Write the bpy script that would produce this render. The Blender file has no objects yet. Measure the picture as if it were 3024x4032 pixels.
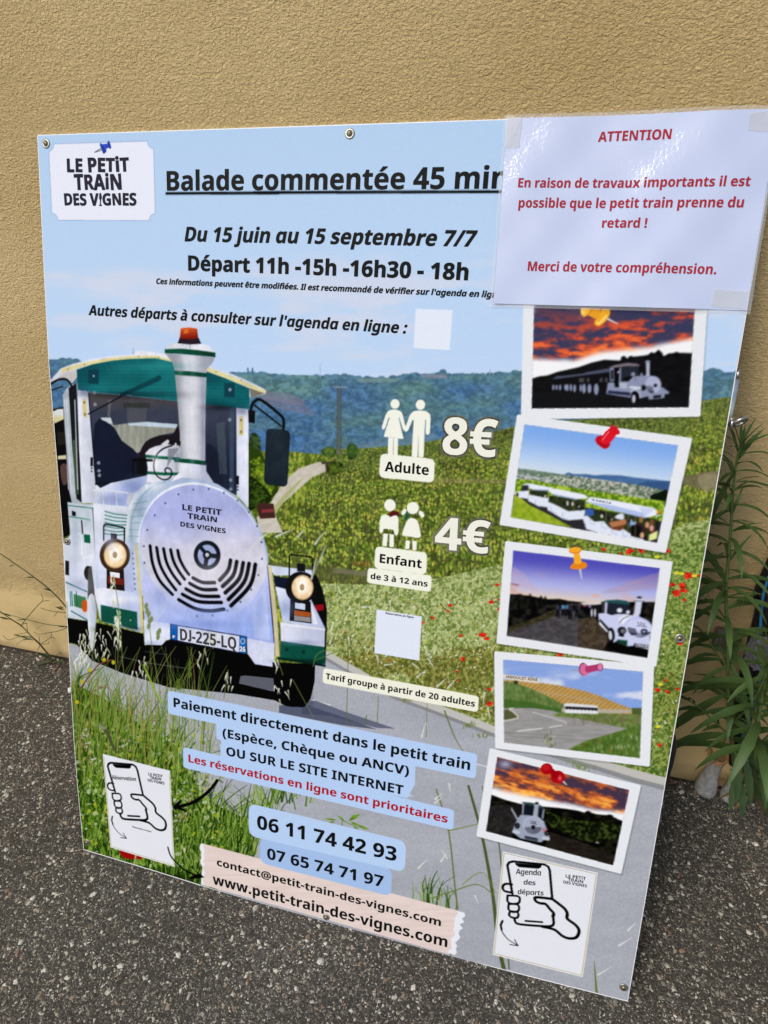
import bpy, bmesh, math, random
import numpy as np
from mathutils import Matrix, Vector, geometry
rnd = random.Random(7)
SC = bpy.context.scene
COL = SC.collection

# ---------------------------------------------------------------- camera, world, sun
# board corners in the photograph (full-size pixels): the board is a flat 1.00 x 1.25 m rectangle, so they fix the pose
FPX, CX, CY, ASP = 2637.35, 1512.0, 2016.0, 1.25267
LEAN = math.radians(20.2)
CORN = ((151.8, 543.7), (3070.5, 448.3), (2468.5, 3942.7), (332.5, 3347.0))
_A = []
for (u, v), (px, py) in zip(((0, 0), (1, 0), (1, ASP), (0, ASP)), CORN):
    x, y = px-CX, py-CY
    _A += [[u, v, 1, 0, 0, 0, -x*u, -x*v, -x], [0, 0, 0, u, v, 1, -y*u, -y*v, -y]]
HM = np.linalg.svd(np.array(_A, float))[2][-1].reshape(3, 3)
_M = np.diag([1/FPX, 1/FPX, 1]) @ HM
_M /= (np.linalg.norm(_M[:, 0])+np.linalg.norm(_M[:, 1]))/2
if _M[2, 2] < 0: _M = -_M
r1, r2, tr = _M[:, 0], _M[:, 1], _M[:, 2]
_U, _S, _V = np.linalg.svd(np.c_[r1, r2, np.cross(r1, r2)])
_R = _U @ _V
r1, r2, r3 = _R.T
wx = r1
wz = math.cos(LEAN)*(-r2)-math.sin(LEAN)*r3
wy = np.cross(wz, wx)
ORG = tr+ASP*r2
AX = np.array([wx, wy, wz])                       # camera frame -> world
CAMPOS = -AX @ ORG
cam = bpy.data.cameras.new('camera')
cam.sensor_fit = 'AUTO'; cam.sensor_width = 36.0
cam.lens = FPX/4032*36
cam.clip_start = 0.02; cam.clip_end = 400
co = bpy.data.objects.new('camera', cam); COL.objects.link(co)
m3 = np.c_[AX @ np.array([1, 0, 0]), AX @ np.array([0, -1, 0]), AX @ np.array([0, 0, -1])]
mw = Matrix.Identity(4)
for i in range(3):
    for j in range(3): mw[i][j] = float(m3[i, j])
    mw[i][3] = float(CAMPOS[i])
co.matrix_world = mw
SC.camera = co

SUN_EL, SUN_AZ = math.radians(43), math.radians(-30)   # azimuth measured from -Y (the street) towards -X
world = bpy.data.worlds.new('World'); SC.world = world
world.use_nodes = True
wn = world.node_tree.nodes; wl = world.node_tree.links
bg = wn['Background']; bg.inputs['Strength'].default_value = 0.11
sky = wn.new('ShaderNodeTexSky'); sky.sky_type = 'NISHITA'; sky.sun_disc = False
sky.sun_elevation = SUN_EL
sdir = Vector((math.sin(SUN_AZ)*math.cos(SUN_EL), -math.cos(SUN_AZ)*math.cos(SUN_EL), math.sin(SUN_EL)))
sky.sun_rotation = math.atan2(sdir.x, sdir.y)
sky.air_density = 1.0; sky.dust_density = 2.5; sky.ozone_density = 1.0
wl.new(sky.outputs[0], bg.inputs[0])
sun = bpy.data.lights.new('sun', 'SUN'); sun.energy = 1.5; sun.angle = math.radians(25)
sun.color = (1.0, 0.95, 0.87)
so = bpy.data.objects.new('sun', sun); COL.objects.link(so)
so.rotation_euler = (-sdir).to_track_quat('-Z', 'Y').to_euler()
vs = SC.view_settings
vs.view_transform = 'Standard'; vs.look = 'None'; vs.exposure = 0.17; vs.gamma = 1.0
SC.cycles.max_bounces = 6; SC.cycles.diffuse_bounces = 3

# ---------------------------------------------------------------- helpers
def lin(c):
    c = np.asarray(c, float)
    return np.where(c <= .04045, c/12.92, ((np.maximum(c, 0)+.055)/1.055)**2.4)
def c255(*c): return tuple(float(x) for x in lin(np.array(c)/255.0))+(1.0,)
def new_mat(name):
    m = bpy.data.materials.new(name); m.use_nodes = True
    return m, m.node_tree.nodes, m.node_tree.links, m.node_tree.nodes['Principled BSDF']
def plain(name, col, rough=.5, metal=0., spec=.5):
    m, n, l, p = new_mat(name)
    p.inputs['Base Color'].default_value = tuple(col[:3])+(1,)
    p.inputs['Roughness'].default_value = rough; p.inputs['Metallic'].default_value = metal
    p.inputs['Specular IOR Level'].default_value = spec
    return m
def varied(name, c1, c2, scale=40, rough=.5, metal=0., bump=0., detail=4, spec=.5):
    m, n, l, p = new_mat(name)
    tc = n.new('ShaderNodeTexCoord'); nz = n.new('ShaderNodeTexNoise')
    nz.inputs['Scale'].default_value = scale; nz.inputs['Detail'].default_value = detail
    l.new(tc.outputs['Object'], nz.inputs['Vector'])
    r = n.new('ShaderNodeValToRGB')
    r.color_ramp.elements[0].position = .3; r.color_ramp.elements[1].position = .7
    r.color_ramp.elements[0].color = tuple(c1[:3])+(1,); r.color_ramp.elements[1].color = tuple(c2[:3])+(1,)
    l.new(nz.outputs['Fac'], r.inputs['Fac']); l.new(r.outputs[0], p.inputs['Base Color'])
    p.inputs['Roughness'].default_value = rough; p.inputs['Metallic'].default_value = metal
    p.inputs['Specular IOR Level'].default_value = spec
    if bump:
        b = n.new('ShaderNodeBump'); b.inputs['Strength'].default_value = bump; b.inputs['Distance'].default_value = .002
        l.new(nz.outputs['Fac'], b.inputs['Height']); l.new(b.outputs[0], p.inputs['Normal'])
    return m
def link(name, verts, faces, mat, parent=None, smooth=False):
    me = bpy.data.meshes.new(name)
    me.from_pydata([tuple(map(float, v)) for v in verts], [], faces); me.update()
    if mat: me.materials.append(mat)
    if smooth: me.polygons.foreach_set('use_smooth', [True]*len(me.polygons))
    o = bpy.data.objects.new(name, me); COL.objects.link(o)
    if parent: o.parent = parent
    return o
def tag(o, label=None, cat=None, group=None, kind=None):
    if label: o['label'] = label
    if cat: o['category'] = cat
    if group: o['group'] = group
    if kind: o['kind'] = kind
    return o
def empty(name, loc=(0, 0, 0), rot=(0, 0, 0)):
    o = bpy.data.objects.new(name, None); COL.objects.link(o)
    o.location = loc; o.rotation_euler = rot; o.empty_display_size = .05
    return o
class MB:                                            # collects shapes into one mesh
    def __init__(s): s.v = []; s.f = []
    def add(s, v, f):
        k = len(s.v); s.v += [tuple(map(float, p)) for p in v]; s.f += [tuple(i+k for i in q) for q in f]
    def tube(s, pts, rad, seg=8, cap=True):
        pts = [Vector(p) for p in pts]; n = len(pts)
        rad = [float(r) for r in np.interp(np.linspace(0, 1, n), np.linspace(0, 1, len(rad)), rad)] if isinstance(rad, (list, tuple)) else [rad]*n
        V = []; F = []; up = Vector((.3, .2, 1)).normalized(); prev = None
        for i, p in enumerate(pts):
            d = (pts[min(i+1, n-1)]-pts[max(i-1, 0)]).normalized()
            a = (prev-d*prev.dot(d)) if prev else d.cross(up)
            if a.length < 1e-5: a = d.cross(Vector((1, 0, 0)))
            a.normalize(); prev = a; b = d.cross(a)
            for k in range(seg):
                t = 2*math.pi*k/seg
                V.append(p+(a*math.cos(t)+b*math.sin(t))*rad[i])
        for i in range(n-1):
            for k in range(seg):
                k2 = (k+1) % seg
                F.append((i*seg+k, i*seg+k2, (i+1)*seg+k2, (i+1)*seg+k))
        if cap: F.append(tuple(range(seg))[::-1]); F.append(tuple((n-1)*seg+k for k in range(seg)))
        s.add(V, F); return s
    def lathe(s, prof, seg=24, M=Matrix.Identity(4)):
        V = []; F = []
        for r, z in prof:
            for k in range(seg):
                t = 2*math.pi*k/seg; V.append(M @ Vector((r*math.cos(t), r*math.sin(t), z)))
        for i in range(len(prof)-1):
            for k in range(seg):
                k2 = (k+1) % seg; F.append((i*seg+k, i*seg+k2, (i+1)*seg+k2, (i+1)*seg+k))
        F.append(tuple(range(seg))[::-1]); F.append(tuple((len(prof)-1)*seg+k for k in range(seg)))
        s.add(V, F); return s
    def torus(s, R, r, M=Matrix.Identity(4), seg=24, sec=8, a0=0., a1=2*math.pi):
        full = abs(a1-a0-2*math.pi) < 1e-6
        n = seg if full else seg+1
        pts = [M @ Vector((R*math.cos(a0+(a1-a0)*k/seg), R*math.sin(a0+(a1-a0)*k/seg), 0)) for k in range(n)]
        if full: pts += [pts[0], pts[1]]
        return s.tube(pts, r, sec, cap=not full)
    def box(s, lo, hi, M=Matrix.Identity(4), b=0.):
        bm = bmesh.new(); bmesh.ops.create_cube(bm, size=1)
        for v in bm.verts: v.co = Vector([lo[i]+(v.co[i]+.5)*(hi[i]-lo[i]) for i in range(3)])
        if b: bmesh.ops.bevel(bm, geom=bm.edges[:], offset=b, segments=2, affect='EDGES', profile=.5)
        bm.verts.ensure_lookup_table(); bm.verts.index_update()
        s.add([M @ v.co for v in bm.verts], [tuple(v.index for v in f.verts) for f in bm.faces]); bm.free()
        return s
    def build(s, name, mat, parent=None, smooth=True): return link(name, s.v, s.f, mat, parent, smooth)
def smooth_path(pts, n=6):
    P = [Vector(p) for p in pts]; out = []
    for i in range(len(P)-1):
        a, b, c, d = P[max(i-1, 0)], P[i], P[i+1], P[min(i+2, len(P)-1)]
        for k in range(n):
            t = k/n
            out.append(.5*((2*b)+(c-a)*t+(2*a-5*b+4*c-d)*t*t+(3*b-a-3*c+d)*t**3))
    out.append(P[-1]); return out

# photograph pixel -> real point on a world plane
def ray(px, py): return Vector(AX @ np.array([(px-CX)/FPX, (py-CY)/FPX, 1.0]))
def on_y(px, py, y):
    d = ray(px, py); k = (y-CAMPOS[1])/d.y
    return Vector(CAMPOS)+d*k
def on_z(px, py, z=0.):
    d = ray(px, py); k = (z-CAMPOS[2])/d.z
    return Vector(CAMPOS)+d*k
HI = np.linalg.inv(HM)
def uvs(pts):                                        # photograph pixels -> board u (right), v (down), metres
    p = np.atleast_2d(np.asarray(pts, float))
    q = np.c_[p[:, 0]-CX, p[:, 1]-CY, np.ones(len(p))] @ HI.T
    return q[:, :2]/q[:, 2:]
CR = dict(A=(100, 440, 1.659), B=(1000, 440, 1.659), C=(1900, 400, 1.476), D=(150, 1250, 1.50818), E=(200, 1900, 1.50818),
          F=(1000, 1350, 1.659), G=(1100, 2250, 1.659), H=(1900, 1150, 1.50818), I=(1800, 2100, 1.50818), J=(1700, 3100, 1.659),
          K=(200, 2850, 1.659), L=(900, 3000, 1.659), P=(1950, 1180, 1.9518), Q=(1950, 1600, 1.9518), R=(1950, 2130, 2.212),
          S=(1850, 2900, 2.37), T=(150, 1650, 2.2114), W=(2500, 1400, 2.2118), X=(2500, 2300, 2.0115), Y=(0, 2100, 2.765), Z=(0, 0, .54861))
def px(k, *pts):                                     # points read off an enlarged view k -> photograph pixels
    x0, y0, s = CR[k]
    return [(x0+x/s, y0+y/s) for x, y in pts]
WALL_Y = 0.437
BOARD_H = ASP
INK_GAIN = (1.0, 1.0, 1.0); NOTICE_COL = (.53, .61, .84, 1)
# ---------------------------------------------------------------- setting: ground, wall
def ground_mat():
    m, n, l, p = new_mat('asphalt')
    tc = n.new('ShaderNodeTexCoord')
    def vor(scale, feat, rnd_=1.0):
        v = n.new('ShaderNodeTexVoronoi'); v.feature = feat; v.inputs['Scale'].default_value = scale
        v.inputs['Randomness'].default_value = rnd_
        l.new(wv.outputs[0], v.inputs['Vector']); return v
    nz = n.new('ShaderNodeTexNoise'); nz.inputs['Scale'].default_value = 140; nz.inputs['Detail'].default_value = 3
    l.new(tc.outputs['Object'], nz.inputs['Vector'])
    wv = n.new('ShaderNodeVectorMath'); wv.operation = 'MULTIPLY_ADD'
    l.new(nz.outputs['Color'], wv.inputs[0]); wv.inputs[1].default_value = (.008, .008, .008)
    l.new(tc.outputs['Object'], wv.inputs[2])
    def math_(op, a, b=None, clamp=False):
        q = n.new('ShaderNodeMath'); q.operation = op; q.use_clamp = clamp
        for i, x in enumerate((a, b)):
            if x is None: continue
            if isinstance(x, (int, float)): q.inputs[i].default_value = x
            else: l.new(x, q.inputs[i])
        return q.outputs[0]
    def ramp(src, stops):
        r = n.new('ShaderNodeValToRGB'); e = r.color_ramp.elements
        while len(e) < len(stops): e.new(.5)
        for k, (pos, c) in enumerate(stops):
            e[k].position = pos; e[k].color = c if len(c) == 4 else tuple(c)+(1,)
        l.new(src, r.inputs[0]); return r.outputs[0]
    def mix(f, a, b):
        q = n.new('ShaderNodeMix'); q.data_type = 'RGBA'
        l.new(f, q.inputs[0])
        for i, x in ((6, a), (7, b)):
            if isinstance(x, tuple): q.inputs[i].default_value = x
            else: l.new(x, q.inputs[i])
        return q.outputs[2]
    col = None; hgt = None
    base = n.new('ShaderNodeTexNoise'); base.inputs['Scale'].default_value = 260; base.inputs['Detail'].default_value = 6
    l.new(tc.outputs['Object'], base.inputs['Vector'])
    col = ramp(base.outputs['Fac'], [(.3, c255(49, 47, 44)), (.7, c255(84, 82, 76))])
    hgt = math_('MULTIPLY', base.outputs['Fac'], .35)
    for scale, frac, edge in ((520, .36, .08), (270, .34, .08), (150, .20, .07)):
        v = vor(scale, 'F1'); d = vor(scale, 'DISTANCE_TO_EDGE')
        sp = n.new('ShaderNodeSeparateColor'); l.new(v.outputs['Color'], sp.inputs[0])
        thr = math_('LESS_THAN', sp.outputs[0], frac)
        msk = math_('MULTIPLY', thr, math_('GREATER_THAN', d.outputs['Distance'], edge))
        sc = ramp(sp.outputs[1], [(0, c255(80, 79, 74)), (.28, c255(112, 111, 104)), (.45, c255(100, 95, 87)), (.62, c255(138, 137, 129)), (.74, c255(172, 169, 156)), (.80, c255(150, 124, 104)), (.85, c255(206, 204, 190)), (1, c255(232, 230, 220))])
        col = mix(msk, col, sc)
        hh = math_('MULTIPLY', msk, math_('MINIMUM', math_('MULTIPLY', d.outputs['Distance'], 2.2), .6))
        hgt = math_('ADD', hgt, math_('MULTIPLY', hh, 210/scale))
    # stains: large soft dark and brown patches
    st = n.new('ShaderNodeTexNoise'); st.inputs['Scale'].default_value = 3.2; st.inputs['Detail'].default_value = 4
    l.new(tc.outputs['Object'], st.inputs['Vector'])
    sf = ramp(st.outputs['Fac'], [(.35, (.78, .76, .74)), (.7, (1.12, 1.1, 1.07))])
    mm = n.new('ShaderNodeMix'); mm.data_type = 'RGBA'; mm.blend_type = 'MULTIPLY'; mm.inputs[0].default_value = 1
    l.new(col, mm.inputs[6]); l.new(sf, mm.inputs[7])
    # soil gathered along the foot of the wall
    sx = n.new('ShaderNodeSeparateXYZ'); l.new(tc.outputs['Object'], sx.inputs[0])
    wob = n.new('ShaderNodeTexNoise'); wob.inputs['Scale'].default_value = 14; wob.inputs['Detail'].default_value = 5
    l.new(tc.outputs['Object'], wob.inputs['Vector'])
    yy = math_('ADD', sx.outputs['Y'], math_('MULTIPLY', wob.outputs['Fac'], .10))
    soil = math_('MULTIPLY', math_('SUBTRACT', yy, WALL_Y+.015), 28, True)
    col2 = mix(soil, mm.outputs[2], c255(58, 48, 38))
    l.new(col2, p.inputs['Base Color'])
    b = n.new('ShaderNodeBump'); b.inputs['Strength'].default_value = .9; b.inputs['Distance'].default_value = .003
    l.new(hgt, b.inputs['Height']); l.new(b.outputs[0], p.inputs['Normal'])
    p.inputs['Roughness'].default_value = .85; p.inputs['Specular IOR Level'].default_value = .3
    return m
def gz(x, y):                                        # the worn asphalt dips a little under the middle of the board
    d = .007*max(0., 1-((x-.5)/.5)**2)*math.exp(-(y/.22)**2) if 0 < x < 1 else 0.
    return -d
xs = [-40, -12, -4, -1.5]+[-.6+.05*i for i in range(49)]+[2.5, 5, 14, 40]
ys = [-60, -20, -6, -2.5]+[-1.2+.05*i for i in range(34)]+[1.2]
V = [(x, y, gz(x, y)) for y in ys for x in xs]
F = [(j*len(xs)+i, j*len(xs)+i+1, (j+1)*len(xs)+i+1, (j+1)*len(xs)+i) for j in range(len(ys)-1) for i in range(len(xs)-1)]
ground = link('ground', V, F, ground_mat(), smooth=True)
tag(ground, 'dark speckled asphalt ground in front of the tan wall', 'ground', kind='structure')

def wall_mat():
    m, n, l, p = new_mat('stucco')
    tc = n.new('ShaderNodeTexCoord')
    mp = n.new('ShaderNodeMapping'); mp.inputs['Scale'].default_value = (1, 1, 1.55)
    l.new(tc.outputs['Object'], mp.inputs[0])
    def noise(scale, det, dist=0., src=None, rough=.5):
        q = n.new('ShaderNodeTexNoise'); q.inputs['Scale'].default_value = scale; q.inputs['Detail'].default_value = det
        q.inputs['Distortion'].default_value = dist; q.inputs['Roughness'].default_value = rough
        l.new(src or mp.outputs[0], q.inputs['Vector']); return q.outputs['Fac']
    def math_(op, a, b=None, clamp=False):
        q = n.new('ShaderNodeMath'); q.operation = op; q.use_clamp = clamp
        for i, x in enumerate((a, b)):
            if x is None: continue
            if isinstance(x, (int, float)): q.inputs[i].default_value = x
            else: l.new(x, q.inputs[i])
        return q.outputs[0]
    grain = noise(225, 3, .5, rough=.62)
    coarse = noise(52, 3, .3)
    fine = noise(620, 2)
    sx = n.new('ShaderNodeSeparateXYZ'); l.new(tc.outputs['Object'], sx.inputs[0])
    wob = noise(9, 4)
    zz = math_('ADD', sx.outputs['Z'], math_('MULTIPLY', wob, .10))
    up = math_('MULTIPLY', math_('SUBTRACT', zz, .262), 30, True)        # 0 on the trowelled plinth, 1 on the rough render
    # trowel marks of the plinth: fine streaks
    mp2 = n.new('ShaderNodeMapping'); mp2.inputs['Scale'].default_value = (1, 1, .16); mp2.inputs['Rotation'].default_value = (0, .12, 0)
    l.new(tc.outputs['Object'], mp2.inputs[0])
    streak = noise(70, 3, .2, mp2.outputs[0])
    rough_h = math_('ADD', math_('MULTIPLY', grain, 1.0), math_('ADD', math_('MULTIPLY', coarse, .35), math_('MULTIPLY', fine, .12)))
    smooth_h = math_('ADD', math_('MULTIPLY', streak, .16), math_('ADD', math_('MULTIPLY', coarse, .16), math_('MULTIPLY', fine, .05)))
    mixh = n.new('ShaderNodeMix'); mixh.data_type = 'FLOAT'
    l.new(up, mixh.inputs[0]); l.new(smooth_h, mixh.inputs[2]); l.new(rough_h, mixh.inputs[3])
    ck = n.new('ShaderNodeTexVoronoi'); ck.feature = 'DISTANCE_TO_EDGE'; ck.inputs['Scale'].default_value = 2.2
    cw = n.new('ShaderNodeTexNoise'); cw.inputs['Scale'].default_value = 7; cw.inputs['Detail'].default_value = 5; l.new(tc.outputs['Object'], cw.inputs['Vector'])
    cv = n.new('ShaderNodeVectorMath'); cv.operation = 'MULTIPLY_ADD'; l.new(cw.outputs['Color'], cv.inputs[0]); cv.inputs[1].default_value = (.35, .35, .35); l.new(tc.outputs['Object'], cv.inputs[2]); l.new(cv.outputs[0], ck.inputs['Vector'])
    crack = math_('MULTIPLY', math_('SUBTRACT', .0035, ck.outputs['Distance'], True), 280, True)
    crack = math_('MULTIPLY', crack, math_('MULTIPLY', math_('SUBTRACT', noise(3.1, 2), .50), 6, True))
    mixh_o = math_('SUBTRACT', mixh.outputs[0], math_('MULTIPLY', crack, .16))
    hsum = math_('ADD', mixh_o, math_('MULTIPLY', up, .35))
    b = n.new('ShaderNodeBump'); b.inputs['Strength'].default_value = 1.0; b.inputs['Distance'].default_value = .0062
    l.new(hsum, b.inputs['Height']); l.new(b.outputs[0], p.inputs['Normal'])
    big = noise(2.3, 5)
    mixn = math_('ADD', math_('MULTIPLY', big, .75), math_('MULTIPLY', grain, .25))
    r = n.new('ShaderNodeValToRGB'); e = r.color_ramp.elements
    e[0].position = .32; e[0].color = WALL_C1; e[1].position = .68; e[1].color = WALL_C2
    l.new(mixn, r.inputs[0])
    # splash dirt at the very foot
    dirt = math_('MULTIPLY', math_('SUBTRACT', .105, math_('ADD', sx.outputs['Z'], math_('MULTIPLY', wob, .13))), 16, True)
    q = n.new('ShaderNodeMix'); q.data_type = 'RGBA'
    l.new(math_('MULTIPLY', dirt, .75), q.inputs[0]); l.new(r.outputs[0], q.inputs[6]); q.inputs[7].default_value = c255(96, 80, 58)
    l.new(q.outputs[2], p.inputs['Base Color'])
    p.inputs['Roughness'].default_value = .9; p.inputs['Specular IOR Level'].default_value = .2
    return m
WALL_C1, WALL_C2 = c255(203, 176, 122), c255(226, 201, 149)
wb = MB(); wb.box((-8, WALL_Y, -.3), (8, WALL_Y+.3, 5.5))
wall = wb.build('stucco_wall', wall_mat(), smooth=False)
tag(wall, 'tan rough plastered house wall behind the leaning poster board', 'wall')
# ---------------------------------------------------------------- the poster's print, drawn on the flat board (u right, v down)
NX = 900; U0, V0 = -.014, -.002; NW, NH = 914, 1142; SS = 2
CW, CH = NW*SS, NH*SS; RES = NX*SS
_uu = U0+(np.arange(CW)+.5)/RES; _vv = V0+(np.arange(CH)+.5)/RES
_q = HM @ np.stack([np.repeat(_uu[None], CH, 0).ravel(), np.repeat(_vv[:, None], CW, 1).ravel(), np.ones(CW*CH)])
PX = (_q[0]/_q[2]+CX).reshape(CH, CW).astype(np.float32); PY = (_q[1]/_q[2]+CY).reshape(CH, CW).astype(np.float32)
IMG = np.zeros((CH, CW, 3), np.float32); IDS = np.zeros((CH, CW), np.uint8)
RS = np.random.RandomState(3)
_LAT = RS.rand(8, 256, 256).astype(np.float32)
def vnoise(x, y, k=0):
    xi = np.floor(x).astype(int); yi = np.floor(y).astype(int); fx = x-xi; fy = y-yi
    fx = fx*fx*(3-2*fx); fy = fy*fy*(3-2*fy); T = _LAT[k % 8]
    a = T[yi & 255, xi & 255]; b = T[yi & 255, (xi+1) & 255]; c = T[(yi+1) & 255, xi & 255]; d = T[(yi+1) & 255, (xi+1) & 255]
    return (a*(1-fx)+b*fx)*(1-fy)+(c*(1-fx)+d*fx)*fy
def fbm(x, y, o=4, k=0, g=.5):
    s = 0; a = 1; t = 0
    for i in range(o):
        s = s+a*vnoise(x*2**i+17.3*i, y*2**i+9.1*i, k+i); t += a; a *= g
    return s/t
def C(*c): return np.array(c, np.float32)/255
def lerp(a, b, t): t = np.asarray(t)[..., None]; return np.asarray(a)*(1-t)+np.asarray(b)*t
def sstep(a, b, x): t = np.clip((x-a)/(b-a), 0, 1); return t*t*(3-2*t)
def grad(p0, c0, p1, c1, nz=0.):                     # colour from p0 to p1, photograph pixels
    (x0, y0), (x1, y1) = p0, p1; L = (x1-x0)**2+(y1-y0)**2
    def f(X, Y):
        c = lerp(C(*c0), C(*c1), np.clip(((X-x0)*(x1-x0)+(Y-y0)*(y1-y0))/L, 0, 1))
        return c
    return f
def cgrad(k, p0, c0, p1, c1): a, b = px(k, p0, p1); return grad(a, c0, b, c1)
def canv(pts): q = uvs(pts); return np.c_[(q[:, 0]-U0)*RES-.5, (q[:, 1]-V0)*RES-.5]
def mask_of(cp):
    x0 = max(int(np.floor(cp[:, 0].min())), 0); x1 = min(int(np.ceil(cp[:, 0].max()))+1, CW)
    y0 = max(int(np.floor(cp[:, 1].min())), 0); y1 = min(int(np.ceil(cp[:, 1].max()))+1, CH)
    if x1 <= x0 or y1 <= y0: return None
    xs_ = np.arange(x0, x1)+.5; m = np.zeros((y1-y0, x1-x0), np.float32)
    n = len(cp)
    for off in (-.25, .25):                           # two sub-rows, exact coverage along each
        for i in range(n):
            ax, ay = cp[i]; bx, by = cp[(i+1) % n]
            if ay == by: continue
            sg, lo, hi = (.5, ay, by) if ay < by else (-.5, by, ay)
            r0 = max(int(np.ceil(lo-off)), y0); r1_ = min(int(np.ceil(hi-off)), y1)
            if r1_ <= r0: continue
            xi = ax+(np.arange(r0, r1_)+off-ay)*(bx-ax)/(by-ay)
            k0 = max(int(xi.min())-x0-1, 0); k1 = min(int(xi.max())-x0+3, x1-x0)
            if k0 > 0: m[r0-y0:r1_-y0, :k0] += sg
            if k1 > k0: m[r0-y0:r1_-y0, k0:k1] += sg*np.clip(xi[:, None]-xs_[None, k0:k1]+1, 0, 1)
    m = np.clip(np.abs(m), 0, 1)
    return x0, x1, y0, y1, m
def put(x0, x1, y0, y1, a, col, idn):
    X = PX[y0:y1, x0:x1]; Y = PY[y0:y1, x0:x1]
    c = col(X, Y) if callable(col) else C(*col)
    A = a.astype(np.float32)[..., None]
    IMG[y0:y1, x0:x1] = IMG[y0:y1, x0:x1]*(1-A)+c*A
    if idn is not None:
        s = IDS[y0:y1, x0:x1]; s[a > .5] = idn
CLIP = [None]
def fill(pts, col, idn=None, alpha=1., sm=0, round_=0):
    if round_: pts = rounded(pts, round_)
    if sm: pts = closed_smooth(pts, sm)
    r = mask_of(canv(pts))
    if r is None: return
    x0, x1, y0, y1, m = r
    a = m*alpha
    if CLIP[0] is not None: a = a*CLIP[0][y0:y1, x0:x1]
    put(x0, x1, y0, y1, a, col, idn)
def clip_poly(pts):
    if pts is None: CLIP[0] = None; return
    x0, x1, y0, y1, m = mask_of(canv(pts)); c = np.zeros((CH, CW), np.float32); c[y0:y1, x0:x1] = m; CLIP[0] = c
def closed_smooth(pts, n=5):
    P = np.array(pts, float); N = len(P); out = []
    for i in range(N):
        a, b, c, d = P[i-1], P[i], P[(i+1) % N], P[(i+2) % N]
        for k in range(n):
            t = k/n; out.append(.5*((2*b)+(c-a)*t+(2*a-5*b+4*c-d)*t*t+(3*b-a-3*c+d)*t**3))
    return out
def open_smooth(pts, n=5):
    P = np.array(pts, float); N = len(P); out = []
    for i in range(N-1):
        a, b, c, d = P[max(i-1, 0)], P[i], P[i+1], P[min(i+2, N-1)]
        for k in range(n):
            t = k/n; out.append(.5*((2*b)+(c-a)*t+(2*a-5*b+4*c-d)*t*t+(3*b-a-3*c+d)*t**3))
    return out+[P[-1]]
def rounded(pts, r, n=5):
    P = np.array(pts, float); N = len(P); out = []
    for i in range(N):
        a, b, c = P[i-1], P[i], P[(i+1) % N]
        la, lc = np.hypot(*(a-b)), np.hypot(*(c-b)); q = min(r, la*.49, lc*.49)
        p0 = b+(a-b)/la*q; p1 = b+(c-b)/lc*q
        for k in range(n+1):
            t = k/n; out.append((1-t)**2*p0+2*t*(1-t)*b+t*t*p1)
    return out
def stroke(pts, w, col, idn=None, alpha=1., w1=None, sm=0):
    """round brush of width w (to w1 at the end), photograph pixels"""
    if sm: pts = open_smooth(pts, sm)
    P = np.array(pts, float); n = len(P)
    if n < 2: return
    cp = canv(P); w1 = w if w1 is None else w1
    sc = np.hypot(*(cp[-1]-cp[0]))/max(np.hypot(*(P[-1]-P[0])), 1e-6) if np.hypot(*(P[-1]-P[0])) > 3 else np.hypot(*(canv([P[0]+[8, 8]])[0]-cp[0]))/11.3
    W = np.linspace(w, w1, n)*sc/2; pad = W.max()+2
    x0 = max(int(cp[:, 0].min()-pad), 0); x1 = min(int(cp[:, 0].max()+pad)+1, CW); y0 = max(int(cp[:, 1].min()-pad), 0); y1 = min(int(cp[:, 1].max()+pad)+1, CH)
    if x1 <= x0 or y1 <= y0: return
    A = np.zeros((y1-y0, x1-x0), np.float32)
    for i in range(n-1):
        a, b = cp[i], cp[i+1]; q = max(W[i], W[i+1])+2
        sx0 = max(int(min(a[0], b[0])-q), x0); sx1 = min(int(max(a[0], b[0])+q)+2, x1); sy0 = max(int(min(a[1], b[1])-q), y0); sy1 = min(int(max(a[1], b[1])+q)+2, y1)
        if sx1 <= sx0 or sy1 <= sy0: continue
        X = np.arange(sx0, sx1)[None]-a[0]; Y = np.arange(sy0, sy1)[:, None]-a[1]
        d = b-a; L2 = d@d+1e-9; t = np.clip((X*d[0]+Y*d[1])/L2, 0, 1)
        dist = np.sqrt((X-t*d[0])**2+(Y-t*d[1])**2); ww = W[i]+(W[i+1]-W[i])*t
        al = np.clip(ww-dist+.5, 0, 1)*np.clip(ww*2, 0, 1)
        s = A[sy0-y0:sy1-y0, sx0-x0:sx1-x0]; np.maximum(s, al, out=s)
    A *= alpha
    if CLIP[0] is not None: A = A*CLIP[0][y0:y1, x0:x1]
    put(x0, x1, y0, y1, A, col, idn)
def ell(k, cx, cy, rx, ry, col, idn=None, rot=0., alpha=1., n=36):
    c, s = math.cos(rot), math.sin(rot)
    fill(px(k, *[(cx+rx*math.cos(t)*c-ry*math.sin(t)*s, cy+rx*math.cos(t)*s+ry*math.sin(t)*c) for t in np.linspace(0, 2*math.pi, n, endpoint=False)]), col, idn, alpha)
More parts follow.
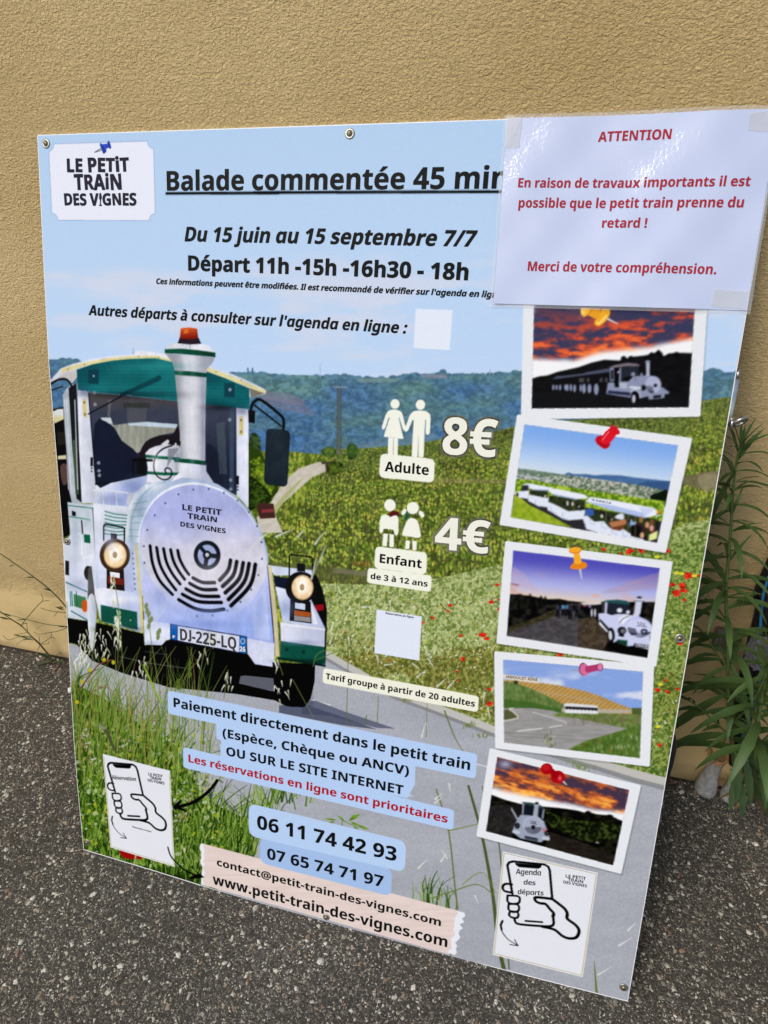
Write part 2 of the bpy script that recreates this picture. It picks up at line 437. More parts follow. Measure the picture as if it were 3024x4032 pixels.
def blob(k, cx, cy, rx, ry, col, alpha=1.):          # soft spot
    (x, y), = px(k, (cx, cy)); s = CR[k][2]; rx, ry = rx/s, ry/s
    cp = canv([(x-2.5*rx, y-2.5*ry), (x+2.5*rx, y-2.5*ry), (x+2.5*rx, y+2.5*ry), (x-2.5*rx, y+2.5*ry)])
    x0, y0 = np.maximum(cp.min(0).astype(int), 0); x1, y1 = np.minimum(cp.max(0).astype(int)+1, [CW, CH])
    if x1 <= x0 or y1 <= y0: return
    a = alpha*np.exp(-(((PX[y0:y1, x0:x1]-x)/rx)**2+((PY[y0:y1, x0:x1]-y)/ry)**2))
    if CLIP[0] is not None: a = a*CLIP[0][y0:y1, x0:x1]
    put(x0, x1, y0, y1, a, col, None)
def f_(k, pts, col, idn=None, **kw): fill(px(k, *pts), col, idn, **kw)
def s_(k, pts, w, col, idn=None, **kw):
    s = CR[k][2]
    if kw.get('w1') is not None: kw['w1'] /= s
    stroke(px(k, *pts), w/s, col, idn, **kw)
def gxy(X, Y, sx, sy): return X/sx, Y/sy

# ids of the printed parts
SKY, HILL, VINE, ROAD, GRASS, LOCO, ROOF, CHIM, GLASS, BOIL, LAMP1, LAMP2, MIRR, PLATE, WHEEL, BEACON, RAIL = range(1, 18)
CARD, PIC, PIN = 20, 30, 40                          # + number of the pinned photograph
LABEL0 = 50                                          # text labels 50..59
ICON1, ICON2, PHONE1, PHONE2, LOGO, TAPE, ARROW1, ARROW2, QR1, QR2, HAND1, HAND2 = range(60, 72)
LOGOPIN = 72; WHEEL2 = 18

# ---- sky
def sky_c(X, Y):
    t = np.clip((Y-450)/1100, 0, 1)
    c = lerp(C(176, 205, 236), C(186, 212, 243), t)
    n = fbm(X/300, Y/75, 5, 1)
    band = sstep(930, 1120, Y)*(1-.25*sstep(1250, 1500, Y))
    cl = sstep(.50, .74, n+.05*vnoise(X/60, Y/30, 3))*band
    return lerp(c, C(206, 213, 232), .75*cl)
fill([(0, 300), (3200, 300), (3200, 1700), (0, 1700)], sky_c, SKY)
for x, y, rx, ry, a in ((230, 1085, 110, 28, .7), (640, 1085, 220, 50, .6), (560, 1215, 260, 35, .45), (700, 1520, 140, 35, .45)): blob('A', x, y, rx, ry, (208, 214, 230), a)
for x, y, rx, ry, a in ((830, 965, 90, 30, .4), (1440, 1010, 110, 25, .35), (330, 1200, 200, 45, .5), (900, 1245, 150, 25, .4), (700, 1610, 220, 30, .5)): blob('B', x, y, rx, ry, (208, 214, 230), a)
# ---- hills
ridge = px('D', (0, 268), (75, 260), (170, 258), (250, 268), (330, 285), (600, 330), (1010, 318), (1150, 345), (1210, 345), (1290, 338), (1380, 345), (1430, 360), (1480, 352), (1660, 355)) + \
    px('F', (480, 228), (560, 226), (610, 222), (650, 238), (760, 240), (870, 240), (960, 232), (1030, 210), (1060, 205), (1100, 222), (1200, 218), (1235, 195), (1262, 215), (1360, 222), (1480, 215), (1659, 218)) + \
    px('H', (75, 497), (150, 490), (230, 480), (600, 470), (1300, 492), (1350, 480), (1380, 470), (1410, 492), (1500, 488), (1600, 488))
def hill_c(X, Y):
    n = fbm(X/17, Y/13, 4, 2, .6); b = fbm(X/230, Y/70, 3, 4); hz = sstep(1560, 1790, Y)
    base = lerp(C(98, 134, 134), C(76, 112, 158), np.clip(.30+1.5*(b-.45)+.40*hz, 0, 1))
    c = lerp(base*.82, base*1.12, sstep(.28, .72, n))
    sh = sstep(.5, .64, fbm(X/120, Y/36, 3, 6))
    return lerp(c, c*.86+C(2, 10, 30), .55*sh)
fill(ridge+[(3100, 2000), (0, 2000)], hill_c, HILL)
for i in range(150):
    j = RS.randint(0, len(ridge)-1); t = RS.rand(); x = ridge[j][0]*(1-t)+ridge[j+1][0]*t; y = ridge[j][1]*(1-t)+ridge[j+1][1]*t
    r = 4+9*RS.rand(); fill([(x+r*1.3*math.cos(a), y+1-r*.7*math.sin(a)) for a in np.linspace(0, 6.28, 9)], tuple(np.array((82, 116, 136))*(.9+.25*RS.rand())), HILL)
for i in range(3000):                                # tree crowns on the slopes, lit tops over darker feet
    X = 160+2840*RS.rand(); top = np.interp(X, [p[0] for p in ridge], [p[1] for p in ridge]); Y = top+12+(1790-top)*RS.rand(); r = 7+8*RS.rand()
    b_ = float(fbm(np.array([X/230.]), np.array([Y/70.]), 3, 4)[0]); c = np.array((96, 132, 128))*(1-b_)+np.array((80, 116, 156))*b_
    stroke([(X-r*.3, Y), (X+r*.3, Y+1)], r, tuple(c*.82), alpha=.4); stroke([(X-r*.25, Y-r*.35), (X+r*.2, Y-r*.35)], r*.6, tuple(np.minimum(c*1.10+3, 255)), alpha=.4)
f_('D', [(1310, 480), (1500, 500), (1600, 540), (1640, 590), (1500, 570), (1400, 540)], (120, 118, 140), sm=4, alpha=.55)
f_('F', [(60, 330), (200, 340), (330, 385), (300, 420), (150, 395), (60, 370)], (124, 122, 142), sm=4, alpha=.6)
f_('F', [(660, 246), (960, 244), (930, 268), (700, 272)], (126, 150, 142), alpha=.6)
f_('F', [(1090, 222), (1250, 218), (1262, 245), (1100, 240)], (142, 140, 150), alpha=.7)
f_('F', [(640, 690), (800, 640), (1180, 600), (1180, 660), (900, 690), (640, 715)], (120, 140, 150), alpha=.35)
for x, y0_, y1_ in ((435, 150, 235), (1540, 185, 222)): s_('F', [(x, y0_), (x, y1_)], 7, (165, 175, 210), alpha=.8)
s_('D', [(568, 195), (568, 232)], 4, (120, 135, 160))
for x in (1248, 1275): s_('D', [(x, 315), (x+2, 350)], 10, (75, 105, 130))
# ---- vineyard
vtop = px('F', (240, 722), (430, 738), (530, 700), (640, 706), (850, 690), (1000, 682), (1180, 650), (1420, 605), (1659, 585)) + px('H', (60, 840), (230, 800), (600, 768), (1180, 725), (1300, 660), (1420, 640), (1600, 632))
def vine_c(X, Y):
    d = np.clip((Y-1650)/620, 0, 1)
    row = fbm(X/15, Y/20, 3, 1, .6); fine = fbm(X/7, Y/8, 3, 5, .65); pat = fbm(X/150, Y/40, 3, 3)
    g = lerp(C(88, 110, 44), C(158, 170, 74), sstep(.34, .64, .5*row+.5*fine))
    g = lerp(g, C(190, 194, 78), .7*sstep(.5, .68, pat)*sstep(.4, .6, fine)*(.4+.6*d))
    dk = sstep(.50, .36, fbm(X/9, Y/30, 3, 7, .6)); g = lerp(g, C(60, 76, 34), .62*dk)
    bnd = sstep(.56, .66, fbm(X/260, Y/26, 3, 6)); g = lerp(g, g*.72+C(14, 12, 8), .6*bnd)
    return lerp(lerp(g, C(104, 112, 74), .35), g, sstep(0, .3, d))
fill(vtop+[(3100, 3000), (200, 3000), (200, 1770)], vine_c, VINE)
clip_poly(vtop+[(3100, 2330), (1000, 2330), (600, 2000), (600, 1770)])
_tx = [p[0] for p in vtop]; _ty = [p[1] for p in vtop]; row = 0; t_ = 0.
while t_ < 640:                                      # rows of vines from the far edge down: shade below, stakes, then leaf dabs catching the light
    r = 4.5+.0125*t_; X = 1040+30*RS.rand(); ph = RS.rand()*9
    while X < 2960:
        Y = float(np.interp(X, _tx, _ty))+4+t_*(1-.10*(X-1900)/1900*(t_ < 300))+r*.5*RS.randn(); X0 = X; X += r*(1.25+.5*RS.rand())
        if Y > 2335 or (1120 < X0 < 1300 and Y < 2120 and X0 < 1290-.62*(Y-1830)): continue
        g = math.sin(X0/170+ph+row*.35)+.6*RS.randn()
        stroke([(X0-r*.4, Y+r*.75), (X0+r*.5, Y+r*.75)], r*1.0, ((52, 66, 30), (66, 78, 38), (84, 80, 58))[RS.randint(3)], alpha=.7)
        if RS.rand() < .55: stroke([(X0, Y-r*1.7), (X0+RS.randn(), Y+r*.6)], 2.0+.12*r, ((62, 66, 46), (84, 82, 64), (48, 56, 36))[RS.randint(3)], alpha=.7)
        if RS.rand() < (.86 if math.sin(Y/19+X0/230)+math.sin(X0/90-Y/31) > -.9 else .5):
            c = ((112, 138, 54), (140, 160, 64), (160, 176, 78), (86, 112, 44))[RS.randint(4)] if g < 1.1 else ((176, 184, 80), (184, 178, 76))[RS.randint(2)]
            if t_ < 90: c = tuple(np.array(c)*.80+np.array((12, 14, 16)))
            stroke([(X0+r*.2*RS.randn(), Y-r*(.5+.6*RS.rand())), (X0+r*.2*RS.randn(), Y+r*.45)], r*.95, c, alpha=.88, w1=r*.7)
            stroke([(X0+r*.35*RS.randn(), Y-r*.6*RS.rand()), (X0+r*.35*RS.randn()+2, Y-r*.3*RS.rand())], r*.42, tuple(np.minimum(np.array(c)*1.18+8, 255)), alpha=.8)
    t_ += r*1.45; row += 1
for i in range(1500):
    X = 1060+1880*RS.rand(); top = float(np.interp(X, _tx, _ty)); Y = top+8+(2325-top)*RS.rand(); h = 14+.055*(Y-top)*(.6+.8*RS.rand())
    if 1040 < X < 1300 and X < 1290-.62*(Y-1830): continue
    stroke([(X, Y-h), (X+1.5*RS.randn(), Y+8)], 2.6+1.6*RS.rand(), ((62, 66, 44), (50, 58, 36), (96, 94, 76))[RS.randint(3)], alpha=.6)
clip_poly(None)
f_('F', [(880, 890), (1659, 905), (1659, 935), (1100, 925)], (140, 128, 96), alpha=.45)
f_('F', [(100, 1440), (480, 1470), (760, 1520), (1250, 1540), (1250, 1600), (560, 1580), (100, 1500)], (88, 92, 60), alpha=.7)
f_('F', [(520, 1478), (860, 1515), (860, 1545), (520, 1512)], (120, 116, 100), alpha=.7)
f_('W', [(430, 1070), (720, 1020), (700, 1150), (560, 1180), (420, 1130)], (112, 104, 84), alpha=.75, sm=4)
f_('W', [(540, 1075), (700, 1040), (690, 1190), (600, 1200)], (160, 148, 128), alpha=.5, sm=4)
# path, trees, tower
f_('F', [(430, 788), (478, 800), (470, 850), (380, 890), (300, 960), (190, 1060), (140, 1130), (190, 1250), (40, 1250), (20, 1150), (90, 1100), (150, 985), (240, 880), (300, 830)], lambda X, Y: lerp(C(176, 172, 158), C(212, 206, 196), fbm(X/20, Y/9, 3, 2)), VINE)
f_('F', [(90, 1130), (200, 1000), (300, 905), (330, 890), (250, 985), (170, 1090), (130, 1160)], (150, 158, 84), alpha=.55)
def tree(k, pts, c0, c1, n, r, seed=0):
    f_(k, pts, tuple(np.array(c0)*.8), VINE, sm=4); clip = np.array(pts, float); s = CR[k][2]
    for i in range(n):
        w = RS.dirichlet(np.ones(len(pts))*.6); x, y = w@clip
        t = RS.rand(); f_(k, [(x+r*(.6+.6*RS.rand())*math.cos(a), y+r*(.5+.5*RS.rand())*math.sin(a)) for a in np.linspace(0, 6.28, 8)], tuple(np.array(c0)*(1-t)+np.array(c1)*t), VINE, alpha=.8)
tree('D', [(1250, 800), (1270, 700), (1310, 715), (1325, 800), (1300, 830)], (48, 66, 40), (80, 105, 60), 60, 12)
tree('D', [(1245, 800), (1310, 800), (1350, 860), (1400, 980), (1430, 1030), (1390, 1080), (1300, 1130), (1245, 1140)], (60, 84, 28), (150, 170, 50), 320, 11)
tree('D', [(1250, 960), (1330, 1000), (1390, 1090), (1300, 1140), (1250, 1140)], (38, 56, 20), (80, 104, 36), 120, 9)
tree('F', [(440, 720), (470, 695), (520, 695), (540, 740), (480, 760)], (66, 92, 46), (110, 132, 66), 60, 12)
tree('F', [(610, 700), (640, 670), (680, 700), (670, 760), (620, 770)], (50, 78, 40), (90, 116, 56), 60, 12)
tree('F', [(470, 800), (560, 790), (590, 830), (540, 870), (490, 870)], (52, 66, 30), (104, 124, 50), 70, 12)
f_('D', [(1300, 1140), (1320, 1110), (1400, 1115), (1412, 1200), (1320, 1205)], (70, 46, 42), VINE)
f_('D', [(1330, 1150), (1400, 1145), (1400, 1165), (1330, 1170)], (128, 60, 66), VINE)
s_('F', [(450, 795), (488, 797)], 16, (70, 66, 56)); s_('F', [(474, 800), (474, 870)], 8, (84, 76, 64))
s_('F', [(560, 305), (556, 500), (553, 730)], 17, (104, 110, 106), alpha=.75, w1=26)
for i in range(22):
    y = 315+18.5*i; w = 8+6*i/22; s_('F', [(558-w, y), (558+w, y+15)], 3, (66, 72, 70)); s_('F', [(558+w, y), (558-w, y+15)], 3, (80, 86, 84))
s_('F', [(515, 300), (612, 303)], 6, (140, 152, 160)); s_('F', [(548, 308), (545, 720)], 4, (70, 76, 74)); s_('F', [(570, 308), (570, 720)], 4, (70, 76, 74))
# ---- meadow with poppies, right side
def mead_c(X, Y):
    n = fbm(X/9, Y/9, 4, 2, .68); b = fbm(X/140, Y/90, 3, 5)
    c = lerp(C(100, 120, 62), C(182, 192, 136), sstep(.3, .7, n))
    c = lerp(c, lerp(C(86, 88, 44), C(150, 150, 84), sstep(.3, .7, n)), sstep(.45, .62, b)*sstep(2450, 2600, Y))
    dk = sstep(2050, 2250, X)*sstep(2050, 2200, Y)
    return lerp(c, lerp(C(60, 88, 36), C(140, 160, 80), sstep(.3, .7, n)), .65*dk)
mead = px('F', (430, 1580), (700, 1590), (1100, 1560), (1250, 1540), (1500, 1480), (1659, 1450)) + px('W', (300, 1560), (420, 1480), (700, 1440)) + [(3100, 1980), (3000, 3000), (2650, 3300)] + px('G', (1420, 1050), (1100, 925), (760, 800), (560, 690), (300, 545), (300, 200), (260, 60))
fill(mead, mead_c, GRASS)
clip_poly(mead)
def blade(X, Y, L, lean, w, c, a=1., cv=0., idn=None):
    p = [(X, Y), (X+lean*.35*L, Y-.5*L), (X+lean*L+cv*L, Y-L*(1-abs(cv)*.4))]
    stroke(open_smooth(p, 3), w, c, idn, a, w1=w*.25)
for i in range(4200):
    X = 1200+1700*RS.rand(); Y = 2270+750*RS.rand(); L = 14+26*RS.rand()
    dk = X > 2550 or Y > 2600
    pal = ((120, 140, 64), (86, 112, 40), (64, 92, 34), (150, 160, 92), (168, 170, 104)) if dk else ((176, 188, 124), (196, 204, 152), (150, 168, 90), (122, 144, 66), (208, 212, 170))
    blade(X, Y, L, .5*RS.randn(), 3+2*RS.rand(), pal[RS.randint(5)], .75, .2*RS.randn())
for i in range(1900):
    X = 1250+1650*RS.rand(); Y = 2330+620*RS.rand(); r = 2+5*RS.rand()
    c = ((226, 230, 210), (200, 190, 60), (140, 100, 90), (236, 238, 226), (210, 214, 150), (50, 70, 28))[RS.randint(6)]
    stroke([(X, Y), (X+4*RS.rand()+1, Y+3*RS.randn())], r, c, alpha=.7)
def poppy(k, x, y, r):
    for i in range(5):
        a = RS.rand()*6.28; q = r*.5
        ell(k, x+q*math.cos(a), y+.6*q*math.sin(a), r*(.5+.3*RS.rand()), r*(.35+.25*RS.rand()), ((204, 44, 34), (222, 66, 44), (176, 30, 28))[i % 3])
    ell(k, x, y+r*.1, r*.2, r*.15, (70, 24, 22))
for x, y, r in ((1118, 232, 14), (1103, 268, 11), (1000, 312, 13), (940, 345, 9), (1185, 428, 12), (1327, 425, 22), (1352, 447, 16), (1200, 582, 17), (1160, 662, 9), (1163, 720, 9), (1372, 778, 13), (1372, 873, 18), (1384, 210, 15), (1420, 96, 10), (1432, 195, 9), (1428, 260, 10), (1168, 958, 7), (712, 590, 8), (430, 405, 7)): poppy('G', x, y, r)
for x, y, r in ((780, 85, 20), (870, 105, 14), (785, 60, 14), (1025, 120, 24), (1088, 112, 22), (970, 130, 10), (1245, 115, 18), (1370, 262, 26), (1272, 318, 18), (1330, 322, 22), (1300, 365, 24), (1343, 350, 20), (1345, 405, 12), (1432, 262, 12), (610, 728, 18), (1320, 660, 18), (1190, 935, 16), (1243, 950, 15), (1308, 932, 12), (1200, 1265, 15), (1236, 880, 10), (200, 418, 13), (238, 314, 12), (152, 612, 17), (175, 632, 13), (22, 615, 9), (36, 755, 14), (192, 932, 10), (196, 1018, 16)): poppy('I', x, y, r)
for x, y in ((1185, 150), (1330, 250), (1405, 262), (1300, 245), (1190, 1155), (1205, 905)): ell('I', x, y, 16, 9, (206, 206, 60))
clip_poly(None)
f_('F', [(640, 1440), (760, 1430), (770, 1470), (650, 1470)], (150, 80, 50), alpha=.3)
# ---- road
def road_c(X, Y):
    n = fbm(X/5, Y/5, 2, 3); b = fbm(X/220, Y/60, 3, 1)
    return lerp(C(146, 150, 160), C(182, 186, 196), .55*n+.45*b)
roadp = px('G', (300, 545), (560, 690), (760, 800), (1100, 925), (1420, 1050)) + px('I', (830, 1370), (1240, 1490)) + [(2700, 3200), (2600, 4000), (1700, 4000), (300, 3700), (200, 2500)] + px('E', (90, 955), (160, 975), (260, 1050), (700, 1100), (1300, 1100), (1570, 1080))
fill(roadp, road_c, ROAD)
kerb = px('G', (300, 540), (560, 690), (760, 800), (1100, 925), (1420, 1050)) + px('I', (600, 1305), (830, 1370), (1050, 1440), (1240, 1490))
stroke(kerb, 26, (186, 186, 182), ROAD, w1=44); stroke([(x-4, y+20) for x, y in kerb], 12, (128, 130, 132), ROAD, w1=22, alpha=.8)
for x, y in ((1240, 1020), (1330, 1085), (620, 700), (830, 850)):
    for i in range(14): blade(*px('G', (x+26*RS.randn(), y+8*RS.randn()))[0], 14, RS.randn()*.6, 4, ((120, 132, 70), (96, 112, 48))[i % 2], .8, 0, ROAD)
for x, y in ((700, 1390), (760, 1405), (950, 1350)):
    for i in range(12): blade(*px('I', (x+26*RS.randn(), y+8*RS.randn()))[0], 16, RS.randn()*.6, 4, (110, 128, 60), .8, 0, ROAD)
s_('E', [(1560, 1300), (1659, 1330)], 10, (208, 212, 220)); s_('G', [(1290, 1265), (1440, 1310)], 12, (206, 210, 218), alpha=.8)
f_('G', [(150, 860), (240, 850), (420, 920), (760, 1035), (640, 1030), (330, 950), (150, 940)], (84, 90, 112), alpha=.8)
f_('G', [(0, 880), (180, 880), (420, 960), (640, 1040), (400, 1010), (0, 930)], (70, 76, 98), alpha=.8)
# ---------------------------------------------------------------- the printed locomotive
BLK = (13, 14, 18); WHT = (214, 221, 238)
f_('E', [(60, 815), (105, 812), (300, 845), (553, 905), (560, 975), (715, 940), (1165, 1025), (1325, 1095), (1560, 1090), (1555, 1230), (1500, 1342), (1400, 1335), (1330, 1300), (1100, 1262), (700, 1222), (420, 1135), (250, 1065), (155, 965), (90, 955)], BLK, ROAD)
f_('E', [(1130, 1150), (1325, 1170), (1330, 1250), (1120, 1200)], (120, 124, 136), ROAD, alpha=.75)
f_('E', [(1100, 1090), (1280, 1130), (1275, 1165), (1180, 1150), (1100, 1160)], BLK, ROAD)
s_('E', [(415, 1040), (560, 1075), (800, 1110)], 8, (60, 62, 64)); s_('E', [(560, 1010), (700, 1030)], 7, (48, 50, 54))
# trailers glimpsed behind the cab, left edge
f_('D', [(55, 560), (165, 540), (215, 1110), (190, 1300), (120, 1330), (60, 700)], (16, 17, 20), LOCO)
f_('D', [(80, 575), (120, 555), (158, 552), (158, 610), (98, 625)], (214, 216, 214), LOCO); f_('D', [(98, 600), (158, 590), (160, 612), (100, 640)], (214, 208, 160), LOCO)
f_('D', [(118, 690), (162, 690), (166, 760), (122, 770)], (44, 40, 38), LOCO); f_('D', [(120, 832), (170, 826), (172, 850), (122, 852)], (200, 196, 160), LOCO)
f_('D', [(135, 900), (160, 875), (178, 900), (180, 985), (150, 1000)], (88, 68, 64), LOCO, sm=3)
# cab side and door frame
f_('D', [(150, 470), (175, 430), (205, 410), (238, 400), (272, 1112), (205, 1112), (188, 1035), (160, 560)], (176, 186, 196), LOCO)
f_('D', [(185, 430), (232, 400), (262, 1108), (232, 1085), (205, 760)], (30, 34, 38), LOCO)
f_('D', [(208, 740), (226, 735), (246, 1060), (226, 1060)], (66, 84, 62), LOCO)
for x0, x1 in ((158, 185), (172, 200), (222, 240)): s_('D', [(x0, 500), (x1, 1030)], 6, (206, 214, 222), LOCO)
s_('D', [(150, 495), (190, 1030)], 5, (110, 118, 126), LOCO)
# roof
f_('D', [(70, 392), (140, 312), (200, 290), (300, 262), (420, 243), (570, 230), (592, 210), (650, 212), (770, 232), (900, 270), (1020, 298), (1150, 345), (1250, 388), (1340, 432), (1357, 448), (1352, 466), (1262, 487), (1250, 470), (800, 300), (240, 320), (150, 372), (100, 395)], cgrad('D', (600, 210), (226, 230, 240), (600, 330), (206, 212, 224)), ROOF)
f_('D', [(88, 398), (150, 345), (236, 318), (240, 360), (205, 402), (170, 372), (120, 392)], (196, 196, 196), ROOF)
f_('D', [(1258, 430), (1350, 462), (1265, 487)], (120, 116, 108), ROOF)
f_('D', [(140, 318), (200, 300), (300, 275), (420, 253), (560, 240), (700, 238), (800, 262), (1000, 306), (1120, 350), (1220, 390), (1310, 430), (1355, 448), (1350, 462), (1300, 446), (1220, 412), (1120, 372), (1000, 328), (800, 284), (700, 256), (560, 258), (420, 272), (300, 294), (200, 322), (145, 340)], (218, 210, 152), ROOF)
f_('D', [(233, 320), (330, 288), (450, 266), (560, 256), (700, 252), (800, 275), (1000, 330), (1120, 374), (1257, 432), (1257, 557), (1100, 542), (820, 505), (520, 470), (310, 452), (240, 442)],
   lambda X, Y: lerp(lerp(C(34, 122, 124), C(16, 84, 92), sstep(.35, .62, fbm(X/170, Y/120, 2, 2))), C(14, 70, 80), .25*(np.sin(Y/2.2)*.5+.5)), ROOF)
for x, y in ((302, 322), (1108, 402)): f_('D', [(x, y), (x+62, y-4), (x+62, y+84), (x, y+82)], (16, 60, 72), ROOF, alpha=.85); ell('D', x+32, y+36, 6, 6, (150, 180, 190))
s_('D', [(500, 470), (640, 410), (722, 370)], 20, (14, 62, 72), ROOF, alpha=.8, w1=26)
for x, y in ((180, 318), (280, 290), (600, 243), (1060, 335), (1210, 384), (720, 250)): ell('D', x, y, 4, 4, (120, 110, 80))
# pillars, windscreen
f_('D', [(240, 442), (312, 452), (348, 1000), (345, 1040), (335, 1112), (266, 1112), (248, 800)], cgrad('D', (240, 700), (228, 232, 244), (345, 700), (190, 198, 216)), LOCO)
f_('D', [(1180, 548), (1252, 557), (1252, 1142), (1182, 1065)], cgrad('D', (1180, 700), (206, 214, 236), (1250, 700), (226, 230, 244)), LOCO)
f_('D', [(266, 493), (288, 495), (294, 603), (272, 601)], (206, 192, 130), LOCO); f_('D', [(1196, 597), (1221, 600), (1221, 713), (1196, 710)], (204, 192, 132), LOCO)
for x, y in ((278, 515), (282, 585), (1208, 620), (1208, 690)): ell('D', x, y, 6, 8, (110, 104, 86))
f_('D', [(345, 1000), (450, 985), (640, 945), (720, 960), (700, 975), (640, 1000), (560, 1060), (535, 1140), (335, 1112)], cgrad('D', (400, 1000), (220, 226, 242), (480, 1110), (156, 172, 218)), LOCO)
f_('D', [(304, 455), (520, 474), (820, 507), (1180, 546), (1182, 1066), (1120, 1034), (1000, 965), (850, 950), (640, 945), (540, 962), (450, 985), (400, 998), (345, 1000)],
   lambda X, Y: lerp(lerp(C(84, 78, 80), C(62, 68, 84), sstep(1560, 1640, Y)), C(38, 44, 62), sstep(1640, 1860, Y)), GLASS)
f_('D', [(515, 520), (668, 520), (668, 545), (650, 545), (640, 640), (535, 640), (530, 545), (515, 545)], (88, 90, 96), GLASS, alpha=.7); f_('D', [(510, 518), (670, 518), (670, 548), (510, 546)], (48, 54, 48), GLASS, alpha=.7)
f_('D', [(420, 500), (440, 500), (430, 600), (415, 600)], (120, 118, 120), GLASS, alpha=.6)
f_('D', [(375, 605), (435, 605), (450, 650), (530, 640), (650, 630), (830, 645), (830, 690), (720, 710), (650, 790), (592, 815), (500, 740), (455, 660), (400, 640)], lambda X, Y: lerp(C(120, 124, 118), C(168, 172, 158), fbm(X/8, Y/60, 3, 2)), GLASS)
f_('D', [(375, 605), (435, 605), (445, 640), (400, 640)], (196, 208, 214), GLASS); f_('D', [(540, 638), (650, 630), (830, 645), (828, 668), (540, 650)], (186, 204, 218), GLASS)
f_('D', [(340, 640), (440, 650), (500, 740), (592, 818), (590, 940), (450, 985), (347, 998)], (30, 36, 54), GLASS, sm=3)
f_('D', [(600, 840), (640, 750), (720, 712), (800, 705), (835, 660), (850, 870), (640, 860)], (36, 32, 38), GLASS, sm=3)
f_('D', [(1000, 770), (1040, 775), (1090, 850), (1100, 1020), (1000, 960)], (34, 40, 56), GLASS, sm=3)
f_('D', [(1060, 640), (1110, 630), (1125, 940), (1080, 940)], (96, 110, 116), GLASS, alpha=.4); f_('D', [(1140, 548), (1165, 550), (1165, 1040), (1140, 1030)], (70, 84, 104), GLASS, alpha=.7)
s_('D', [(303, 458), (347, 1002)], 7, (24, 28, 34), GLASS); s_('D', [(302, 584), (500, 478)], 6, (22, 24, 28), GLASS); s_('D', [(345, 998), (450, 985), (640, 945)], 7, (24, 28, 34), GLASS)
for x, y in ((342, 527), (338, 458), (363, 873), (365, 920), (368, 947), (1142, 440), (1140, 618), (1146, 975), (1146, 1030)): ell('D', x, y, 9, 9, (176, 182, 192)); ell('D', x, y, 5, 5, (90, 96, 110))
for x, y in ((322, 865), (1188, 975)): f_('D', [(x-7, y-25), (x+7, y-25), (x+7, y+28), (x-7, y+28)], BLK, LOCO); ell('D', x, y+40, 5, 5, BLK); ell('D', x, y+58, 5, 5, BLK)
# boiler
f_('D', [(535, 1140), (560, 1060), (640, 1000), (720, 975), (860, 958), (960, 962), (1070, 1000), (1165, 1060), (1255, 1150), (1335, 1290), (1370, 1420), (1365, 1560), (1310, 1690), (1180, 1760), (980, 1810), (760, 1770), (620, 1660), (545, 1500), (520, 1330)], cgrad('D', (520, 1200), (206, 222, 228), (700, 1200), (166, 184, 214)), BOIL)
s_('D', [(560, 1330), (556, 1230), (590, 1120), (660, 1030), (760, 985)], 5, (130, 160, 170), sm=4); s_('D', [(535, 1300), (540, 1180), (580, 1080), (650, 1010)], 22, (226, 232, 240), sm=4, alpha=.8)
for i in range(7): s_('D', [(535+i*5, 1345-38*i), (600+i*9, 1352-42*i)], 4, (90, 150, 140), alpha=.7)
disc_pts = px('E', (850, 22), (980, 48), (1095, 112), (1190, 220), (1253, 340), (1283, 470), (1270, 590), (1212, 700), (1110, 785), (965, 826), (820, 795), (700, 715), (605, 590), (550, 470), (528, 350), (555, 225), (625, 115), (725, 48))
fill(closed_smooth([(x-3, y-9) for x, y in disc_pts], 5), (228, 234, 244), BOIL)
def disc_c(X, Y):
    t = (Y-1920)/560
    c = lerp(C(170, 178, 226), C(206, 208, 226), sstep(.15, .5, t)); c = lerp(c, C(166, 184, 240), sstep(.62, .98, t))
    r = np.hypot((X-880)/250, (Y-2230)/230); return lerp(C(216, 212, 226), c, np.clip(r, 0, 1)*.55+.45)
fill(closed_smooth(disc_pts, 5), disc_c, BOIL)
for i in range(24):
    a = 2*math.pi*i/24+.1; ell('E', 906+352*math.cos(a), 424+378*math.sin(a), 5, 6, (46, 60, 90))
for p in ([(593, 385), (608, 490), (650, 590), (725, 672)], [(632, 395), (650, 490), (690, 570), (745, 645)], [(673, 402), (690, 480), (725, 550), (770, 610)], [(715, 408), (730, 470), (760, 530), (797, 582)], [(757, 412), (768, 460), (795, 515), (822, 553)],
          [(848, 575), (905, 601), (975, 602)], [(828, 607), (900, 642), (985, 643)], [(806, 640), (890, 680), (1000, 684)], [(785, 672), (880, 715), (1015, 720)], [(763, 704), (860, 756), (950, 770), (1030, 760)],
          [(1070, 470), (1055, 530), (1005, 588)], [(1107, 478), (1085, 560), (1022, 625)], [(1145, 485), (1120, 580), (1038, 663)], [(1180, 490), (1150, 600), (1057, 703)], [(1217, 495), (1185, 620), (1072, 740)]):
    s_('E', p, 21, (12, 13, 17), BOIL, sm=5)
ell('E', 931, 440, 80, 87, (20, 28, 34), BOIL); ell('E', 931, 440, 56, 62, (156, 168, 210), BOIL)
for a in (-2.3, 0.1, 1.75): s_('E', [(931, 440), (931+62*math.cos(a), 440+68*math.sin(a))], 26, (20, 28, 34), BOIL)
ell('E', 931, 440, 26, 28, (22, 30, 36), BOIL); ell('E', 931, 438, 11, 12, (200, 204, 214), BOIL)
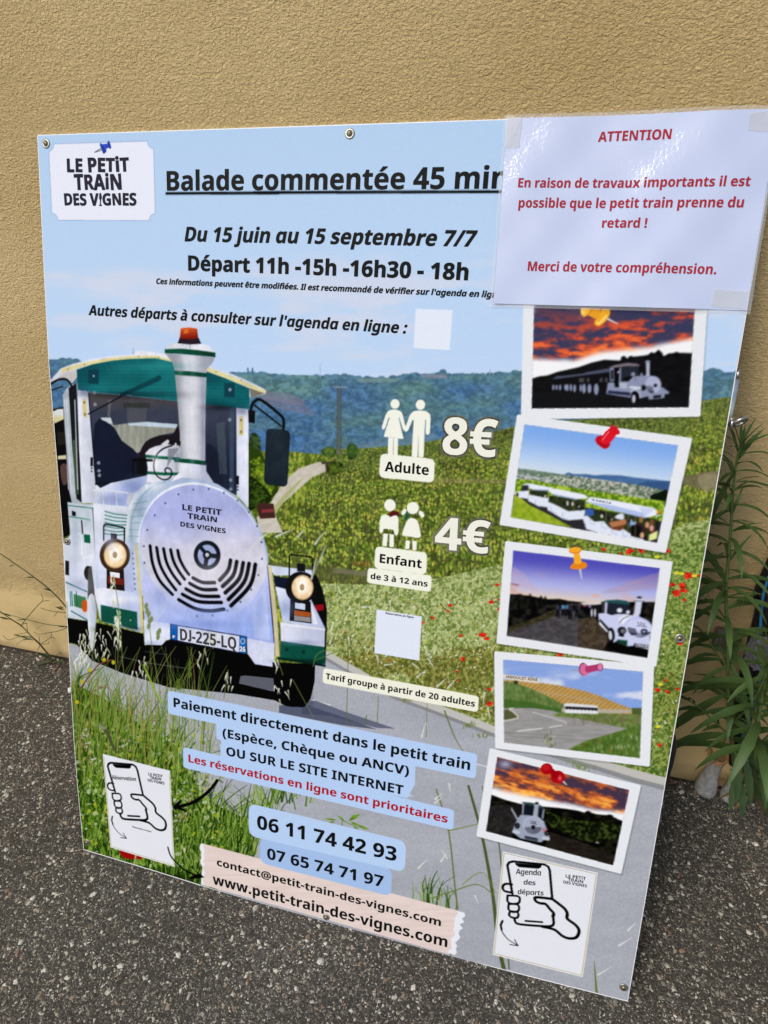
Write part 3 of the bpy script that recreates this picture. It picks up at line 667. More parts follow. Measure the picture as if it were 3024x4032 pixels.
# chimney, dome
f_('D', [(640, 815), (665, 790), (700, 775), (760, 762), (840, 770), (852, 800), (862, 960), (800, 968), (690, 988), (648, 990), (655, 900)], cgrad('D', (650, 850), (226, 230, 242), (850, 850), (182, 188, 200)), CHIM)
f_('D', [(640, 824), (720, 832), (810, 838), (850, 842), (850, 858), (720, 850), (642, 842)], (18, 88, 64), CHIM); f_('D', [(650, 922), (750, 930), (855, 930), (855, 946), (750, 948), (652, 940)], (18, 88, 64), CHIM)
f_('D', [(775, 790), (840, 785), (800, 850), (770, 900)], (120, 124, 134), CHIM, alpha=.8); f_('D', [(730, 765), (770, 735), (785, 742), (770, 770)], (214, 214, 220), CHIM)
s_('D', [(570, 855), (680, 858)], 14, BLK); s_('D', [(572, 862), (564, 900), (572, 940)], 8, BLK); f_('D', [(590, 860), (645, 862), (650, 945), (590, 940)], (24, 24, 28))
f_('D', [(815, 850), (860, 846), (1000, 880), (1002, 925), (1045, 990), (960, 968), (860, 960), (790, 985), (840, 930)], cgrad('D', (830, 900), (232, 234, 244), (1000, 900), (178, 186, 210)), CHIM)
def shaft_c(X, Y):
    t = np.clip((X-150-815/1.508+(Y-1490)*-.03)/125, 0, 1)
    return lerp(lerp(C(150, 154, 162), C(206, 209, 220), sstep(0, .38, t)), C(160, 166, 182), sstep(.5, 1, t))
f_('D', [(815, 345), (1003, 360), (998, 500), (995, 700), (996, 875), (920, 880), (848, 872), (845, 700), (830, 500)], shaft_c, CHIM)
f_('D', [(757, 224), (850, 230), (960, 240), (1053, 247), (1040, 280), (1005, 318), (1003, 345), (815, 332), (803, 285), (780, 252)], shaft_c, CHIM)
f_('D', [(757, 204), (785, 168), (832, 160), (905, 170), (968, 168), (1015, 178), (1056, 224), (1056, 240), (900, 222), (757, 212)], cgrad('D', (770, 190), (206, 210, 220), (1040, 200), (226, 230, 240)), CHIM)
for q in ([(755, 200), (850, 196), (960, 206), (1056, 220), (1056, 247), (960, 238), (850, 228), (755, 223)], [(810, 327), (900, 330), (1004, 342), (1004, 367), (900, 358), (818, 352)], [(808, 847), (900, 850), (998, 862), (998, 888), (900, 876), (812, 868)]): f_('D', q, cgrad('D', (800, 300), (20, 82, 62), (1000, 300), (10, 64, 48)), CHIM)
s_('D', [(905, 172), (906, 200)], 5, (160, 166, 178)); s_('D', [(942, 370), (936, 850)], 4, (222, 226, 234), alpha=.5)
f_('D', [(845, 128), (955, 130), (972, 168), (905, 172), (832, 165)], (46, 34, 46), BEACON)
f_('D', [(850, 76), (900, 71), (948, 78), (954, 135), (900, 142), (845, 135)], cgrad('D', (890, 75), (206, 92, 40), (895, 140), (116, 26, 18)), BEACON); f_('D', [(872, 85), (895, 80), (892, 105), (868, 108)], (230, 128, 60), BEACON, alpha=.7)
s_('D', [(800, 770), (745, 790), (705, 830), (690, 890), (705, 945), (745, 972), (780, 965), (797, 940), (790, 912), (768, 903), (756, 918), (765, 932)], 8, (18, 22, 26), sm=4)
f_('D', [(780, 740), (850, 745), (850, 770), (790, 765)], (30, 28, 32)); ell('D', 820, 762, 5, 8, (230, 230, 235))
# hood railing, cab front corner
for p in ([(330, 1035), (385, 1030), (540, 1052), (575, 1060)], [(385, 1025), (392, 1120)], [(465, 1045), (472, 1130)], [(340, 1040), (350, 1110)]): s_('D', p, 9, (214, 220, 232), LOCO)
for i in range(6): s_('D', [(335+9*i, 1045), (345+8*i, 1110)], 3, (170, 178, 196), LOCO)
f_('D', [(540, 1040), (575, 1060), (545, 1125), (525, 1120)], (190, 194, 204), LOCO)
# lower cab side, fenders
f_('D', [(178, 1105), (230, 1112), (340, 1120), (352, 1470), (360, 1650), (250, 1720), (130, 1680), (110, 1400), (195, 1300)], cgrad('D', (190, 1200), (196, 208, 220), (340, 1500), (222, 226, 240)), LOCO)
s_('D', [(180, 1125), (335, 1142)], 5, (40, 110, 86)); s_('D', [(190, 1190), (310, 1210)], 6, (70, 140, 110)); s_('D', [(330, 1142), (346, 1440)], 8, (24, 36, 40)); f_('D', [(205, 1155), (228, 1165), (228, 1190), (205, 1185)], BLK)
f_('D', [(275, 1295), (312, 1300), (315, 1350), (278, 1345)], (20, 96, 70), LOCO); s_('D', [(262, 1215), (268, 1290)], 8, BLK); s_('D', [(225, 1330), (245, 1290), (262, 1330), (265, 1420)], 7, (232, 238, 244), sm=3)
blob('D', 225, 1520, 40, 60, (186, 196, 226), .6); f_('D', [(165, 1450), (188, 1455), (188, 1540), (165, 1535)], (30, 34, 38), LOCO)
f_('D', [(282, 1440), (350, 1435), (350, 1600), (300, 1640)], (208, 216, 232), LOCO)
f_('D', [(330, 1112), (540, 1132), (528, 1200), (520, 1330), (545, 1480), (600, 1660), (560, 1680), (350, 1640)], cgrad('D', (350, 1150), (222, 228, 242), (560, 1500), (192, 204, 232)), LOCO)
f_('D', [(398, 1150), (535, 1172), (520, 1300), (400, 1290)], (206, 214, 230), LOCO)
for i in range(7): s_('D', [(400, 1160+22*i), (460, 1176+21*i), (532-2*i, 1184+19*i)], 5, (34, 112, 88), LOCO)
f_('E', [(280, 345), (330, 335), (505, 368), (535, 700), (505, 668), (290, 650), (285, 450)], cgrad('E', (290, 400), (220, 226, 242), (520, 600), (184, 196, 228)), LOCO)
f_('E', [(425, 400), (490, 405), (502, 660), (430, 650)], (172, 182, 216), LOCO, alpha=.7)
for i in range(8): ell('E', 490+2*i, 430+30*i, 5, 5, (70, 96, 120))
f_('E', [(268, 640), (300, 630), (530, 668), (548, 900), (300, 832), (270, 700)], cgrad('E', (300, 650), (226, 230, 242), (450, 780), (180, 192, 226)), BOIL)
f_('E', [(300, 733), (515, 776), (520, 882), (302, 832)], (26, 84, 70), BOIL); ell('E', 476, 825, 5, 5, (150, 170, 170))
f_('E', [(500, 370), (518, 372), (545, 680), (553, 895), (535, 895), (528, 690)], (206, 194, 148), BOIL)
f_('E', [(92, 600), (230, 655), (235, 830), (105, 810)], (204, 212, 226), LOCO); f_('E', [(138, 668), (212, 690), (215, 765), (142, 742)], (70, 120, 84), LOCO)
for i in range(16): ell('E', 95+8*i, 600+3.6*i, 4, 5, (28, 96, 104)); ell('E', 125+7*i, 770+4*i, 3.5, 4.5, (28, 96, 104))
for x in (118, 128, 155): s_('E', [(x, 655), (x+5, 740)], 6, (26, 96, 84))
f_('E', [(190, 715), (205, 707), (218, 712), (218, 770), (200, 775), (190, 760)], (206, 92, 30), LOCO, sm=3)
f_('E', [(200, 545), (215, 505), (245, 515), (240, 575), (215, 585)], (40, 42, 44), LOCO, sm=3)
f_('E', [(225, 520), (245, 500), (262, 640), (275, 830), (255, 700), (222, 700)], (84, 84, 84), LOCO)
f_('E', [(222, 720), (230, 680), (245, 665), (262, 680), (275, 760), (270, 880), (262, 985), (246, 1012), (236, 960), (224, 850)], cgrad('E', (222, 850), (224, 230, 238), (275, 850), (170, 180, 204)), WHEEL2)
# front skirt
f_('E', [(545, 600), (560, 530), (605, 590), (700, 715), (820, 795), (965, 826), (1110, 785), (1212, 700), (1275, 580), (1290, 500), (1305, 700), (1328, 965), (1170, 935), (715, 848), (560, 830)], cgrad('E', (900, 640), (186, 194, 236), (950, 930), (150, 172, 234)), LOCO)
f_('E', [(600, 640), (700, 740), (640, 830), (560, 820)], (196, 208, 240), LOCO, alpha=.6); f_('E', [(1200, 730), (1270, 620), (1310, 950), (1210, 930)], (194, 206, 238), LOCO, alpha=.6)
s_('E', [(1290, 500), (1330, 960)], 7, (32, 36, 54))
f_('E', [(555, 822), (718, 848), (715, 935), (688, 945), (662, 973), (562, 970)], (212, 219, 240), LOCO); f_('E', [(1166, 932), (1330, 962), (1328, 1103), (1215, 1086), (1172, 1025)], (206, 214, 240), LOCO)
f_('E', [(712, 846), (1168, 922), (1166, 1029), (712, 943)], (26, 34, 60), PLATE)
f_('E', [(757, 858), (1122, 920), (1121, 1014), (757, 944)], (204, 210, 228), PLATE); f_('E', [(717, 851), (755, 857), (755, 943), (717, 937)], (26, 92, 168), PLATE); f_('E', [(1123, 920), (1164, 926), (1162, 1023), (1121, 1015)], (36, 100, 176), PLATE)
ell('E', 1142, 950, 15, 18, (150, 180, 216), PLATE); ell('E', 1142, 950, 9, 12, (50, 100, 170), PLATE)
# right fender, wheel
f_('E', [(1318, 1075), (1572, 1085), (1568, 1190), (1545, 1290), (1510, 1338), (1430, 1340), (1375, 1318), (1345, 1280), (1325, 1190)], cgrad('E', (1330, 1200), (20, 20, 22), (1560, 1200), (8, 8, 10)), WHEEL)
for y in range(1090, 1330, 14): s_('E', [(1500, y), (1560, y+3)], 3, (30, 30, 32), alpha=.7)
f_('E', [(1545, 535), (1580, 560), (1615, 640), (1642, 760), (1640, 900), (1632, 1085), (1570, 1085), (1560, 850), (1545, 720)], (24, 24, 24), BOIL)
f_('E', [(1570, 735), (1622, 732), (1622, 765), (1575, 772)], (150, 28, 38), BOIL)
f_('E', [(1285, 498), (1420, 515), (1560, 530), (1560, 560), (1400, 560), (1330, 560)], (206, 216, 240), BOIL)
f_('E', [(1325, 560), (1420, 580), (1420, 660), (1335, 630)], (26, 34, 54), BOIL)
f_('E', [(1335, 625), (1430, 650), (1545, 700), (1630, 872), (1380, 835)], cgrad('E', (1340, 650), (214, 222, 242), (1600, 850), (186, 200, 236)), BOIL)
f_('E', [(1540, 700), (1590, 850), (1560, 850)], (232, 236, 246), BOIL)
f_('E', [(1365, 836), (1630, 868), (1627, 984), (1368, 952)], cgrad('E', (1370, 850), (224, 228, 242), (1500, 970), (194, 202, 228)), BOIL); s_('E', [(1370, 848), (1628, 882)], 8, (236, 240, 248), BOIL)
f_('E', [(1368, 948), (1626, 984), (1630, 1086), (1365, 1050)], (24, 82, 70), BOIL); ell('E', 1403, 1000, 11, 11, (14, 56, 50)); ell('E', 1503, 1015, 12, 12, (14, 56, 50)); s_('E', [(1350, 1050), (1628, 1095)], 14, (12, 44, 40))
f_('E', [(1290, 503), (1312, 505), (1346, 800), (1360, 1040), (1336, 1042), (1322, 825)], (204, 194, 156), BOIL)
# headlights
def lamp(cx, cy, rx, ry, idn, dark, mnt):
    ell('E', cx-14 if idn == LAMP2 else cx-2, cy, rx*1.05, ry*1.02, dark, idn); ell('E', cx, cy, rx, ry, dark, idn)
    def lc(X, Y):
        x, y = px('E', (cx, cy))[0]; r = np.hypot((X-x)/(rx/1.508), (Y-y)/(ry/1.508)); c = lerp(C(255, 252, 240), C(236, 208, 160), sstep(.15, .62, r)); c = lerp(c, C(120, 92, 70), sstep(.66, .86, r))
        return lerp(c, C(255, 250, 236), .5*sstep(.55, .7, fbm(X/9, Y/22, 2, 3))*(r < .72))
    ell('E', cx, cy, rx*.80, ry*.82, lc, idn); blob('E', cx, cy-20, rx*.3, ry*.4, (255, 252, 244), .8); ell('E', cx-2, cy-2, 14, 20, (150, 120, 84), idn, alpha=.8)
f_('E', [(360, 308), (396, 314), (396, 352), (360, 345)], (36, 32, 34), LAMP1); f_('E', [(335, 500), (436, 520), (442, 652), (335, 635)], (40, 34, 36), LAMP1); f_('E', [(355, 538), (412, 546), (412, 578), (357, 570)], (226, 230, 238), LAMP1); f_('E', [(343, 565), (432, 578), (436, 618), (343, 605)], (110, 44, 32), LAMP1)
s_('E', [(318, 350), (318, 266), (328, 256), (432, 274), (440, 284), (440, 375)], 8, (24, 26, 30), LAMP1)
lamp(386, 440, 86, 96, LAMP1, (66, 48, 36), 0)
f_('E', [(1464, 488), (1512, 492), (1512, 540), (1464, 535)], (30, 32, 34), LAMP2); f_('E', [(1424, 690), (1545, 715), (1550, 845), (1420, 828)], (28, 30, 32), LAMP2); f_('E', [(1452, 715), (1512, 730), (1512, 765), (1452, 755)], (196, 206, 228), LAMP2)
f_('E', [(1447, 765), (1545, 780), (1545, 808), (1447, 796)], (160, 84, 40), LAMP2); f_('E', [(1447, 797), (1545, 810), (1545, 838), (1447, 826)], (140, 138, 138), LAMP2)
s_('E', [(1418, 560), (1418, 446), (1428, 437), (1545, 450), (1556, 460), (1556, 560)], 8, (24, 26, 30), LAMP2)
lamp(1496, 632, 82, 92, LAMP2, (26, 28, 32), 0)
# mirrors
s_('D', [(1272, 600), (1268, 545), (1290, 508), (1330, 503), (1440, 590), (1460, 625), (1456, 690)], 17, (22, 27, 31), MIRR, sm=4); s_('D', [(1288, 532), (1445, 655)], 10, (22, 27, 31), MIRR); f_('D', [(1250, 560), (1292, 565), (1288, 640), (1252, 632)], (20, 24, 28), MIRR)
f_('D', [(1358, 668), (1500, 682), (1482, 1018), (1342, 1000)], lambda X, Y: lerp(C(40, 52, 60), C(30, 38, 46), fbm(X/60, Y/60, 2, 1)), MIRR, round_=22)
ell('D', 1425, 838, 26, 26, (30, 38, 44)); s_('D', [(60, 415), (120, 382), (165, 376), (195, 400), (205, 430)], 11, (20, 22, 26), sm=4); s_('D', [(60, 450), (150, 420)], 6, (24, 26, 28))

# soft tones of the photograph over the locomotive: shade under the roof, round the boiler, below the bumpers; a little grime
sel = np.isin(IDS, (LOCO, ROOF, CHIM, GLASS, BOIL, LAMP1, LAMP2, MIRR, PLATE, WHEEL, WHEEL2, BEACON)); CLIP[0] = sel.astype(np.float32)
for k, x, y, rx, ry, c, a in (('D', 275, 450, 40, 26, (70, 80, 120), .5), ('D', 1215, 565, 40, 26, (70, 80, 120), .5), ('D', 560, 470, 260, 22, (10, 20, 30), .5), ('D', 1090, 545, 90, 18, (10, 20, 30), .5), ('D', 560, 1010, 70, 40, (100, 116, 170), .5), ('D', 440, 1080, 60, 30, (120, 134, 184), .45),
    ('D', 610, 1130, 36, 110, (120, 144, 176), .45), ('D', 560, 1330, 22, 150, (130, 150, 180), .5), ('D', 700, 1010, 60, 30, (255, 255, 255), .5), ('D', 1180, 1120, 60, 60, (140, 152, 190), .4), ('D', 225, 1330, 22, 120, (150, 166, 190), .5), ('D', 250, 1600, 60, 40, (150, 164, 200), .5), ('D', 300, 1180, 20, 60, (160, 176, 196), .5), ('D', 430, 1340, 40, 60, (180, 190, 220), .5),
    ('E', 640, 700, 60, 60, (130, 148, 206), .5), ('E', 900, 850, 240, 26, (120, 142, 210), .5), ('E', 1240, 760, 30, 90, (126, 146, 206), .5), ('E', 420, 700, 120, 22, (250, 250, 255), .5), ('E', 400, 880, 130, 16, (10, 16, 16), .6), ('E', 1490, 1070, 130, 14, (6, 16, 14), .6), ('E', 1480, 960, 120, 14, (120, 130, 166), .5), ('E', 1400, 760, 50, 60, (120, 136, 190), .5), ('E', 620, 900, 60, 40, (236, 240, 250), .4), ('E', 1260, 1030, 50, 40, (236, 240, 250), .4), ('E', 600, 960, 50, 12, (120, 130, 170), .4),
    ('E', 800, 250, 150, 120, (160, 170, 226), .35), ('E', 960, 560, 180, 90, (224, 220, 228), .4), ('E', 940, 780, 200, 40, (150, 170, 236), .5), ('D', 850, 300, 20, 60, (150, 156, 168), .5), ('D', 920, 640, 18, 260, (232, 234, 242), .4), ('D', 980, 640, 12, 240, (120, 128, 146), .5), ('D', 700, 860, 30, 60, (255, 255, 255), .35), ('D', 830, 860, 14, 60, (110, 118, 134), .5), ('D', 1430, 800, 60, 160, (54, 66, 76), .4), ('D', 700, 300, 200, 20, (60, 150, 150), .4), ('D', 560, 380, 160, 50, (10, 70, 76), .4)): blob(k, x, y, rx, ry, c, a)
x0, x1, y0, y1 = 0, int((.50-U0)*RES), int(.2*RES), int(1.0*RES); X = PX[y0:y1, x0:x1]; Y = PY[y0:y1, x0:x1]
gm = .90+.18*fbm(X/46, Y/46, 4, 2, .6)+.05*(fbm(X/7, Y/30, 2, 5)-.5); IMG[y0:y1, x0:x1] *= np.where(sel[y0:y1, x0:x1], gm, 1)[..., None]; CLIP[0] = None

# ---- foreground grass of the print, lower left, and oats over the locomotive
def grass_c(X, Y):
    n = fbm(X/9, Y/14, 4, 2, .65); c = lerp(C(34, 60, 18), C(104, 140, 48), sstep(.34, .68, n)); return lerp(c, C(30, 52, 18), .75*sstep(.55, .4, fbm(X/60, Y/50, 3, 5)))
gtop = px('K', (60, -130), (150, -260), (350, -160), (480, -60), (640, 40), (820, 150), (900, 330), (1000, 480), (1130, 560), (1300, 640), (1330, 780), (1200, 830), (1000, 900))
fill([(200, 2760)]+gtop+[(900, 3600), (200, 3400)], grass_c, GRASS)
E_ = lambda x, y: px('E', (x, y))[0]
clip_poly([(180, 2550), (1150, 2550), (1800, 3100), (1800, 3900), (100, 3900)])
PAL = ((80, 112, 40), (116, 146, 62), (48, 74, 26), (148, 170, 92), (28, 46, 18), (96, 122, 52))
for i in range(2400):                                # dense sward
    X = 240+720*RS.rand(); lim = np.interp(X, [260, 340, 500, 600, 700, 760, 830, 950], [2790, 2750, 2830, 2890, 2960, 3060, 3160, 3250])
    Y = lim+60+(3480-lim)*RS.rand()**.8
    if Y > 3347+.279*(X-332)+10: continue
    L = 40+95*RS.rand(); blade(X, Y, L, .45*RS.randn(), 2.4+3*RS.rand(), PAL[RS.randint(6)], .85, .25*RS.randn(), GRASS)
for i in range(420):                                 # ragged upper edge of the sward
    t = RS.rand(); j = t*(len(gtop)-1); k = int(j); X, Y = np.array(gtop[k])*(1-j+k)+np.array(gtop[min(k+1, len(gtop)-1)])*(j-k)
    blade(X+10*RS.randn(), Y+40+20*RS.rand(), 60+110*RS.rand(), .35*RS.randn(), 4+3*RS.rand(), PAL[RS.randint(6)], .85, .2*RS.randn(), GRASS)
for i in range(900):
    X = 240+640*RS.rand(); Y = 2850+560*RS.rand(); r = 4+7*RS.rand(); stroke([(X, Y), (X+6*RS.randn(), Y+6*RS.randn())], r, ((150, 180, 86), (50, 80, 28), (206, 214, 196), (128, 158, 60), (180, 196, 120), (196, 200, 60))[RS.randint(6)], alpha=.55)
for i in range(240):                                 # thin stalks reaching over the road
    X = 270+560*RS.rand(); Y = 2800+300*RS.rand(); L = 150+240*RS.rand(); blade(X, Y, L, .18*RS.randn(), 3+2*RS.rand(), ((104, 132, 52), (128, 150, 78), (82, 108, 46), (150, 140, 80))[RS.randint(4)], .8, .12*RS.randn())
for X0, Y0, n, h in ((1010, 3230, 60, 120), (1090, 3160, 30, 130), (1180, 3120, 20, 150), (1250, 3560, 26, 110), (1690, 3570, 26, 95), (1850, 3750, 26, 120), (2210, 3850, 14, 120), (2340, 3880, 8, 170), (1800, 3620, 16, 90)):
    for i in range(n): blade(X0+45*RS.randn(), Y0+20*RS.randn(), h*(.5+.8*RS.rand()), .3*RS.randn(), 4+3*RS.rand(), PAL[RS.randint(4)], .85, .2*RS.randn())
clip_poly(None)
for p, w, w1, c in (([(240, 0), (330, 330), (400, 720), (430, 1000), (470, 1190)], 14, 26, (72, 84, 40)), ([(30, 20), (110, 290), (150, 640), (170, 800)], 9, 11, (104, 116, 66)), ([(0, 730), (150, 680), (300, 640), (410, 715)], 9, 7, (104, 126, 60)), ([(110, 290), (200, 270), (330, 240)], 8, 5, (112, 130, 60)), ([(330, 0), (370, 200), (440, 380), (505, 1190)], 6, 9, (84, 100, 54)), ([(1075, 1345), (1060, 1140)], 14, 3, (96, 116, 48)), ([(200, 640), (330, 560), (420, 700)], 7, 4, (120, 140, 66))): s_('J', p, w, c, None, w1=w1, sm=4, alpha=.9)
for k, x, y, dx, dy in (('J', 20, 110, 50, -40), ('J', 60, 490, 40, -60), ('J', 1280, 940, 50, -50), ('J', 1220, 1040, 90, -55), ('J', 1085, 1230, 90, -55), ('J', 100, 470, -40, -60), ('G', 900, 700, 60, -50), ('G', 870, 610, 60, 50), ('G', 1030, 760, 70, -60), ('G', 1100, 770, 60, -65), ('G', 960, 530, 30, 50), ('G', 975, 580, 40, 70), ('G', 340, 390, 20, -50), ('G', 450, 440, 10, 60), ('G', 330, 480, 20, -50), ('G', 640, 560, 10, 60), ('G', 540, 245, 60, -8), ('G', 720, 200, 10, 60), ('G', 1360, 900, 20, 80), ('G', 1340, 800, -10, 80), ('G', 930, 1090, 20, -80), ('G', 960, 1000, 5, 50), ('G', 0, 1190, 40, 30), ('G', 400, 150, -20, -60), ('G', 690, 620, 60, -8), ('L', 1440, 150, 10, 60), ('L', 1350, 250, 50, -40), ('L', 1240, 700, 60, -60), ('L', 1610, 880, 20, 50)):
    s_(k, [(x, y), (x+dx*.5, y+dy*.5), (x+dx, y+dy)], 12, (214, 220, 212), None, w1=2, alpha=.75)
for p, w in (([(440, 1000), (450, 560), (440, 400)], 6), ([(1080, 920), (1150, 1100), (1220, 1210)], 12), ([(640, 1000), (648, 820)], 6), ([(570, 950), (562, 1020)], 8), ([(960, 1090), (965, 870)], 5), ([(380, 130), (370, 60)], 8), ([(240, 590), (380, 530), (430, 540)], 6)): s_('G', p, w, (96, 112, 56), None, w1=3, sm=3, alpha=.8)
def oat(x, y, n, spread, fall):                      # hanging pale oat spikelets
    for i in range(n):
        a = x+spread*RS.randn(); b = y+fall*RS.rand(); L = 26+22*RS.rand(); d = .5*RS.randn()
        s_('E', [(a, b), (a+d*L*.4, b+L*.5), (a+d*L*.6, b+L)], 9, ((216, 220, 200), (192, 198, 160), (228, 230, 218))[RS.randint(3)], None, w1=2, alpha=.85)
for a in ((200, 870, 26, 22, 220), (270, 860, 14, 30, 160), (330, 880, 12, 20, 160), (398, 690, 26, 12, 260), (405, 800, 16, 14, 160), (540, 1040, 10, 24, 120), (960, 900, 12, 22, 70), (905, 990, 7, 20, 120), (1050, 1110, 8, 14, 120), (1380, 1170, 8, 26, 150), (1350, 1050, 4, 18, 60), (370, 560, 10, 8, 70), (372, 690, 4, 8, 40)): oat(*a)
for p in ([(400, 1080), (410, 800), (375, 560)], [(640, 1200), (600, 950), (575, 740)], [(870, 1270), (900, 1080), (940, 900)], [(1030, 1290), (1055, 1120)], [(540, 1080), (640, 1290), (680, 1400)], [(430, 1100), (420, 900)], [(245, 1100), (270, 850)], [(1440, 1180), (1500, 1290), (1560, 1400)], [(1345, 1040), (1380, 1150)], [(1560, 1100), (1580, 1030), (1640, 1000)], [(825, 1240), (828, 1060)]): s_('E', p, 5, (112, 126, 66), None, sm=4, alpha=.8)
s_('E', [(555, 1090), (620, 1240), (660, 1310)], 12, (138, 172, 60), None, alpha=.9)
for x, y in ((570, 740), (575, 770), (585, 790), (590, 830), (600, 820), (585, 860), (640, 900), (648, 890), (640, 925), (760, 1190), (762, 1220), (828, 1080), (828, 1110), (826, 1150)): ell('E', x, y, 11, 19, (122, 136, 92) if y < 1000 else (86, 104, 46), None, .2)
for x, y in ((235, 1120), (190, 1190), (160, 1310), (375, 1075), (320, 1060)): ell('E', x, y, 11, 12, (176, 172, 40))
s_('E', [(170, 1240), (260, 1120), (300, 1080), (370, 1060)], 6, (116, 74, 52), None, sm=3); s_('E', [(230, 1260), (330, 1220), (400, 1290)], 4, (130, 100, 70), None, sm=3)
for i in range(70): x, y = 180+480*RS.rand(), 1150+330*RS.rand(); s_('E', [(x, y), (x+8*RS.randn(), y+8*RS.randn())], 7, ((140, 90, 70), (176, 160, 110), (110, 84, 60))[RS.randint(3)], None, alpha=.6)
for (x, y, dx, dy) in ((1180, 415, 60, -70), (1240, 345, 70, -45), (1340, 330, 100, -40), (1470, 330, 40, -40), (1570, 375, 60, -75), (1550, 580, 30, -120), (1600, 480, 30, -90)): s_('E', [(x, y), (x+dx*.5, y+dy*.55), (x+dx, y+dy)], 13, (204, 212, 204), None, w1=3, alpha=.8)
s_('E', [(1560, 560), (1600, 460), (1640, 380)], 9, (150, 160, 130), None, alpha=.6)
s_('K', [(330, 20), (370, 60), (400, 130), (430, 190)], 32, (78, 84, 60), None, w1=20, sm=3); s_('K', [(325, 20), (350, 35)], 24, (130, 134, 110), None)
for x, y in ((1010, 400), (900, 490), (870, 610), (220, 90), (240, 160), (280, 240), (500, 140)):
    for i in range(16): ell('K', x+26*RS.randn(), y+22*RS.randn(), 7, 6, ((150, 130, 110), (126, 110, 90), (196, 196, 186))[RS.randint(3)], None, alpha=.7)
f_('K', [(455, 830), (580, 855), (600, 885), (560, 890), (480, 880)], (150, 24, 24), GRASS, sm=3); s_('K', [(560, 850), (548, 930)], 9, (150, 170, 110)); s_('K', [(455, 880), (480, 930)], 8, (70, 110, 40))
for x, y, dx, dy, w in ((790, 390, 70, -42, 26), (760, 395, -50, -38, 20), (800, 400, 60, 20, 22), (850, 420, 70, 28, 24), (700, 385, -70, -8, 16), (690, 395, -40, 14, 14), (820, 430, 40, 26, 18)):
    s_('L', [(x, y), (x+dx*.5, y+dy*.6)], 5, (86, 124, 40), None, w1=w); s_('L', [(x+dx*.5, y+dy*.6), (x+dx, y+dy)], w, (118, 158, 56), None, w1=3); s_('L', [(x, y), (x+dx*.9, y+dy*.92)], 3, (90, 130, 44))
s_('L', [(740, 440), (745, 385), (790, 410), (860, 435)], 6, (110, 130, 60))
# ---------------------------------------------------------------- pinned photographs, cards and labels of the print
PAPER = (224, 229, 235)
def card(n, k, outer, inner, pic, pin):
    pts = px(k, *outer); fill([(x+5, y+7) for x, y in pts], (60, 70, 60), None, .25)
    fill(pts, PAPER, CARD+n, round_=7); ip = px(k, *inner); clip_poly(ip); fill(ip, (30, 30, 30), PIC+n); pic(ip); clip_poly(None); pin()
def sunset(X, Y, hy, seed, dark, red, glow, blue, kx=120, ky=28, tilt=0.):
    d = hy(X)-Y                                       # height above the bright band
    yy = Y+tilt*X; n = .68*fbm(X/kx+.8*fbm(X/60, yy/40, 2, seed+3), yy/ky, 5, seed, .58)+.32*fbm(X/24+1.2*fbm(X/40, yy/30, 2, seed+2), yy/9, 4, seed+4, .62)
    c = lerp(C(*dark), C(*red), sstep(.43, .60, n)*sstep(250, 80, d)); c = lerp(c, C(*glow), sstep(.52, .70, n)*sstep(150, 10, d))
    c = lerp(c, C(*blue), sstep(.55, .75, fbm(X/110, yy/50, 4, seed+1))*sstep(150, 230, d))
    return lerp(c, C(238, 240, 244), sstep(26, -4, d+30*(n-.5)))
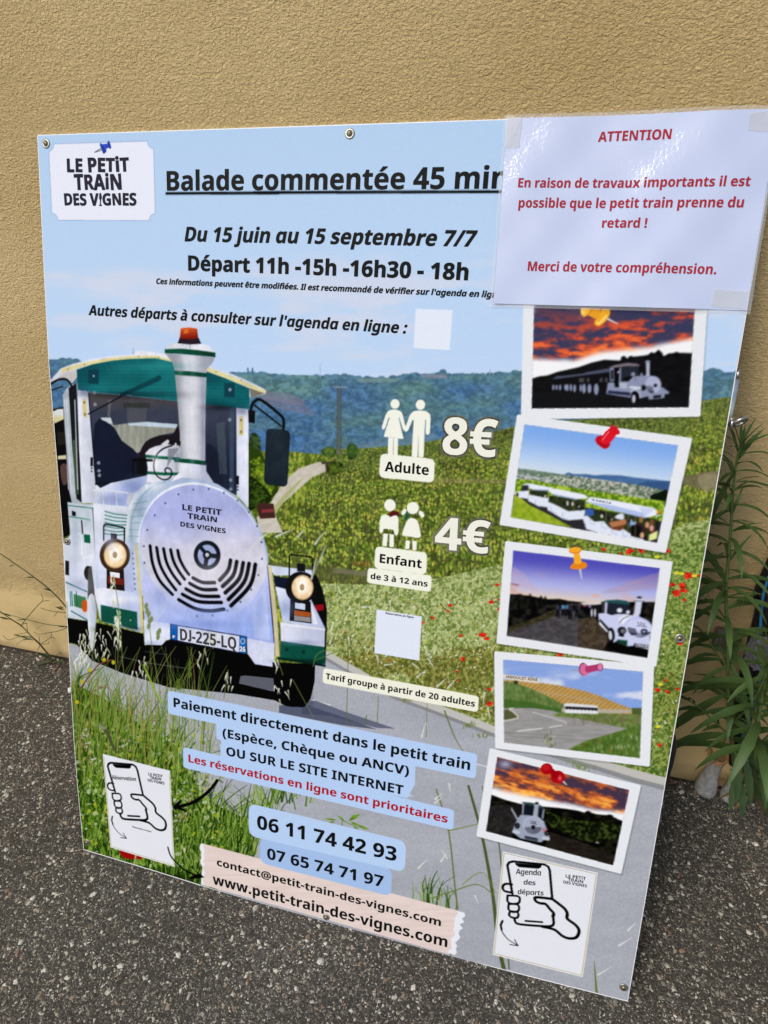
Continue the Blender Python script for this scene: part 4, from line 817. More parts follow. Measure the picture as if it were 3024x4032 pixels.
def pic1(ip):
    hy = lambda X: np.interp(X, [2090, 2260, 2350, 2450, 2560, 2720], [1432, 1440, 1405, 1395, 1385, 1352])
    fill(ip, lambda X, Y: sunset(X, Y, hy, 1, (64, 66, 94), (206, 80, 58), (244, 138, 74), (140, 160, 200)), PIC+1)
    f_('P', [(270, 625), (340, 605), (400, 598), (480, 570), (640, 535), (740, 500), (840, 478), (955, 485), (985, 455), (1010, 468), (1060, 455), (1150, 445), (1230, 425), (1250, 400), (1280, 425), (1285, 455), (1330, 430), (1400, 425), (1520, 428), (1520, 860), (270, 860)], lambda X, Y: lerp(C(19, 20, 22), C(34, 34, 36), fbm(X/30, Y/12, 3, 2)), PIC+1)
    for x, y, r in ((985, 468, 22), (1040, 465, 20), (1250, 432, 26), (1270, 450, 20), (1390, 440, 26), (1200, 438, 20)): ell('P', x, y, r, r*.8, (20, 21, 23))
    f_('P', [(270, 730), (500, 720), (900, 750), (1500, 800), (1500, 860), (270, 860)], (30, 31, 34)); W1 = (136, 144, 172); G1 = (80, 86, 104)
    f_('P', [(436, 628), (470, 605), (560, 597), (680, 583), (690, 575), (872, 545), (878, 572), (700, 600), (560, 618)], G1); f_('P', [(436, 630), (878, 573), (878, 700), (440, 690)], (26, 26, 30))
    for x in (640, 660, 700, 800, 840): f_('P', [(x, 620), (x+22, 615), (x+22, 652), (x, 652)], (74, 74, 76))
    for x, y, w, h in ((445, 690, 9, 22), (470, 690, 9, 20), (497, 691, 9, 24), (552, 692, 10, 28), (579, 692, 10, 28), (608, 698, 11, 30), (538, 690, 10, 24), (680, 700, 14, 38), (722, 700, 15, 36), (774, 705, 18, 44), (655, 695, 9, 30)): ell('P', x, y, w, h, W1)
    f_('P', [(862, 540), (920, 518), (1010, 503), (1080, 508), (1110, 522), (1100, 530), (1000, 528), (930, 540)], (120, 112, 122)); f_('P', [(876, 545), (910, 540), (912, 640), (880, 645)], W1); f_('P', [(884, 560), (904, 556), (906, 630), (888, 632)], (36, 38, 44))
    f_('P', [(910, 540), (955, 538), (950, 690), (915, 690)], (16, 16, 18)); f_('P', [(955, 535), (1100, 528), (1098, 600), (1000, 610), (960, 640)], (44, 48, 58)); f_('P', [(950, 545), (964, 540), (962, 645), (948, 650)], W1); ell('P', 942, 573, 8, 6, (240, 242, 246))
    f_('P', [(862, 655), (910, 650), (918, 690), (948, 690), (946, 645), (1020, 645), (1040, 625), (1060, 605), (1160, 600), (1220, 605), (1250, 650), (1255, 690), (1280, 690), (1332, 725), (1330, 742), (1300, 740), (1296, 772), (1180, 785), (1170, 760), (1110, 775), (1040, 770), (850, 740)], W1)
    f_('P', [(1028, 680), (1130, 690), (1110, 705), (1030, 698)], (206, 212, 226)); f_('P', [(868, 715), (1035, 730), (1035, 755), (860, 735)], (40, 44, 66)); f_('P', [(950, 655), (1010, 660), (1010, 700), (952, 695)], (170, 178, 200))
    ell('P', 1210, 670, 62, 66, (166, 174, 202)); [s_('P', [(1160+13*i, 682+i), (1170+13*i, 712+2*i), (1195+7*i, 732)], 5, (30, 32, 40), sm=3) for i in range(4)]; ell('P', 1228, 676, 13, 13, (24, 26, 32)); ell('P', 1137, 694, 18, 22, (24, 26, 30)); ell('P', 1304, 690, 9, 10, (44, 44, 48))
    f_('P', [(1145, 492), (1168, 484), (1188, 490), (1184, 505), (1182, 590), (1190, 602), (1150, 602), (1158, 590), (1156, 505)], (176, 182, 206)); s_('P', [(1150, 497), (1186, 500)], 4, (52, 60, 70)); ell('P', 1056, 590, 16, 16, W1); ell('P', 1121, 592, 10, 12, W1)
    s_('P', [(1080, 640), (1070, 610)], 4, G1); s_('P', [(1040, 720), (1050, 712), (1075, 706), (1105, 735), (1110, 770)], 8, (200, 206, 222)); ell('P', 1072, 765, 32, 46, (14, 14, 16)); ell('P', 1062, 778, 14, 32, (180, 186, 204)); f_('P', [(1210, 755), (1272, 748), (1270, 768), (1212, 776)], (30, 30, 36))
def pin1():
    clip_poly([(1900, 1215), (2600, 1228), (2600, 1500), (1900, 1500)])
    s_('P', [(860, 165), (945, 207)], 12, (206, 208, 214), PIN+1, w1=4); f_('P', [(760, 190), (790, 150), (830, 70), (870, 75), (878, 120), (860, 165), (820, 205), (785, 220)], (236, 172, 56), PIN+1, sm=4); f_('P', [(700, 85), (810, 80), (800, 160), (765, 165), (700, 130)], (228, 160, 50), PIN+1); f_('P', [(655, 100), (668, 55), (740, 50), (725, 100), (690, 145), (662, 135)], (240, 182, 70), PIN+1, sm=4)
    ell('P', 676, 105, 16, 26, (246, 202, 110), PIN+1, .3); f_('P', [(765, 200), (800, 185), (850, 130), (858, 150), (820, 195), (790, 212)], (248, 204, 110), PIN+1); s_('P', [(735, 95), (722, 128)], 8, (200, 130, 40), PIN+1); clip_poly(None)
def pic2(ip):
    fill(ip, lambda X, Y: lerp(lerp(C(126, 168, 232), C(186, 210, 238), sstep(1690, 1850, Y-.12*(X-2060))), C(212, 220, 226), sstep(1800, 1900, Y-.12*(X-2060))), PIC+2)
    f_('Q', [(530, 535), (560, 522), (600, 535), (700, 535), (760, 545), (840, 540), (960, 545), (1060, 560), (1180, 572), (1345, 590), (1330, 670), (1100, 640), (700, 590)], lambda X, Y: lerp(C(96, 128, 166), C(60, 94, 146), fbm(X/40, Y/14, 3, 2)))
    f_('Q', [(1080, 612), (1160, 590), (1340, 592), (1330, 665), (1180, 660)], (56, 84, 128), alpha=.8)
    f_('Q', [(165, 490), (300, 505), (530, 540), (800, 575), (1100, 620), (1330, 665), (1310, 780), (900, 700), (500, 625), (150, 575)], lambda X, Y: lerp(C(84, 106, 84), C(206, 202, 196), sstep(.42, .62, fbm(X/7, Y/5, 3, 1, .7))), PIC+2)
    f_('Q', [(165, 490), (530, 540), (560, 560), (160, 525)], (96, 122, 104), alpha=.8); f_('Q', [(168, 535), (420, 575), (420, 583), (168, 548)], (168, 182, 206), alpha=.8)
    f_('Q', [(1190, 700), (1240, 680), (1325, 660), (1310, 790), (1200, 740)], (24, 34, 22), sm=3)
    f_('Q', [(150, 572), (300, 585), (520, 625), (760, 665), (1000, 700), (1300, 745), (1290, 900), (700, 800), (150, 680)], lambda X, Y: lerp(C(84, 120, 30), C(166, 192, 70), sstep(.35, .65, fbm(X/9, Y/9, 3, 4))), PIC+2)
    f_('Q', [(140, 690), (420, 730), (700, 800), (1290, 900), (1250, 1070), (640, 960), (300, 900), (120, 860)], (52, 50, 54)); f_('Q', [(145, 690), (200, 720), (260, 770), (420, 850), (590, 945), (300, 900), (118, 865)], lambda X, Y: lerp(C(104, 140, 32), C(176, 186, 66), fbm(X/10, Y/16, 3, 4)), PIC+2)
    W2 = (218, 226, 242); D2 = (34, 30, 34)
    f_('Q', [(205, 615), (250, 605), (300, 610), (300, 650), (220, 645)], W2); f_('Q', [(205, 620), (255, 620), (255, 670), (200, 670)], (50, 54, 60)); f_('Q', [(165, 670), (260, 660), (250, 725), (180, 715)], W2); ell('Q', 170, 690, 8, 14, (40, 40, 46))
    for roof, side, mid in (([(260, 625), (310, 615), (440, 640), (440, 660), (300, 655)], [(255, 690), (300, 700), (410, 720), (400, 790), (330, 780), (250, 740)], [(265, 655), (400, 665), (405, 730), (260, 700)]), ([(405, 660), (450, 645), (680, 690), (720, 718), (620, 728), (440, 690)], [(400, 745), (450, 765), (500, 790), (560, 820), (690, 810), (680, 880), (560, 890), (520, 880), (400, 810)], [(410, 700), (690, 735), (690, 830), (560, 820), (420, 760)]), ([(690, 745), (730, 710), (900, 735), (1220, 795), (1245, 830), (1230, 855), (1150, 870), (850, 800)], [(668, 870), (700, 850), (760, 900), (830, 895), (880, 950), (980, 955), (1060, 1010), (1150, 1040), (1060, 1060), (700, 960)], [(690, 790), (1240, 880), (1210, 1030), (1060, 1020), (880, 960), (690, 870)])):
        f_('Q', mid, (52, 60, 40)); f_('Q', side, W2); f_('Q', roof, (226, 232, 246)); q = np.array(roof); s_('Q', [tuple(q[-1]), tuple(q[-2])], 10, (150, 170, 214))
    f_('Q', [(690, 745), (850, 765), (1150, 835), (1150, 868), (850, 800)], (172, 188, 228), PIC+2); f_('Q', [(1100, 790), (1220, 800), (1150, 865)], (196, 208, 238))
    for i in range(70):
        t = RS.rand(); x = 270+950*t; y = 660+.31*(x-270)+30*RS.rand()*(.6+t)
        if 400 < x < 420: continue
        ell('Q', x, y, 6+11*t*RS.rand(), 8+16*t*RS.rand(), ((30, 28, 32), (34, 40, 60), (196, 160, 130), (222, 216, 216), (70, 50, 44), (150, 40, 50))[RS.choice(6, p=[.4, .15, .12, .15, .13, .05])])
    f_('Q', [(690, 810), (745, 800), (755, 850), (700, 855)], (62, 94, 160), sm=3); f_('Q', [(915, 870), (950, 840), (985, 845), (980, 885)], (214, 220, 232), sm=3); f_('Q', [(870, 905), (980, 885), (1005, 880), (1005, 920), (890, 945)], (176, 118, 84)); f_('Q', [(880, 945), (1005, 925), (960, 970), (900, 960)], (110, 68, 44)); f_('Q', [(1030, 905), (1080, 898), (1080, 930), (1035, 945)], (130, 170, 222))
    f_('Q', [(1040, 930), (1090, 920), (1150, 1000), (1160, 1040), (1040, 1010)], (26, 24, 24)); [ell('Q', x, y, 16, 24, c) for x, y, c in ((1118, 885, (150, 110, 70)), (1165, 925, (196, 150, 116)), (1200, 905, (120, 80, 54)), (1200, 950, (216, 150, 140)), (1135, 975, (60, 44, 40)), (1125, 1005, (206, 164, 130)))]
    f_('Q', [(1180, 1000), (1245, 970), (1240, 1030), (1175, 1050)], (216, 228, 150)); s_('Q', [(1250, 840), (1240, 960)], 5, BLK); ell('Q', 1250, 828, 12, 15, (224, 140, 50)); f_('Q', [(1235, 850), (1285, 845), (1240, 865)], W2)
    for x, y0, y1 in ((262, 640, 700), (405, 680, 720), (690, 735, 800), (850, 790, 900), (1075, 860, 1030), (1020, 850, 960), (600, 720, 820)): s_('Q', [(x, y0), (x-3, y1)], 4, (140, 132, 90))
    for x, y in ((712, 940), (750, 900), (840, 930), (915, 970), (1000, 990), (540, 860), (450, 810), (330, 765)): s_('Q', [(x-22, y-30), (x-20, y+12), (x+18, y+22)], 3, (120, 136, 160), sm=2)
def pin2():
    s_('Q', [(792, 320), (760, 350)], 10, (170, 176, 190), PIN+2, w1=3); f_('Q', [(768, 268), (790, 243), (840, 245), (878, 290), (872, 325), (840, 342), (800, 320), (775, 295)], (190, 28, 42), PIN+2, sm=4); f_('Q', [(808, 262), (880, 180), (930, 230), (860, 310), (825, 300)], (214, 36, 52), PIN+2, sm=2); f_('Q', [(878, 185), (890, 166), (920, 168), (955, 210), (945, 232), (915, 230), (885, 210)], (206, 34, 48), PIN+2, sm=4); s_('Q', [(822, 275), (870, 212)], 8, (240, 110, 120), PIN+2)
    f_('Q', [(780, 290), (830, 305), (870, 300), (868, 322), (838, 338), (800, 318)], (160, 22, 34), PIN+2, alpha=.6)
def pic3(ip):
    def sk(X, Y):
        d = Y-.09*(X-2010); c = lerp(C(84, 82, 180), C(172, 178, 228), sstep(2190, 2310, d)); c = lerp(c, C(230, 208, 176), sstep(2290, 2375, d)); sd = np.abs((X-2290)/330); c = lerp(c, C(236, 190, 130), .6*sstep(.35, 1, sd)*sstep(2310, 2370, d))
        cl = sstep(.48, .62, fbm((X+Y)/90, (Y-.2*X)/40, 4, 2))*sstep(.35, .75, sd)*sstep(2230, 2290, d); return lerp(c, C(206, 166, 160), .8*cl)
    fill(ip, sk, PIC+3)
    f_('R', [(140, 245), (200, 265), (260, 310), (330, 400), (380, 460), (260, 420), (130, 380)], (196, 168, 184), alpha=.38, sm=3); f_('R', [(930, 455), (1150, 380), (1425, 290), (1415, 420), (1200, 450), (1000, 470)], (170, 144, 162), alpha=.4, sm=3); f_('R', [(820, 490), (870, 478), (920, 492), (880, 500)], (224, 170, 140)); f_('R', [(135, 380), (220, 395), (190, 405), (135, 392)], (150, 110, 130))
    f_('R', [(95, 475), (200, 480), (300, 490), (440, 520), (560, 518), (640, 535), (800, 550), (1000, 545), (1390, 545), (1390, 1040), (90, 1040)], lambda X, Y: lerp(C(17, 17, 18), C(48, 47, 42), sstep(.4, .7, fbm(X/26, Y/18, 4, 1))), PIC+3)
    for i in range(40): ell('R', 120+330*RS.rand(), 500+90*RS.rand(), 14, 30, ((22, 24, 22), (40, 42, 36))[i % 2], alpha=.6)
    f_('R', [(640, 560), (740, 560), (720, 700), (715, 900), (720, 965), (100, 840), (110, 800), (400, 700)], lambda X, Y: lerp(C(56, 54, 58), C(96, 94, 98), fbm(X/14, Y/9, 4, 3)), PIC+3); f_('R', [(110, 760), (300, 700), (530, 600), (540, 660), (330, 740), (110, 810)], lambda X, Y: lerp(C(34, 34, 26), C(88, 82, 62), fbm(X/16, Y/8, 3, 3)))
    f_('R', [(720, 690), (860, 680), (960, 800), (1000, 900), (900, 980), (715, 950)], lambda X, Y: lerp(C(44, 38, 32), C(104, 92, 78), fbm(X/14, Y/10, 4, 5)))
    for x, h, c in ((543, 110, (60, 66, 80)), (588, 100, (100, 130, 170)), (622, 100, (70, 120, 150)), (650, 132, (54, 44, 50)), (710, 112, (40, 40, 46)), (683, 60, (24, 24, 26)), (775, 60, (150, 90, 110)), (825, 80, (170, 130, 190)), (800, 60, (60, 60, 64)), (755, 55, (80, 40, 40))):
        y1 = 560+h; ell('R', x, 560, 8, 10, (40, 32, 30)); f_('R', [(x-15, 572), (x+15, 572), (x+13, 560+h*.5), (x-13, 560+h*.5)], c); s_('R', [(x-7, 560+h*.5), (x-9, y1)], 11, (18, 18, 24)); s_('R', [(x+7, 560+h*.5), (x+10, y1)], 11, (18, 18, 24))
    W3 = (196, 203, 234); D3 = (30, 36, 48)
    f_('R', [(740, 552), (920, 545), (920, 570), (760, 570)], (206, 206, 200)); f_('R', [(830, 575), (920, 565), (910, 690), (830, 650)], (30, 30, 32)); [ell('R', x, 640, 8, 38, (216, 220, 232)) for x in (838, 866)]
    f_('R', [(920, 545), (970, 530), (1060, 525), (1140, 535), (1175, 555), (1165, 572), (1000, 555)], (44, 82, 86)); f_('R', [(935, 550), (1165, 570), (1160, 650), (960, 640)], (40, 44, 56)); f_('R', [(955, 545), (975, 550), (968, 640), (950, 645)], W3); f_('R', [(930, 560), (952, 555), (950, 640), (928, 630)], (70, 60, 60))
    f_('R', [(895, 645), (960, 640), (1010, 660), (1060, 650), (1130, 650), (1250, 670), (1320, 710), (1345, 740), (1340, 970), (1330, 960), (1210, 925), (1150, 930), (1060, 880), (1030, 900), (985, 810), (900, 710)], W3)
    f_('R', [(905, 715), (985, 805), (985, 770), (910, 690)], D3); f_('R', [(905, 710), (930, 740), (980, 800), (978, 815), (900, 735)], (230, 234, 246)); f_('R', [(1070, 690), (1130, 655), (1190, 665), (1120, 730), (1085, 740)], (226, 230, 246)); s_('R', [(1080, 730), (1110, 690), (1170, 665)], 5, D3, sm=3)
    ell('R', 1245, 770, 128, 92, (186, 194, 232), None, .25); ell('R', 1250, 780, 115, 82, (200, 206, 238), None, .25)
    for i in range(4): s_('R', [(1158+18*i, 768+4*i), (1165+18*i, 805+2*i), (1190+12*i, 832-i)], 9, (20, 22, 30), sm=3)
    for i in range(4): s_('R', [(1215+5*i, 842-12*i), (1270, 852-9*i), (1345, 820-5*i)], 5, (40, 44, 60), sm=3)
    ell('R', 1293, 803, 30, 24, (26, 28, 36)); ell('R', 1293, 803, 16, 12, (150, 158, 196)); ell('R', 1100, 795, 38, 34, (24, 26, 30)); ell('R', 1108, 798, 22, 20, (110, 112, 120)); f_('R', [(1075, 820), (1120, 830), (1115, 850), (1070, 840)], (20, 20, 24))
    f_('R', [(1204, 527), (1250, 515), (1298, 527), (1275, 550), (1262, 640), (1248, 670), (1195, 660), (1205, 640), (1218, 545)], (200, 204, 226)); f_('R', [(1235, 497), (1270, 500), (1272, 515), (1232, 514)], (30, 26, 34)); s_('R', [(1206, 535), (1295, 540)], 6, (40, 60, 70)); ell('R', 1080, 618, 24, 20, (220, 222, 238)); ell('R', 1153, 635, 16, 18, (220, 222, 238)); s_('R', [(1140, 645), (1165, 648)], 4, (30, 60, 60))
    ell('R', 1008, 830, 30, 62, (18, 18, 20), None, -.1); ell('R', 1000, 835, 16, 42, (206, 210, 222), None, -.1); f_('R', [(1060, 870), (1150, 880), (1145, 930), (1060, 890)], (30, 70, 62)); f_('R', [(1205, 905), (1335, 920), (1335, 950), (1205, 935)], (24, 26, 34)); f_('R', [(1218, 910), (1333, 923), (1333, 948), (1218, 934)], (178, 184, 200)); f_('R', [(980, 890), (1150, 935), (1330, 970), (1330, 1040), (1100, 1000), (960, 930)], (18, 16, 16))
def pin3():
    s_('R', [(735, 255), (750, 345)], 16, (196, 202, 214), PIN+3, w1=5); f_('R', [(653, 250), (670, 215), (720, 195), (775, 200), (798, 225), (780, 250), (720, 262)], (224, 132, 40), PIN+3, sm=4); f_('R', [(682, 120), (730, 118), (752, 200), (735, 215), (700, 215), (684, 205)], (240, 170, 50), PIN+3); ell('R', 693, 100, 54, 26, (216, 128, 40), PIN+3, -.05); ell('R', 693, 92, 52, 24, (240, 166, 56), PIN+3, -.05)
def pic4(ip):
    fill(ip, lambda X, Y: lerp(C(132, 160, 220), C(206, 214, 232), sstep(.42, .68, fbm(X/120, Y/45, 4, 3))*sstep(2620, 2700, Y)), PIC+4)
    f_('I', [(262, 880), (330, 880), (420, 885), (600, 910), (760, 945), (850, 975), (930, 1010), (1035, 1050), (1100, 1050), (1100, 1150), (270, 1150)], lambda X, Y: lerp(C(166, 130, 74), C(206, 172, 106), .5+.5*np.sin((X*.9+Y*1.2)/3.2))*lerp(C(225, 225, 225), C(255, 255, 255), fbm(X/30, Y/20, 3, 1)), PIC+4)
    s_('I', [(450, 940), (650, 975), (860, 1010)], 8, (172, 154, 124)); f_('I', [(265, 885), (340, 895), (440, 930), (560, 985), (640, 1030), (900, 1080), (265, 1080)], lambda X, Y: lerp(C(66, 92, 48), C(132, 150, 92), fbm(X/8, Y/14, 4, 2)), PIC+4); f_('I', [(265, 990), (440, 1010), (560, 1040), (640, 1050), (700, 1080), (270, 1080)], (60, 96, 42), alpha=.7)
    f_('I', [(270, 845), (487, 868), (485, 900), (270, 872)], (216, 210, 196), PIC+4); ell('I', 348, 893, 14, 12, (50, 64, 44)); f_('I', [(620, 1045), (1035, 1055), (1035, 1075), (800, 1080), (620, 1070)], (176, 168, 150)); f_('I', [(1035, 1045), (1100, 1045), (1100, 1090), (1035, 1085)], (80, 96, 56))
    f_('I', [(275, 1045), (440, 1045), (560, 1060), (700, 1100), (1030, 1165), (1100, 1180), (1095, 1340), (270, 1260)], lambda X, Y: lerp(C(134, 134, 136), C(162, 161, 160), fbm(X/40, Y/9, 3, 2)), PIC+4)
    f_('I', [(565, 1080), (650, 1072), (850, 1075), (1100, 1085), (1100, 1180), (1000, 1165), (700, 1105), (580, 1095)], lambda X, Y: lerp(C(70, 94, 42), C(138, 152, 96), fbm(X/10, Y/10, 3, 4)), PIC+4)
    for i in range(60): x = 680+410*RS.rand(); s_('I', [(x, 1075+RS.rand()*40), (x, 1110+40*RS.rand())], 3, (116, 104, 84), alpha=.7)
    f_('I', [(632, 1022), (660, 1016), (830, 1030), (838, 1045), (835, 1080), (640, 1075)], (216, 218, 224), PIC+4); f_('I', [(640, 1035), (835, 1045), (832, 1062), (640, 1052)], (34, 34, 36)); [ell('I', 660+22*i, 1062+i, 6, 13, (226, 228, 236)) for i in range(8)]
    f_('I', [(275, 1060), (310, 1050), (350, 1090), (375, 1100), (350, 1115), (275, 1120)], (88, 92, 62)); s_('I', [(275, 1122), (340, 1110), (362, 1098), (330, 1065), (308, 1052), (330, 1046)], 9, (196, 192, 184), sm=3)
    s_('I', [(355, 1182), (505, 1166)], 6, (226, 226, 226)); s_('I', [(545, 1160), (620, 1148)], 5, (226, 226, 226)); s_('I', [(445, 1070), (520, 1090), (640, 1128), (640, 1142)], 4, (216, 216, 214), sm=3); s_('I', [(278, 1192), (700, 1210)], 3, (110, 110, 112)); s_('I', [(300, 1210), (1000, 1250)], 3, (118, 118, 118))
    f_('I', [(660, 1290), (760, 1240), (900, 1200), (1000, 1170), (1100, 1140), (1090, 1350), (700, 1310)], lambda X, Y: lerp(C(56, 84, 38), C(118, 142, 70), fbm(X/9, Y/14, 4, 2)), PIC+4)
    for i in range(160): x, y = 680+400*RS.rand(), 1210+110*RS.rand(); (y > 1330-.36*(x-640)+20) and s_('I', [(x, y), (x+8*RS.randn(), y-26)], 4, ((140, 160, 90), (60, 90, 36), (200, 206, 186))[RS.randint(3)], w1=1, alpha=.8)
    for i in range(26): x = 520+60*RS.rand(); y = 1170+90*RS.rand(); s_('I', [(x, y+20), (x+3*RS.randn(), y)], 5, ((90, 100, 60), (180, 180, 140), (60, 66, 44))[RS.randint(3)], w1=1)
    for x, y in ((760, 1265), (838, 1240), (905, 1300)): ell('I', x, y, 5, 4, (180, 50, 44))
def pin4():
    s_('I', [(725, 820), (672, 825)], 7, (150, 152, 166), PIN+4, w1=3); ell('I', 748, 815, 26, 38, (60, 24, 44), PIN+4, -.1); ell('I', 746, 815, 23, 35, (176, 74, 122), PIN+4, -.1); ell('I', 756, 818, 26, 36, (206, 112, 156), PIN+4, -.1); f_('I', [(760, 798), (840, 784), (850, 818), (775, 838), (758, 825)], (172, 66, 112), PIN+4); ell('I', 847, 803, 19, 23, (70, 28, 50), PIN+4); ell('I', 847, 803, 16, 21, (212, 122, 164), PIN+4)
def pic5(ip):
    hy = lambda X: np.interp(X, [1930, 2050, 2200, 2350, 2480], [3115, 3140, 3175, 3205, 3215])
    fill(ip, lambda X, Y: sunset(X, Y, hy, 5, (74, 60, 78), (198, 96, 50), (250, 186, 90), (130, 150, 196), 110, 24, -.28), PIC+5); blob('S', 330, 270, 60, 40, (180, 190, 220), .7); blob('S', 260, 470, 60, 20, (250, 214, 120), .5)
    f_('S', [(180, 545), (260, 575), (330, 600), (400, 620), (480, 640), (700, 665), (820, 675), (900, 685), (1000, 700), (1070, 720), (1100, 710), (1180, 735), (1300, 745), (1350, 770), (1430, 800), (1340, 1230), (140, 900)], lambda X, Y: lerp(C(17, 17, 17), C(40, 40, 28), sstep(.4, .7, fbm(X/22, Y/14, 4, 2))), PIC+5)
    f_('S', [(190, 660), (330, 640), (400, 650), (440, 900), (400, 960), (150, 890)], lambda X, Y: lerp(C(30, 29, 29), C(62, 60, 60), fbm(X/14, Y/10, 3, 2))); f_('S', [(700, 700), (900, 780), (1430, 830), (1400, 960), (1100, 1000), (750, 850)], lambda X, Y: lerp(C(22, 28, 16), C(66, 76, 40), sstep(.4, .7, fbm(X/10, Y/9, 3, 3)))); f_('S', [(740, 900), (1000, 980), (1360, 1120), (1330, 1220), (700, 1040)], lambda X, Y: lerp(C(28, 26, 24), C(58, 52, 46), fbm(X/20, Y/7, 3, 4)))
    for x, y, r in ((1100, 725, 30), (1300, 765, 40), (1240, 760, 24), (1350, 780, 20), (560, 660, 1)): ell('S', x, y, r, r*.7, (22, 24, 22))
    W5 = (150, 160, 180); f_('S', [(385, 640), (480, 645), (475, 800), (430, 800), (380, 700)], (34, 32, 34)); [s_('S', [(390+13*i, 675+22*i), (392+13*i, 705+24*i)], 9, (170, 176, 186)) for i in range(5)]
    f_('S', [(482, 620), (560, 625), (640, 640), (710, 685), (690, 690), (600, 660), (500, 640)], (54, 74, 74)); f_('S', [(495, 640), (690, 690), (675, 780), (490, 740)], (30, 36, 44)); f_('S', [(490, 640), (506, 642), (498, 740), (484, 740)], W5); f_('S', [(682, 690), (696, 692), (684, 780), (668, 775)], W5)
    f_('S', [(470, 740), (560, 745), (640, 760), (690, 800), (720, 880), (745, 960), (740, 980), (690, 975), (664, 998), (470, 960), (395, 900), (420, 820)], W5); f_('S', [(396, 880), (465, 895), (465, 920), (396, 908)], (190, 198, 214)); f_('S', [(672, 940), (744, 955), (740, 980), (672, 968)], (190, 198, 214))
    ell('S', 590, 838, 96, 84, (174, 182, 200), None, .1); ell('S', 590, 838, 86, 76, (162, 168, 190), None, .1)
    for i in range(5): r = 34+11*i; s_('S', [(590+r*math.cos(a), 850+r*.85*math.sin(a)) for a in np.linspace(.15, 3.0, 12)], 5, (30, 34, 42))
    ell('S', 590, 856, 20, 20, (26, 28, 34)); ell('S', 442, 842, 24, 28, (22, 24, 26)); ell('S', 442, 842, 12, 14, (70, 66, 62)); ell('S', 716, 910, 22, 26, (22, 24, 26)); ell('S', 718, 912, 11, 13, (80, 76, 72)); f_('S', [(680, 860), (715, 880), (700, 900), (676, 890)], (190, 110, 116))
    f_('S', [(596, 640), (652, 645), (640, 665), (632, 760), (585, 755), (600, 665)], (158, 166, 182)); f_('S', [(612, 622), (638, 622), (640, 642), (606, 640)], (22, 20, 22)); s_('S', [(590, 700), (570, 720), (580, 745)], 5, BLK); f_('S', [(512, 936), (632, 960), (630, 985), (512, 960)], (26, 30, 40)); f_('S', [(390, 915), (470, 965), (664, 1000), (700, 985), (690, 1030), (400, 960)], (12, 12, 12)); f_('S', [(1165, 1000), (1185, 990), (1210, 1010)], (200, 196, 190))
def pin5():
    s_('S', [(870, 430), (900, 460)], 15, (200, 200, 206), PIN+5, w1=8); ell('S', 820, 388, 66, 60, (168, 20, 30), PIN+5, .1); f_('S', [(735, 330), (770, 305), (830, 360), (820, 395), (770, 400)], (150, 16, 26), PIN+5); ell('S', 716, 312, 56, 52, (166, 20, 30), PIN+5); ell('S', 708, 300, 34, 30, (196, 44, 52), PIN+5, alpha=.6); blob('S', 838, 400, 16, 22, (240, 120, 130), .8)
card(1, 'H', [(243, 40), (1333, 70), (1290, 752), (227, 768)], [(305, 45), (1260, 75), (1222, 698), (290, 704)], pic1, pin1)
card(2, 'H', [(205, 738), (1243, 880), (1085, 1560), (100, 1392)], [(248, 797), (1160, 922), (1035, 1500), (165, 1350)], pic2, pin2)
card(3, 'I', [(285, 55), (1277, 178), (1180, 802), (233, 662)], [(332, 110), (1202, 217), (1128, 748), (293, 618)], pic3, lambda: 0)
card(4, 'I', [(220, 708), (1168, 790), (1142, 1393), (225, 1283)], [(272, 757), (1103, 830), (1083, 1343), (278, 1250)], pic4, pin4)
pin3()
card(5, 'S', [(185, 118), (1595, 465), (1410, 1292), (60, 940)], [(254, 200), (1486, 510), (1335, 1213), (150, 893)], pic5, pin5)

def label(n, pts, col, r=14): fill(pts, col, n, round_=r)
BLUE = (176, 203, 240); CREAM = (236, 239, 226)
# logo card with scooped corners
def scoop(c, p, q, n=7):                              # concave corner: arc round the sharp corner c from p to q
    c, p, q = map(np.array, (c, p, q)); return [tuple(c+(p-c)*math.cos(t)+(q-c)*math.sin(t)) for t in np.linspace(0, math.pi/2, n)]
lc = scoop((157, 227), (160, 275), (192, 226))+scoop((838, 207), (800, 208), (839, 257))+scoop((852, 726), (850, 680), (812, 725))+scoop((181, 720), (218, 720), (179, 676))
stroke(px('A', *lc, lc[0]), 3, (110, 130, 180)); f_('A', lc, (226, 232, 246), LOGO)
f_('A', [(455, 280), (500, 252), (505, 262)], (226, 232, 246), LOGOPIN); s_('A', [(457, 280), (503, 252)], 3, (20, 24, 50), LOGOPIN); s_('A', [(457, 281), (505, 265)], 3, (20, 24, 50), LOGOPIN); f_('A', [(490, 228), (505, 226), (535, 270), (515, 290), (505, 270)], (44, 66, 160), LOGOPIN, sm=3); f_('A', [(505, 228), (548, 222), (556, 248), (525, 262)], (58, 84, 190), LOGOPIN); f_('A', [(540, 214), (552, 208), (566, 250), (552, 256)], (44, 66, 160), LOGOPIN, sm=2)
